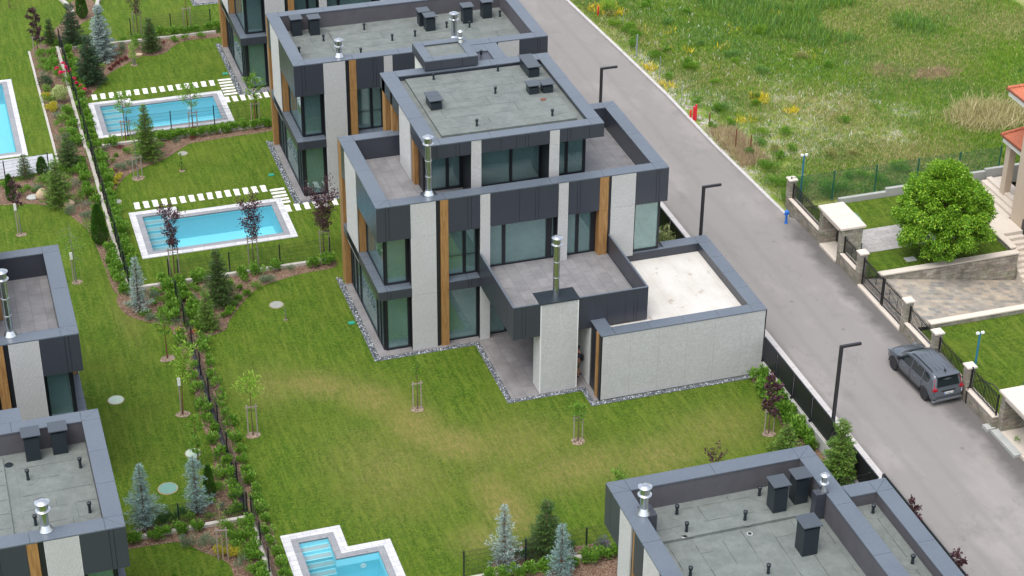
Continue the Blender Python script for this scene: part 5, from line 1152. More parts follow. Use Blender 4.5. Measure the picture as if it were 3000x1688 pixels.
conifer('slim thuja at the left edge behind the red-leaved sapling', -17.85, 22.1, 1.65, .3, 'needle_thuja', 'thuja', name='thuja', seed=13); conifer('column thuja between the curved edgings at the top edge', -10.75, 47.9, 2.3, .42, 'needle_thuja', 'thuja', name='thuja', seed=14)
conifer('sparse silver cedar at the foot of the boundary wall', -12.6, 7.75, 3.4, .62, 'needle_silver', 'cedar', name='blue_cedar', seed=15, dens=.9)
conifer('tall green fir with a bare leader, in the bed above the big lawn', -8.5, 7.3, 3.35, .95, 'needle_green', 'fir', seed=16); conifer('short bright-tipped fir right of the mulch strip fence', -9.52, 5.1, 2.3, .68, 'needle_bright', 'spruce', seed=17, dens=1.2)
conifer('blue cedar beside the bottom left villa roof corner', -15.0, -10.5, 3.6, .82, 'needle_blue', 'cedar', name='blue_cedar', seed=18); conifer('blue cedar near the mulch strip, right of two', -12.65, -10.2, 3.35, .72, 'needle_blue', 'cedar', name='blue_cedar', seed=19)
conifer('slim dark thuja behind the right blue cedar', -11.9, -9.1, 1.75, .28, 'needle_thuja', 'thuja', name='thuja', seed=20)
conifer('blue cedar at the bottom edge, left of the dark fir', -.8, -17.75, 3.5, .72, 'needle_silver', 'cedar', name='blue_cedar', seed=21); conifer('dark green fir between two blue cedars at the bottom edge', 1.2, -17.4, 2.9, 1.0, 'needle_green', 'spruce', seed=22, dens=1.2)
conifer('blue cedar at the bottom edge, right of the dark fir', 1.3, -19.1, 3.0, .62, 'needle_blue', 'cedar', name='blue_cedar', seed=23)
conifer('large green spruce between the black road fence and the bottom right villa', 15.25, -16.9, 3.9, 1.15, 'needle_bright', 'spruce', z=0., name='spruce_tree', seed=24, dens=1.4)
conifer('rounded young fir below the purple maple', 14.3, -13.5, 1.6, .72, 'needle_bright', 'spruce', seed=25, dens=1.3)

# ---- young broadleaved trees
def young(label, x, y, h, r, mat, crown0=.5, n=420, L=.12, W_=.055, bark='bark', style='round', lean=(0,0), seed=1, name='young_tree', z=0., stems=1, cat='tree'):
    rng = np.random.default_rng(seed); rnd = random.Random(seed); o = empty(name, (x, y, z)); tag(o, label, cat)
    mb = MB(); Cs = []
    for st in range(stems):
        bx, by = (0, 0) if stems == 1 else (rnd.uniform(-.08,.08), rnd.uniform(-.08,.08)); top = Vector((lean[0]+bx*2, lean[1]+by*2, h*.93))
        mb.tube([(bx,by,0),(bx+top.x*.25+rnd.uniform(-.02,.02),by+top.y*.25,h*.4),(top.x*.6,top.y*.6,h*.68),tuple(top)], [.028+.004*h, .022, .014, .005], 6)
        nb = 13 if style != 'bare' else 9
        for k in range(nb):
            t = crown0+(1-crown0)*(k+.3)/nb*.9; b = Vector((lean[0]*t, lean[1]*t, h*t*.95)); a = k*2.4+rnd.uniform(-.4,.4)
            R = r*{'round': math.sin(math.pi*min(1, max(.18, (t-crown0)/(1-crown0)*.85+.15)))**.7, 'vase': .35+.65*((t-crown0)/(1-crown0)), 'column': .55+.2*rnd.random(), 'weep': .9, 'bare': .8}[style]*rnd.uniform(.75,1.15)
            rise = {'round': .5, 'vase': 1.5, 'column': .7, 'weep': -.35, 'bare': .6}[style]*R
            e = b+Vector((math.cos(a)*R, math.sin(a)*R, rise)); mb.tube([tuple(b), tuple(b.lerp(e, .5)+Vector((0,0,.03))), tuple(e)], [.010,.007,.003], 4, False)
            m = max(4, int(n*1.5)//(nb*stems)); s = rng.uniform(.25, 1.08, m); c = np.array(b)[None]+(np.array(e-b))[None]*s[:,None]+rng.normal(size=(m,3))*r*.13
            if style == 'weep': c[:,2] -= s*r*.5
            Cs.append(c)
    n_ = n; C = np.concatenate(Cs); D = unit(C-np.array([lean[0]*.7, lean[1]*.7, h*.6])); D[:,2] -= .5
    mb.build('trunk', bark, o); link('crown', quads_mesh('crown', leaves(C, L, W_, unit(D), .9), [mat]), o); return o
def stakes(label, x, y, h=1.6, w_=.42, ang=0., z=0.):
    o = empty('tree_stake', (x, y, z), ang); tag(o, label, 'tree stake')
    for s_ in (-1, 1):
        mb = MB(); mb.tube([(s_*w_/2,0,0),(s_*w_/2*.98,0,h)], .030, 8); mb.build('post', 'stake_wood', o)
    mb = MB(); mb.box(-w_/2-.08, w_/2+.08, -.035, .0, h-.16, h-.10); mb.build('crossbar', 'stake_wood', o)
    mb = MB(); mb.box(-w_/2, w_/2, -.003, .003, h-.34, h-.31); mb.build('tie', 'green_metal', o)
young('bright lime green young tree on the left of the big lawn', -9.12, -4.9, 3.45, .62, 'leaf_lime', .66, 520, .15, .045, seed=1); stakes('wooden two-post stake of the lime green tree on the big lawn', -9.12, -4.88, 1.75, .43, -.08)
young('thin young tree with few leaves, in the middle of the big lawn', -1.16, -5.05, 2.85, .22, 'leaf_young', .72, 90, .12, .045, seed=2, style='bare'); stakes('wooden two-post stake in the middle of the big lawn', -1.16, -5.02, 1.6, .40)
young('small dark green young tree in front of the garage', 5.35, -9.8, 2.2, .32, 'leaf_young', .62, 330, .12, .05, seed=3); stakes('wooden two-post stake in front of the garage', 5.35, -9.78, 1.5, .43, .05)
young('purple maple on the lawn beside the concrete wall', 14.17, -11.85, 3.5, .52, 'leaf_purple', .30, 560, .13, .10, seed=4, style='column'); stakes('wooden two-post stake of the purple maple by the concrete wall', 14.17, -11.87, 1.45, .50, .12)
young('purple-leaved plum in front of the near pool steps', -10.25, 11.1, 4.0, .62, 'leaf_purple', .42, 1150, .11, .06, seed=5, style='vase'); stakes('wooden two-post stake of the plum before the pool steps', -10.25, 11.0, 1.72, .5)
young('purple-leaved plum in front of the right half of the near pool', -6.04, 10.66, 3.8, .85, 'leaf_purple', .48, 1150, .11, .06, seed=6, style='vase'); stakes('wooden two-post stake of the plum before the right half of the pool', -6.04, 10.63, 1.95, .5)
young('purple-leaved plum touching the left wall of the middle villa', -2.1, 10.9, 3.6, .95, 'leaf_purple', .45, 1700, .11, .06, seed=7, style='vase'); stakes('wooden two-post stake of the plum at the middle villa', -2.05, 10.88, 1.55, .5)
young('pale-stemmed birch with sparse leaves in the near garden', -10.51, 22.8, 4.0, .5, 'leaf_young', .35, 330, .08, .045, 'bark_grey', 'column', seed=8); stakes('wooden two-post stake of the pale-stemmed birch', -10.51, 22.8, 1.5, .50)
young('staked green tree before the far pool steps', -10.5, 28.1, 3.3, .55, 'leaf_young', .55, 480, .12, .05, 'bark_red', seed=9); stakes('wooden two-post stake before the far pool steps', -10.45, 28.2, 1.3, .5)
young('staked green tree before the right half of the far pool', -6.34, 28.5, 3.1, .62, 'leaf_young', .52, 520, .13, .05, 'bark_red', seed=10); stakes('wooden two-post stake before the right half of the far pool', -6.3, 28.5, 1.2, .5)
young('staked green tree at the left wall of the villa behind', -2.5, 28.2, 3.4, .62, 'leaf_young', .5, 560, .14, .05, 'bark_red', seed=11); stakes('wooden two-post stake at the left wall of the villa behind', -2.45, 28.3, 1.35, .5)
young('purple-leaved tree at the top edge right of the silver spruce', -7.5, 43.9, 3.6, .75, 'leaf_purple', .42, 640, .11, .06, seed=12, style='vase'); stakes('wooden two-post stake of the purple tree at the top edge', -7.48, 43.95, 1.7, .5)
young('thin young tree on the topmost lawn', -4.05, 44.2, 3.4, .4, 'leaf_young', .7, 160, .12, .05, 'bark_red', seed=13); stakes('wooden two-post stake on the topmost lawn', -4.05, 44.2, 1.55, .48)
young('dark purple column maple left of the boundary fence top', -14.28, 42.7, 3.5, .55, 'leaf_purple', .22, 800, .12, .09, seed=14, style='column'); stakes('wooden two-post stake of the dark column maple', -14.28, 42.7, 1.3, .5)
young('sparse weeping birch on the left lawn', -15.4, 11.75, 3.9, .75, 'leaf_young', .42, 420, .07, .04, 'bark_grey', 'weep', seed=15); young('small red-leaved maple on the left lawn', -17.7, 17.95, 3.6, .42, 'leaf_purple', .52, 330, .11, .08, 'bark_grey', 'column', seed=16)
def single(label, x, y, h):
    o = empty('tree_stake', (x, y, 0)); tag(o, label, 'tree stake'); mb = MB(); mb.tube([(0,0,0),(0,0,h)], .03, 8); mb.build('post', 'stake_wood', o); mb = MB(); mb.box(-.05,.09,-.05,.05,h-.42,h-.02); mb.build('guard', 'white_plastic', o)
single('single stake with white guard at the weeping birch', -15.52, 11.7, 1.9); single('single stake with white guard at the red-leaved maple', -17.85, 17.9, 2.0); single('single stake with white guard at the light green tree left of the mulch strip', -12.06, -2.2, 2.1)
young('green young tree with brown bark at the left lawn edge', -11.93, 2.92, 3.1, .42, 'leaf_young', .48, 560, .10, .05, 'bark_red', seed=17); young('light green young tree leaning over the mulch strip', -12.0, -2.2, 3.7, .62, 'leaf_lime', .55, 460, .16, .045, 'bark_red', 'vase', (.35,.0), seed=18)
young('leafy young tree behind the right blue cedar', -12.0, -6.6, 3.1, .45, 'leaf_young', .18, 900, .09, .045, 'bark_red', 'column', seed=19); young('thin sapling with an orange stem at the bottom left', -12.13, -13.6, 3.4, .25, 'leaf_young', .5, 70, .08, .03, 'cover_rim', 'bare', seed=20); stakes('wooden two-post stake of the thin sapling at the bottom left', -12.13, -13.65, 1.75, .42, -.25)
young('lime green multi-stem bush on the far bed edge', -8.45, 39.0, 1.5, .36, 'leaf_lime', .3, 260, .10, .05, 'bark_grey', 'column', seed=21, stems=3, name='young_bush'); young('slender upright shrub on the near garden lawn', -7.92, 23.03, 1.3, .12, 'leaf_young', .1, 160, .09, .04, style='column', seed=22, name='young_bush')
young('tiny lone sapling near the round cover on the big lawn', -5.54, 4.78, 1.15, .12, 'leaf_young', .3, 40, .07, .03, 'bark_grey', 'bare', seed=23); young('purple bush top behind the roof of the bottom right villa', 9.6, -15.9, 2.75, .5, 'leaf_purple', .4, 420, .10, .06, seed=24, style='vase')
young('green bush peeping over the left roof corner of the bottom right villa', 5.0, -15.95, 2.6, .4, 'leaf_young', .7, 260, .12, .05, seed=25, style='vase'); young('young tree cut off by the top left corner', -15.4, 51.2, 1.7, .5, 'leaf_young', .3, 260, .1, .05, seed=26)
young('purple maple between road fence and kerb strip, right of the bottom right villa', 15.6, -22.85, 4.05, .38, 'leaf_purple', .5, 260, .13, .10, seed=27, style='column', z=.0); young('purple maple at the bottom edge beside the road', 15.45, -26.7, 4.3, .5, 'leaf_purple', .4, 420, .13, .10, seed=28, style='column')
# ---------------------------------------------------------------- meadow across the road
def meadow(name, n, xr, yr, mats, probs, h, w_, clump=5, z=RZ, keep=None, seed=3, spread=.16, lean=.35):
    rng = np.random.default_rng(seed); x = rng.uniform(*xr, n); y = rng.uniform(*yr, n)
    kerb = np.interp(y, [6,15.6,23,30,40,52,70], [23.7,23.15,23.0,22.65,22.0,21.5,20.9]); ok = x > kerb+.15
    if keep is not None: ok &= keep(x, y, rng)
    x, y = x[ok], y[ok]; m = len(x)
    mi = rng.choice(len(mats), m, p=probs) if not callable(probs) else probs(x, y, rng)
    X = np.repeat(x, clump)+rng.normal(size=m*clump)*spread; Y = np.repeat(y, clump)+rng.normal(size=m*clump)*spread; MI = np.repeat(mi, clump)
    N = len(X); C = np.stack([X, Y, np.full(N, z)], 1); D = np.stack([rng.normal(size=N)*lean, rng.normal(size=N)*lean, np.ones(N)], 1)
    Q = leaves(C, np.full(N, h)*rng.uniform(.5, 1.3, N), w_, unit(D), .05); return tag(link(name, quads_mesh(name, Q, mats, MI)), kind='stuff')
flat('field', [(23.9,7.0),(70,7.6),(70,95),(20.2,95),(20.8,70),(21.4,52),(21.98,40),(22.58,30),(22.94,23),(23.08,15.5),(23.5,6.6)], RZ-.01, 'field', thick=.5)
def dens(x, y):
    bare = np.zeros_like(x)
    for cx, cy, rx, ry, a, s_ in BARE_PLACES: bare = np.maximum(bare, s_*np.exp(-((x-cx)/rx)**2-((y-cy)/ry)**2))
    return bare
def fpatch(x, y, sc, ph): return np.sin(x*sc+ph)*np.cos(y*sc*.8+ph*1.7)+.6*np.sin(x*sc*2.3+y*sc*1.1+ph*3)+.4*np.sin(y*sc*3.1-x*sc*1.3+ph)
def pick(x, y, rng):
    r = rng.random(len(x)); p = fpatch(x, y, .42, 1.3)+rng.normal(size=len(x))*1.1; q = fpatch(x, y, .23, 4.)+rng.normal(size=len(x))*1.0
    out = np.zeros(len(x), int); out[p > .35] = 1; out[(q > .55)] = 2; out[(q > 1.6) & (r < .5)] = 3
    out[np.exp(-((x-40.6)/2.3)**2-((y-21.0)/1.2)**2) > .35+rng.random(len(x))*.6] = 4
    out[np.exp(-((x-37.6)/2.2)**2-((y-22.5)/1.6)**2) > .6+rng.random(len(x))*.6] = 4
    out[np.exp(-((x-40.8)/2.6)**2-((y-14.3)/2.0)**2) > .2+rng.random(len(x))*.5] = 3
    return out
GM = ['grass_green', 'grass_teal', 'grass_olive', 'grass_tan', 'grass_pink']
meadow('meadow_grass', 125000, (21, 52), (7.4, 54), GM, pick, .235, .036, 5, keep=lambda x, y, r: r.random(len(x)) > dens(x, y)*1.02)
meadow('tall_grass', 2600, (36.5, 45), (11.2, 17.5), GM, lambda x, y, r: np.where(r.random(len(x)) < .8, 3, 2), .8, .035, 6, seed=5, lean=.5, spread=.3, keep=lambda x, y, r: ((x-40.8)/2.5)**2+((y-14.3)/1.9)**2 < r.random(len(x))*1.5)
meadow('tall_grass', 2600, (30, 46), (27, 38), GM, lambda x, y, r: np.where(r.random(len(x)) < .7, 1, 0), .75, .04, 7, seed=6, keep=lambda x, y, r: fpatch(x, y, .35, 2.) > .2)
meadow('dry_weeds', 900, (23.3, 25.2), (12.5, 17.5), ['leaf_red', 'grass_tan', 'grass_pink'], [.06,.5,.44], .45, .025, 7, seed=8, keep=lambda x, y, r: x < 24.9-(y-12)*.12+.6)
fl = [(23.8,37.2,1.0,.9),(24.4,36.4,.8,.5),(28.3,21,.7,.5),(29.4,18.5,.6,.4),(28.1,20.2,.6,.4),(26.0,18.1,.5,.4),(22.97,24.55,.4,.5),(23.4,24.2,.4,.4),(23.1,27.2,.5,.6),(32.1,27.6,2.2,1.0),(29,29,2.2,1.4),(35,33,.5,.4),(27,32,2.5,2),(27.5,25.5,2,1.3),(31,31,3,2),(34,26,2.5,1.5),(26.5,29,2,2),(25,33,1.5,2)]
meadow('wild_flowers', 30000, (22.5, 40), (15, 40), ['petal_yellow'], [1.], .42, .04, 4, seed=9, spread=.09, lean=.6, keep=lambda x, y, r: np.max([np.exp(-((x-a)/c)**2-((y-b)/d)**2)*(1 if c < 1.1 else .28) for a, b, c, d in fl], 0) > .22+r.random(len(x))*.9)
meadow('wild_flowers', 900, (23, 36), (13, 38), ['petal_white'], [1.], .28, .035, 3, seed=10, spread=.06, lean=.6)
for i, (x, y, r, h, m) in enumerate(((23.6,24.9,.45,.8,'leaf_young'),(24.1,28.3,.65,.9,'leaf_young'),(23.6,31.0,.5,.7,'leaf_laurel'),(24.2,32.2,.7,.7,'leaf_young'),(23.9,36.6,.9,1.0,'leaf_lime'),(23.9,20.8,.4,.7,'leaf_laurel'),(23.7,17.6,.35,.6,'leaf_laurel'),(24.3,9.9,.9,.6,'leaf_laurel'),(25.3,9.4,1.2,.7,'leaf_laurel'),(24.0,7.6,.55,.9,'leaf_laurel'),(24.8,11.8,.8,.6,'leaf_laurel'),(26.6,7.9,.9,1.0,'leaf_laurel'),(27.5,7.9,.8,.9,'leaf_laurel'),(29.2,27.2,.7,.6,'grass_teal'),(29.9,24.2,.7,.6,'grass_teal'),(28.9,26.2,.35,.5,'grass_green'),(33.5,25.8,.7,.6,'grass_olive'),(30.2,8.4,.7,.6,'leaf_laurel'),(32.0,9.3,.9,.6,'leaf_laurel'))):
    mound('wild bush on the field across the road, %s in turn' % ORD[i], 'wild bush', x, y, r, h, m, int(900*r*(r+h)+160), L=.10, W_=.03, name='wild_bush', z=RZ)
def post_(x, y, h, mat, label, r=.04, lean=0.):
    mb = MB(); mb.tube([(0,0,0),(lean,0,h)], r, 8); tag(mb.build('field_post', mat, None, (x, y, RZ)), label, 'post')
rb = random.Random(31)
BG = ['grass_green','leaf_young','grass_teal','leaf_laurel','grass_olive','leaf_young']
for i in range(40):
    y = rb.uniform(9, 42); x = (23.9 if y < 30 else 23.0)+abs(rb.gauss(0, 1))*(2.6 if i % 3 else 7)+.3
    r = rb.uniform(.3, .75); mound('wild bush scattered over the field across the road, %s' % ('number %d' % i if 0 else ORD[i % 20]+(' of the near half' if i < 20 else ' of the far half')), 'wild bush', x, y, r, rb.uniform(.35, .7), BG[i % 6], int(420*r*2)+80, L=.13, W_=.035, name='wild_bush', z=RZ)
post_(23.9, 14.7, 1.4, 'rust', 'rusty post in the dry weeds beside the kerb'); post_(24.56, 14.0, 1.25, 'rust', 'rusty post nearest the green hedge, right of the weedy rusty post'); post_(23.64, 18.1, .95, 'rust', 'short rusty post below the red marker tubes')
post_(23.15, 29.25, 1.55, 'galv', 'thick grey post at the kerb with white top', .05); post_(23.13, 25.1, 1.75, 'galv', 'thin grey post beside the round yellow-green bush', .022); post_(23.45, 22.1, 1.3, 'galv', 'thin grey post above the red marker tubes', .022); post_(24.05, 34.4, 1.2, 'galv', 'thin bluish post slanting in the weeds near the top', .018, .15)
post_(23.0, 36.3, .75, 'red_paint', 'red marker peg beside the yellow bush at the top', .06)
for i, (x, y, h) in enumerate(((23.0,19.55,.55),(23.13,19.35,.85),(23.2,19.2,1.05))): post_(x, y, h, 'red_paint', 'bright red marker tube at the kerb, %s of three from the left' % ORD[i], .07)

# ---------------------------------------------------------------- property with the stone wall across the road
GZ_ = .75
WX = 23.95
def stone_wall(y0, y1, label, ztop=1.40):
    o = empty('stone_wall', (WX, y0, RZ)); tag(o, label, 'wall'); mb = MB(); mb.box(-.15, .17, 0, y1-y0, -.5, ztop-RZ); mb.build('wall', 'stone_cladding', o)
    mb = MB(); mb.box(-.20, .22, 0, y1-y0, ztop-RZ+.002, ztop-RZ+.07); mb.build('coping', 'coping_stone', o)
def pillar(y, label, ztop=2.52, x=WX):
    o = empty('gate_pillar', (x, y, RZ)); tag(o, label, 'pillar'); mb = MB(); mb.box(-.19, .21, -.2, .2, -.5, ztop-RZ); mb.build('shaft', 'stone_cladding', o)
    mb = MB(); mb.box(-.25, .27, -.26, .26, ztop-RZ+.002, ztop-RZ+.08); mb.build('cap', 'coping_stone', o)
def scroll(mb, x, y, z0, z1):
    for s_ in (1, -1):
        pts = [(x, y+s_*.055*math.sin(t*9.4), z0+(z1-z0)*t) for t in [i/18 for i in range(19)]]; mb.tube(pts, .009, 4, False)
def railing(y0, y1, label, z0=1.50, h=.95, step=.115):
    o = empty('iron_railing', (WX+.02, y0, z0)); tag(o, label, 'railing'); L = y1-y0
    mb = MB(); mb.box(-.015,.015,0,L,.06,.09); mb.box(-.015,.015,0,L,h-.17,h-.14); mb.build('rail', 'black_iron', o)
    mb = MB(); n = int(L/step)
    for i in range(1, n): y = L*i/n; mb.box(-.013,.013,y-.013,y+.013,.0,h-.05); mb.add([(-.02,y,h-.05),(0,y-.02,h-.05),(.02,y,h-.05),(0,y+.02,h-.05),(0,y,h+.05)], [(0,1,4),(1,2,4),(2,3,4),(3,0,4)])
    mb.build('bars', 'black_iron', o)
    for c in ((.33, .67) if L > 3 else (.5,)): mb = MB(); scroll(mb, -.02, L*c, .2, h-.25); mb.build('scroll', 'black_iron', o)
    for y in (.03, L-.03): mb = MB(); mb.box(-.03,.03,y-.03,y+.03,-.04,h); mb.build('post', 'black_iron', o)
stone_wall(3.15, 6.95, 'stone-clad garden wall with pale coping beside the blue hydrant', 1.42); railing(3.2, 6.9, 'black iron railing on the wall by the blue hydrant', 1.50, .95)
pillar(7.15, 'stone pillar at the far end of the wall by the hydrant', 2.55)
stone_wall(-1.35, .45, 'stone-clad wall with pale coping between the covered gateway and the driveway gate', 1.42); railing(-1.3, .45, 'black iron railing between covered gateway and driveway gate', 1.50, 1.0)
pillar(-1.6, 'stone pillar at the far leaf of the driveway gate, beside the covered gateway', 2.60); pillar(-6.65, 'stone pillar with pale cap at the right leaf of the driveway gate', 2.60)
stone_wall(-9.45, -6.85, 'stone-clad wall with pale coping right of the driveway gate', 1.40); railing(-9.4, -6.9, 'black iron railing right of the driveway gate', 1.50, .95)
pillar(-9.68, 'stone pillar with pale cap beside the bonnet of the parked car', 2.55)
stone_wall(-12.6, -9.9, 'stone-clad wall with pale coping behind the parked car', 1.40); railing(-12.55, -9.95, 'black iron railing behind the parked car', 1.50, .95)
pillar(-12.85, 'stone pillar with pale cap beside the blue floodlight pole near the car', 2.55)
stone_wall(-15.6, -13.1, 'stone-clad wall with white coping under the black hoop, right of the car', 1.40); railing(-15.55, -13.05, 'black iron railing right of the car with the black hoop across it', 1.50, 1.15)
# driveway gate of two leaves
for y0, y1, lb in ((-4.05, -1.85, 'far leaf of the black iron driveway gate'), (-6.42, -4.12, 'near leaf of the black iron driveway gate')):
    o = empty('driveway_gate', (WX, y0, .86)); tag(o, lb, 'gate'); L = y1-y0; hh = 1.62
    mb = MB()
    for y in (0.03, L-.03): mb.box(-.03,.03,y-.03,y+.03,0,hh)
    for z in (.05, .55, hh-.18): mb.box(-.02,.02,.06,L-.06,z,z+.045)
    mb.build('frame', 'black_iron', o); mb = MB(); n = int(L/.115)
    for i in range(1, n): y = L*i/n; mb.box(-.013,.013,y-.013,y+.013,.095,hh-.04); mb.add([(-.02,y,hh-.04),(0,y-.02,hh-.04),(.02,y,hh-.04),(0,y+.02,hh-.04),(0,y,hh+.07)], [(0,1,4),(1,2,4),(2,3,4),(3,0,4)])
    mb.build('bars', 'black_iron', o)
    for c in (.33, .7): mb = MB(); scroll(mb, -.03, L*c, .7, 1.35); mb.build('scroll', 'black_iron', o)
tag(box_part(None, 'gate_sill', 'coping_stone', (WX-.22, WX+.2, -6.45, -1.8, .3, .84)), kind='structure')
# covered gateway
def portal(y0, y1, label, gate_side, zt=3.0, x1=25.05, front=23.72):
    o = empty('gateway', (front, y0, RZ)); tag(o, label, 'gateway'); L = y1-y0; W2 = x1-front; h = zt-RZ
    for a_, b_ in ((0, .35), (L-.35, L)): mb = MB(); mb.box(.05, W2-.05, a_, b_, -.4, h-.12); mb.build('pier', 'stone_cladding', o)
    mb = MB(); mb.box(0, W2, .36, L-.36, h-.32, h-.12); mb.build('lintel', 'coping_stone', o)
    mb = MB(); mb.box(-.08, W2+.08, -.08, L/2-.006, h-.115, h); mb.box(-.08, W2+.08, L/2+.006, L+.08, h-.115, h); mb.build('roof', 'coping_stone', o)
    g = MB(); a, b = .4, L-.4
    for y in (a, b): g.box(W2*.75-.02, W2*.75+.02, y-.03, y+.03, .1, h-.35)
    for z in (.12, .8, h-.5): g.box(W2*.75-.015, W2*.75+.015, a+.03, b-.03, z, z+.04)
    n = int((b-a)/.11)
    for i in range(1, n): y = a+(b-a)*i/n; g.box(W2*.75-.009, W2*.75+.009, y-.009, y+.009, .16, h-.46)
    g.build('gate', 'black_iron', o)
    mb = MB(); mb.box(-.02, W2+.2, .36, L-.36, -.3, .10); mb.build('threshold', 'coping_stone', o); return o
portal(.48, 3.12, 'stone gateway with pale flat roof left of the big green tree', 0); portal(-19.2, -15.62, 'stone gateway with white marble roof at the right edge, lower right', 0, 2.95, 26.2, 24.0)

flat('garden_lawn', rect(24.13, 37.2, 1.75, 6.75), .74, 'lawn', thick=.3); flat('garden_path', [(24.9,1.15),(25.4,1.0),(37.5,1.0),(37.5,3.55),(25.0,3.5)], .76, 'pale_gravel_path', thick=.2) if 'pale_gravel_path' in MT else None
t = tile_mat('garden_slab', ((.36,.345,.33), (.44,.42,.40)), .8, .4, (.24,.22,.21), .008, .8, .5, 5, .3)
flat('garden_path', [(24.9,1.2),(34.6,1.2),(34.6,3.6),(24.9,3.6)], .765, 'garden_slab', thick=.2)
flat('garden_lawn', rect(24.13, 33.6, -1.10, 1.2), .742, 'lawn', thick=.3); flat('garden_lawn', rect(24.13, 42, -19.5, -6.78), .742, 'lawn', thick=.3)
# driveway sloping down to the house
mb = MB(); mb.add([(24.0,-6.4,.80),(25.4,-6.4,.66),(34,-6.4,-.9),(42,-6.4,-1.2),(42,-1.3,-1.2),(34,-1.3,-.9),(25.4,-1.3,.66),(24.0,-1.3,.80)], [(0,1,6,7),(1,2,5,6),(2,3,4,5)]); tag(mb.build('pavement', 'drive_paving'), kind='structure')
o = empty('retaining_wall', (25.3, -1.4, 0)); tag(o, 'long stone-clad retaining wall with pale coping under the big green tree', 'wall'); mb = MB(); mb.box(0, 8.3, 0, .25, -1.3, .86); mb.build('wall', 'stone_cladding', o); mb = MB(); mb.box(-.05, 8.35, -.06, .36, .862, .93); mb.build('coping', 'coping_stone', o)
o = empty('retaining_wall', (25.4, -6.75, 0)); tag(o, 'stone-clad wall with pale coping between the driveway and the lawn behind the car', 'wall'); mb = MB(); mb.box(0, 12, 0, .25, -1.5, .98); mb.build('wall', 'stone_cladding', o); mb = MB(); mb.box(-.05, 12, -.06, .34, .982, 1.05); mb.build('coping', 'coping_stone', o)
o = empty('garden_wall', (33.35, -1.4, 0)); tag(o, 'stone parapet with pale coping beside the garden steps at the right edge', 'wall'); mb = MB(); mb.box(0, .26, .37, 3.4, -.5, 1.0); mb.build('wall', 'stone_cladding', o); mb = MB(); mb.box(-.06, .34, .36, 3.45, 1.002, 1.07); mb.build('coping', 'coping_stone', o)
o = empty('garden_wall', (26.9, 6.85, 0)); tag(o, 'stepped grey concrete wall under the green wire fence', 'wall')
for i, (a, b, h) in enumerate(((0, 2.95, 1.0), (2.97, 6.3, 1.2), (6.32, 9.3, 1.38), (9.32, 13, 1.5))): mb = MB(); mb.box(a, b, 0, .22, .4, h); mb.build('wall_section', 'concrete', o)
wire_fence('tall green wire fence between the field and the garden with the big tree', 23.9, 7.1, 37.2, 7.1, 6, 1.75, .95, .06, True, 'green_metal', 9)
wire_fence('green wire fence on the lawn behind the stone gateway at the right', 26.6, -13.6, 31, -13.0, 3, 1.2, .76, .08, True, 'green_metal', 6)
o = link('garden_cover', MB().box(-.3,.3,-.42,.42,0,.03).mesh('garden_cover', 'cover_teal'), None, (26.96, 5.1, .75)); tag(o, 'greenish square cover in the grass behind the covered gateway', 'cover')
o = link('garden_cover', MB().box(-.3,.3,-.22,.22,0,.03).mesh('garden_cover', 'concrete'), None, (27.75, -.1, .75)); tag(o, 'grey cover in the shade at the foot of the big tree', 'cover')
tag(box_part(None, 'letter_bench', 'black_iron', (25.1, 25.7, 1.6, 1.78, .8, 1.15)), 'small dark metal box behind the railing beside the covered gateway', 'box')
def floodpole(x, y, h, label):
    o = empty('floodlight_pole', (x, y, RZ)); tag(o, label, 'pole'); mb = MB(); mb.tube([(0,0,0),(0,0,h)], .05, 10); mb.build('pole', 'blue_paint', o)
    for s_ in (-1, 1): mb = MB(); mb.box(s_*.06, s_*.20, -.06, .05, h-.02, h+.08); mb.build('floodlight', 'white_plastic', o)
floodpole(24.6, 7.2, 3.2, 'tall blue pole with white floodlights at the far garden corner'); floodpole(24.6, -12.3, 3.2, 'tall blue pole with white floodlights behind the parked car')
o = empty('fire_hydrant', (23.03, 5.6, RZ)); tag(o, 'bright blue fire hydrant at the kerb end', 'hydrant'); mb = MB(); mb.lathe([(.10,0),(.10,.03),(.065,.04),(.065,.5),(.09,.52),(.09,.62),(.12,.64),(.12,.72),(.07,.78),(.03,.82)], (0,0,0), 14); mb.build('barrel', 'hydrant_blue', o)
for s_ in (-1, 1): mb = MB(); mb.tube([(0,0,.57),(s_*.15,0,.57)], [.045,.05], 10); mb.build('outlet', 'hydrant_blue', o)
mb = MB(); mb.tube([(23.75,-13.25,RZ),(23.76,-13.2,1.35),(23.85,-13.25,1.85),(24.15,-13.6,2.2),(24.5,-14.2,2.25),(24.7,-14.9,2.0),(24.75,-15.3,1.6)], .028, 8); tag(mb.build('cable_hoop', 'black_iron'), 'thin black hoop arching over the railing right of the car', 'hoop')
o = empty('doorstep', (23.6, -16.6, RZ)); tag(o, 'worn grey stone kerb blocks at the gateway in the lower right', 'kerb blocks')
for i, (a, b, c, d, h) in enumerate(((-.1,.35,.9,1.35,.14),(.05,.45,-.2,.85,.12),(.05,.45,-1.3,-.22,.13),(.46,2.4,-2.0,1.0,.085))): mb = MB(); mb.box(a,b,c,d,-.1,h); mb.build('block', 'concrete' if i < 3 else 'garden_slab', o)
mound('small weed growing between the kerb blocks at the lower right gateway', 'weed', 24.3, -17.0, .22, .35, 'leaf_laurel', 90, .1, .03, name='weed', z=.85)

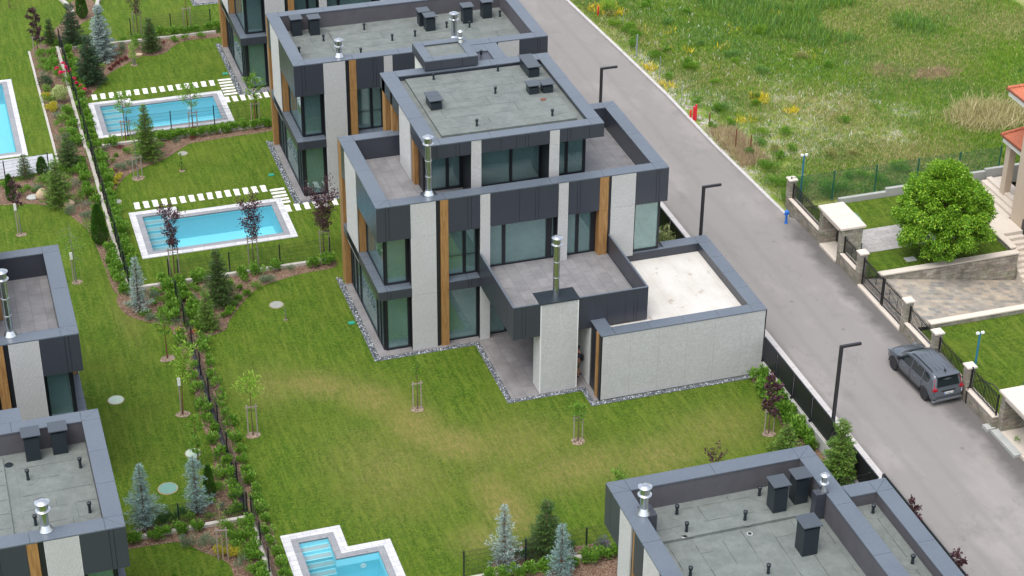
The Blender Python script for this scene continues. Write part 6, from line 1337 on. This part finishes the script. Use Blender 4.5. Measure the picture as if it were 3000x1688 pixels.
# big round tree
rng = np.random.default_rng(77); o = empty('broadleaf_tree', (29.45, -.1, .74)); tag(o, 'large round bright green tree in the stone-walled garden', 'tree')
mb = MB(); mb.tube([(0,0,0),(.03,0,.8),(0,.03,1.6),(0,0,3.0),(.05,0,4.6)], [.17,.14,.12,.07,.02], 10); Cc = np.array([0,0,2.75]); RXY, RZZ = 2.62, 2.75
cl = []
for k in range(330):
    d = unit(rng.normal(size=3)); 
    if d[2] < -.8: continue
    rr = rng.uniform(.62, .97)**.7; wid = .94 if d[2] < -.1 else (.96-.42*max(0, d[2])**1.3); p = Cc+d*rr*np.array([RXY*wid, RXY*wid, RZZ]); p += rng.normal(size=3)*.12
    p[2] = max(p[2], .55); cl.append(p)
    if k % 3 == 1: cl.append(Cc+(p-Cc)*.55)
    if k % 3 == 0: mb.tube([(0,0,.9+1.6*rng.random()), tuple((Cc*.35+p*.6)+np.array([0,0,-.1])), tuple(p)], [.05,.03,.008], 5, False)
mb.build('trunk', 'bark', o); Cs, Ds = [], []
for p in cl:
    m = 210; d = unit(rng.normal(size=(m,3))); c = p[None]+d*(rng.uniform(.25,1,m)**.5*rng.uniform(.28,.48))[:,None]*np.array([1,1,.9]); Cs.append(c); Ds.append(unit((c-Cc)*.6)+np.array([0,0,-.5]))
link('crown', quads_mesh('crown', leaves(np.concatenate(Cs), .15, .072, unit(np.concatenate(Ds)), .85), ['leaf_tree']), o)

# house at the right edge
o = empty('stucco_house', (35.1, 2.1, 1.0)); tag(o, 'beige stucco house with red tiled roofs cut off by the right edge', 'house')
mb = MB(); mb.box(.02, 12, -9, .0, -2.5, 7.25); mb.build('wall', 'stucco', o)
mb = MB(); mb.box(3.3, 12, .01, 2.4, -1.0, 7.2); mb.build('wall', 'stucco', o)
mb = MB(); mb.box(-.04, .02, -9, -.02, -2.2, -.3); mb.build('plinth', 'stone_cladding', o)
def column(x, y, s_=.42): mb = MB(); mb.box(x, x+s_, y, y+s_, .1, 3.4); c = mb.build('column', 'stucco', o); mb = MB(); mb.box(x-.08, x+s_+.08, y-.08, y+s_+.08, 0, .098); mb.build('base', 'stucco_white', c)
column(.80, 2.2)
def hip(x0, y0, x1, y1, z, rise, name='roof'):
    mb = MB(); mx_ = x0+(y1-y0)/2; my = (y0+y1)/2; mb.add([(x0,y0,z),(x1,y0,z),(x1,y1,z),(x0,y1,z),(mx_,my,z+rise),(x1,my,z+rise)], [(0,1,5,4),(2,3,4,5),(3,0,4)]); r = mb.build(name, 'roof_tile', o)
    mb = MB(); mb.box(x0+.05, x1, y0+.05, y0+.35, z-.42, z-.02); mb.box(x0+.05, x0+.35, y0+.36, y1-.05, z-.42, z-.02); mb.build('eave', 'stucco_white', r)
    mb = MB(); mb.tube([(x0-.06,y0-.06,z-.02),(x1,y0-.06,z-.02)], .06, 8); mb.tube([(x0-.06,y0-.06,z-.02),(x0-.06,y1+.06,z-.02)], .06, 8); mb.build('gutter', 'rust', r)
    mb = MB(); k = 14
    for i in range(k):
        t0, t1 = i/k, (i+1)/k+.02; a = Vector((x0,y1,z+.03)).lerp(Vector((mx_,my,z+rise+.03)), t0); b = Vector((x0,y1,z+.03)).lerp(Vector((mx_,my,z+rise+.03)), t1); mb.tube([a, b], [.10,.085], 8)
        a = Vector((x0,y0,z+.03)).lerp(Vector((mx_,my,z+rise+.03)), t0); b = Vector((x0,y0,z+.03)).lerp(Vector((mx_,my,z+rise+.03)), t1); mb.tube([a, b], [.10,.085], 8)
    mb.build('ridge_tiles', 'roof_tile', r)
hip(.5, .03, 7, 2.75, 3.8, 1.1); hip(-.45, -10, 12, 1.45, 7.35, 3.2)
def step_(x0, x1, y0, y1, z): mb = MB(); mb.box(x0, x1, y0, y1, z-.17, z); mb.build('step', 'coping_stone', o)
for i in range(4): step_(-.1+.32*i, .22+.32*i+.0, .3, 4.2, -.15+.16*i)
step_(1.18, 2.2, .02, 4.6, .0)
s2 = empty('garden_steps', (33.75, -1.2, 0)); tag(s2, 'pale stone garden steps descending beside the house at the right edge', 'steps')
mb = MB(); mb.box(-.1, 1.35, 1.9, 4.4, .5, .92); mb.build('landing', 'coping_stone', s2)
for i in range(9): mb = MB(); mb.box(0, 1.3, 1.88-.32*(i+1), 1.87-.32*i, .2-.17*i-.5, .75-.17*i); mb.build('step', 'coping_stone', s2)
mb = MB(); mb.box(-.012, .015, -3.2, -1.2, -.35, .55); wq = mb.build('window', 'frame_dark', o)

# ---------------------------------------------------------------- parked car
simple('car_paint', (.10,.115,.135), .28, .35, .5, .06, 3); simple('car_black', (.012,.012,.013), .5, 0, .4, .1, 5); simple('tyre', (.03,.03,.032), .85, 0, .3, .15, 9)
simple('car_glass', (.012,.018,.020), .08, 0, .9, .05, 2); simple('rim_dark', (.15,.155,.16), .35, .6, .5, .1, 5); simple('tail_red', (.30,.006,.015), .2, 0, .6, .1, 9); simple('car_silver', (.22,.235,.25), .35, .4, .5, .05, 5); simple('plate_white', (.75,.75,.72), .5, 0, .4, .02, 5); simple('plate_blue', (.01,.10,.5), .5); simple('plate_ink', (.02,.02,.02), .6)
MT['car_paint'].node_tree.nodes['Principled BSDF'].inputs['Coat Weight'].default_value = .5
car = empty('parked_car', (22.72, -10.92, RZ-.005), .055, (.97,.97,.97)); tag(car, 'dark grey crossover car parked along the stone wall, rear to the viewer', 'car')
#      y,    w,   zb,  belt, wr,  zr
ST = [(-2.27,.66,.42,.58,.60,.60),(-2.24,.78,.34,.66,.72,.70),(-2.16,.85,.27,.86,.78,.92),(-2.10,.87,.25,.97,.74,1.10),(-2.00,.885,.24,1.01,.69,1.38),(-1.90,.89,.24,1.02,.665,1.575),(-1.70,.895,.24,1.02,.66,1.62),(-1.2,.895,.24,1.01,.67,1.655),(-.5,.895,.24,.99,.675,1.665),(.1,.895,.24,.975,.67,1.635),(.50,.895,.24,.97,.65,1.56),(.85,.895,.24,.97,.63,1.38),(1.18,.89,.24,.985,.62,1.12),(1.32,.885,.24,.985,.64,1.035),(1.7,.87,.24,.95,.64,.985),(2.02,.84,.25,.86,.62,.90),(2.18,.78,.27,.74,.58,.79),(2.26,.68,.33,.60,.52,.64)]
def sec(y):
    ys = [s[0] for s in ST]; return [float(np.interp(y, ys, [s[k] for s in ST])) for k in range(1, 6)]
def ring_pts(y, off=0.):
    w_, zb, bl, wr, zr = sec(y); P = [(0, zb), (w_*.82, zb), (w_*.97, zb+.12), (w_*1.0, zb+(bl-zb)*.45), (w_*.995, zb+(bl-zb)*.75), (w_*.975, bl), (w_*.975*.5+(wr+.05)*.5, bl*.5+(zr-.07)*.5), (wr+.05, zr-.09), (wr-.03, zr-.025), (wr*.6, zr), (0, zr+.012)]; return P
def body_grid(y0, y1, n, k0, k1, off, side=1):
    rows = []
    for i in range(n+1):
        y = y0+(y1-y0)*i/n; P = ring_pts(y); rows.append([(side*(p[0]+off), y, p[1]) for p in P[k0:k1+1]])
    return rows
def grid_add(mb, rows, flip=False):
    m = len(rows[0]); vs = [p for r in rows for p in r]; fs = []
    for i in range(len(rows)-1):
        for j in range(m-1):
            f = (i*m+j, i*m+j+1, (i+1)*m+j+1, (i+1)*m+j); fs.append(f[::-1] if flip else f)
    mb.add(vs, fs)
mb = MB(); ys = sorted(set([s[0] for s in ST]+[-2.05,-1.95,-1.45,-.85,-.2,.3,.68,1.0,1.5,1.85]))
rows = []
for y in ys: P = ring_pts(y); rows.append([(p[0], y, p[1]) for p in P]+[(-p[0], y, p[1]) for p in P[-2:0:-1]])
m = len(rows[0]); vs = [p for r in rows for p in r]; fs = [(i*m+j, i*m+(j+1)%m, (i+1)*m+(j+1)%m, (i+1)*m+j) for i in range(len(rows)-1) for j in range(m)]
fs += [tuple(range(m-1,-1,-1)), tuple(range((len(rows)-1)*m, len(rows)*m))]; mb.add(vs, fs); bo = mb.build('body', 'car_paint', car, None, True)
# arches, sills, glass
def side_quad(name, mat, pts, off=.006, parent=car):
    """patch on the car side given as (y, t) with t = 0 at the belt line and 1 at the roof edge"""
    for s_ in (1, -1):
        mb = MB(); vs = []
        for y, t in pts:
            w_, zb, bl, wr, zr = sec(y); vs.append((s_*(w_*.975+(wr+.05-w_*.975)*t+off), y, bl+(zr-.09-bl)*t))
        c = (sum(v[0] for v in vs)/len(vs), sum(v[1] for v in vs)/len(vs), sum(v[2] for v in vs)/len(vs)); n = len(vs)
        mb.add(vs+[(v[0]-s_*.012, v[1], v[2]) for v in vs], [tuple(range(n)) if s_ < 0 else tuple(range(n-1,-1,-1))]+[(i,(i+1)%n,(i+1)%n+n,i+n) for i in range(n)]); mb.build(name, mat, parent)
side_quad('side_window', 'car_glass', [(-.02,.06),(.98,.08),(.55,.88),(.1,.90),(-.02,.90)]); side_quad('side_window', 'car_glass', [(-1.05,.06),(-.10,.06),(-.10,.90),(-1.05,.90)]); side_quad('side_window', 'car_glass', [(-1.66,.30),(-1.52,.08),(-1.13,.06),(-1.13,.88),(-1.5,.84),(-1.64,.70)])
mb = MB(); mb.add([(-.60,1.24,1.10),(.60,1.24,1.10),(.56,.58,1.545),(-.56,.58,1.545)], [(0,1,2,3)]); mb.v = [(x, y+.02, z+.012) for x,y,z in mb.v]; mb.build('windscreen', 'car_glass', car)
mb = MB(); mb.add([(-.63,-2.125,1.04),(.63,-2.125,1.04),(.56,-1.94,1.50),(-.56,-1.94,1.50)], [(3,2,1,0),(0,1,2,3)]); mb.v = [(x, y-.012, z+.004) for x,y,z in mb.v]; mb.f = mb.f[:1]; mb.mi = mb.mi[:1]; mb.build('rear_window', 'car_glass', car)
mb = MB(); mb.box(-.64,.64,-2.06,-1.80,1.575,1.612); mb.build('spoiler', 'car_paint', car)
mb = MB()
for x in (-.36,-.13,.13,.36): mb.box(x-.006, x+.006, -1.6, .0, 1.655, 1.669)
mb.build('roof_ribs', 'car_paint', car)
for s_ in (-1, 1):
    mb = MB(); mb.tube([(s_*.64,-1.6,1.63),(s_*.655,-1.45,1.70),(s_*.655,-.5,1.715),(s_*.65,.05,1.69),(s_*.64,.25,1.61)], .022, 8); mb.build('roof_rail', 'car_black', car)
    mb = MB(); mb.prism([(s_*.62,-2.2),(s_*.76,-2.14),(s_*.74,-2.06),(s_*.62,-2.1)], .98, 1.02); mb.v = []; mb.f = []; mb.mi = []
    mb.add([(s_*.68,-2.14,.98),(s_*.80,-2.12,.98),(s_*.72,-1.95,1.42),(s_*.68,-1.965,1.42),(s_*.80,-2.03,.98),(s_*.725,-1.91,1.42)], [(0,1,2,3),(1,4,5,2),(3,2,5)]); mb.box(s_*.62, s_*.86, -2.20, -2.02, .86, .97); mb.build('tail_light', 'tail_red', car)
    mb = MB(); mb.box(s_*.60, s_*.83, 2.02, 2.17, .72, .82); mb.build('headlight', 'car_silver', car)
    mb = MB(); mb.box(s_*.90, s_*1.05, .82, .98, .98, 1.12); mb.build('mirror', 'car_black', car)
    mb = MB(); mb.box(s_*.89, s_*.915, -1.05, 1.05, .24, .36); mb.build('sill', 'car_black', car)
    for y in (-.55, .45): mb = MB(); mb.box(s_*.89, s_*.915, y-.09, y+.09, .83, .86); mb.build('door_handle', 'car_silver', car)
    mb = MB()
    for y in (-1.12, -.06, 1.0): mb.box(s_*.885, s_*.903, y-.006, y+.006, .36, .96)
    mb.build('door_seam', 'car_black', car)
    for y in (-1.45, 1.45):
        mb = MB(); pts = [(s_*.895, y+.40*math.cos(a), .33+.40*math.sin(a)) for a in [math.pi*i/14 for i in range(15)]]; mb.tube(pts, .035, 6); mb.build('wheel_arch', 'car_black', car)
        wl_ = empty('wheel', (s_*.80, y, .335)); wl_.parent = car; mb = MB(); xx = [(-.11,.25),(-.11,.31),(-.08,.335),(.08,.335),(.11,.31),(.11,.25)]
        mb.lathe([(r, x) for x, r in xx], (0,0,0), 26); mb.v = [(z*s_, x, y_) for x, y_, z in mb.v]; mb.build('tyre', 'tyre', wl_)
        mb = MB(); mb.lathe([(.0,0.06),(.05,.07),(.05,.10),(.0,.105)], (0,0,0), 12)
        for k in range(5):
            a = 2*math.pi*k/5+.3; c_, s2_ = math.cos(a), math.sin(a)
            for e in (-.05, .05):
                p0 = (c_*.03-s2_*e*.3, s2_*.03+c_*e*.3); p1 = (c_*.235-s2_*e, s2_*.235+c_*e); mb.tube([(p0[0],p0[1],.09),(p1[0],p1[1],.095)], .018, 5)
        mb.lathe([(.24,.07),(.255,.09),(.25,.11),(.235,.10)], (0,0,0), 24); mb.v = [(z*s_, x, y_) for x, y_, z in mb.v]; mb.build('rim', 'rim_dark', wl_)
mb = MB(); mb.box(-.70,.70,-2.285,-2.2,.33,.42); mb.box(-.84,.84,-2.24,-2.1,.25,.32); mb.build('bumper_trim', 'car_silver', car)
mb = MB(); mb.box(-.40,.40,-2.235,-2.20,.82,.85); mb.build('tailgate_trim', 'car_black', car)
pl = MB(); pl.box(-.26,.26,-2.262,-2.245,.66,.775); pl = pl.build('number_plate', 'plate_white', car); mb = MB(); mb.box(-.26,-.215,-2.266,-2.263,.66,.775); mb.build('plate_band', 'plate_blue', pl)
tx = bpy.data.curves.new('plate_text', 'FONT'); tx.body = 'CB 6848 TO'; tx.size = .098; tx.align_x = 'CENTER'; tx.align_y = 'CENTER'; tx.extrude = .001; tob = bpy.data.objects.new('tmp', tx); COL.objects.link(tob)
dg = bpy.context.evaluated_depsgraph_get(); tm = bpy.data.meshes.new_from_object(tob.evaluated_get(dg)); bpy.data.objects.remove(tob); tm.materials.clear(); tm.materials.append(MT['plate_ink']); to = link('plate_text', tm, pl, (.025, -2.266, .717)); to.rotation_euler = (math.pi/2, 0, 0)
mb = MB(); mb.box(-.5,.5,2.2,2.285,.46,.6); mb.build('grille', 'car_black', car); mb = MB(); mb.box(-.015,.015,-1.78,-1.62,1.63,1.72); mb.build('antenna', 'car_black', car)
mb = MB(); mb.tube([(.0,-2.13,1.08),(.32,-2.10,1.13)], .012, 5); mb.build('wiper', 'car_black', car)

# ---------------------------------------------------------------- person under the balcony
simple('skin', (.45,.24,.16), .6, 0, .4, .05, 9); simple('shirt', (.055,.05,.075), .85, 0, .2, .15, 9); simple('shorts', (.14,.11,.075), .9, 0, .2, .15, 9); simple('shoes', (.012,.014,.02), .7); simple('bag_black', (.008,.008,.010), .7); simple('phone_pink', (.75,.04,.22), .5)
def skin_obj(name, verts, edges, radii, mat, parent, sub=2):
    me = bpy.data.meshes.new(name); me.from_pydata(verts, edges, []); ob = bpy.data.objects.new('tmp', me); COL.objects.link(ob)
    md = ob.modifiers.new('s', 'SKIN'); md.use_smooth_shade = True
    for i, r in enumerate(radii): sv_ = me.skin_vertices[0].data[i]; sv_.radius = r if hasattr(r, '__len__') else (r, r); sv_.use_root = (i == 0)
    sb = ob.modifiers.new('b', 'SUBSURF'); sb.levels = sub; sb.render_levels = sub
    d = bpy.context.evaluated_depsgraph_get(); m2 = bpy.data.meshes.new_from_object(ob.evaluated_get(d)); bpy.data.objects.remove(ob)
    m2.materials.clear(); m2.materials.append(MT[mat]); m2.polygons.foreach_set('use_smooth', [True]*len(m2.polygons)); return link(name, m2, parent)
pe = empty('person', (7.16, -4.60, .03), math.radians(80)); tag(pe, 'person in dark cap, dark shirt and shorts under the balcony, carrying a bag', 'person')
# faces local +y; z up; body as one surface
V = [(0,0,.92),(0,-.01,1.12),(0,-.02,1.30),(0,-.01,1.44),(0,.03,1.54),(0,.04,1.62),(0,.04,1.74),
     (-.10,0,.88),(-.11,.05,.50),(-.11,-.02,.10),(-.11,.10,.04),(.10,0,.88),(.11,-.02,.50),(.11,-.14,.12),(.11,-.02,.05),
     (-.19,-.01,1.42),(-.24,.02,1.15),(-.18,.22,1.05),(-.12,.30,1.08),(.19,-.01,1.42),(.24,.02,1.15),(.18,.22,1.05),(.12,.30,1.08)]
E = [(0,1),(1,2),(2,3),(3,4),(4,5),(5,6),(0,7),(7,8),(8,9),(9,10),(0,11),(11,12),(12,13),(13,14),(3,15),(15,16),(16,17),(17,18),(3,19),(19,20),(20,21),(21,22)]
Rr = [(.15,.11),(.15,.105),(.17,.11),(.14,.09),.055,.075,.085,.085,.058,.038,.035,.085,.058,.038,.035,.055,.042,.032,.03,.055,.042,.032,.03]
bd = skin_obj('body', V, E, Rr, 'skin', pe)
skin_obj('shirt', [(0,0,.90),(0,-.01,1.12),(0,-.02,1.30),(0,-.01,1.44),(-.19,-.01,1.42),(-.235,.015,1.2),(.19,-.01,1.42),(.235,.015,1.2)], [(0,1),(1,2),(2,3),(3,4),(4,5),(3,6),(6,7)], [(.165,.125),(.165,.12),(.185,.125),(.15,.10),.07,.062,.07,.062], 'shirt', pe)
skin_obj('shorts', [(0,0,.95),(-.10,0,.85),(-.112,.05,.52),(.10,0,.85),(.112,-.02,.52)], [(0,1),(1,2),(0,3),(3,4)], [(.16,.12),.105,.088,.105,.088], 'shorts', pe)
mb = MB(); mb.sphere((0,.035,1.70), (.098,.115,.10), 14, 9); mb.box(-.07,.07,.11,.22,1.69,1.705); mb.build('cap', 'shirt', pe, None, True)
mb = MB(); mb.sphere((0,.155,1.63), (.016,.024,.022), 8, 6); mb.sphere((-.088,.04,1.63), (.014,.025,.035), 8, 6); mb.sphere((.088,.04,1.63), (.014,.025,.035), 8, 6); mb.build('face', 'skin', pe, None, True)
for s_, y in ((-1,.10),(1,-.03)): mb = MB(); mb.sphere((s_*.11, y-.02, .045), (.052,.14,.055), 12, 8); mb.build('shoe', 'shoes', pe, None, True)
for s_ in (-1, 1):
    mb = MB()
    for k in range(4): x = s_*(.105-.012*k); mb.tube([(x,.30,1.10-.02*k),(x-s_*.02,.36-.005*k,1.095-.02*k),(x-s_*.05,.37,1.085-.02*k)], [.010,.009,.007], 6)
    mb.tube([(s_*.12,.29,1.11),(s_*.10,.32,1.145),(s_*.08,.345,1.15)], [.011,.010,.008], 6); mb.build('fingers', 'skin', pe, None, True)
bg_ = empty('shoulder_bag', (7.33, -4.66, 1.12), math.radians(80)); tag(bg_, 'round black shoulder bag on the back of the person under the balcony', 'bag')
mb = MB(); mb.sphere((0,0,0), (.17,.09,.19), 14, 9); mb.build('bag', 'bag_black', bg_, None, True); mb = MB(); mb.tube([(.02,.05,.18),(.05,.16,.36),(.0,.30,.40),(-.1,.42,.2)], .016, 6); mb.build('strap', 'bag_black', bg_)
o = link('phone', MB().box(-.035,.035,-.075,.075,-.005,.005).mesh('phone', 'phone_pink'), None, (6.79, -4.54, 1.12)); o.rotation_euler = (.6, .2, 1.4); tag(o, 'pink phone held in the hands of the person under the balcony', 'phone')
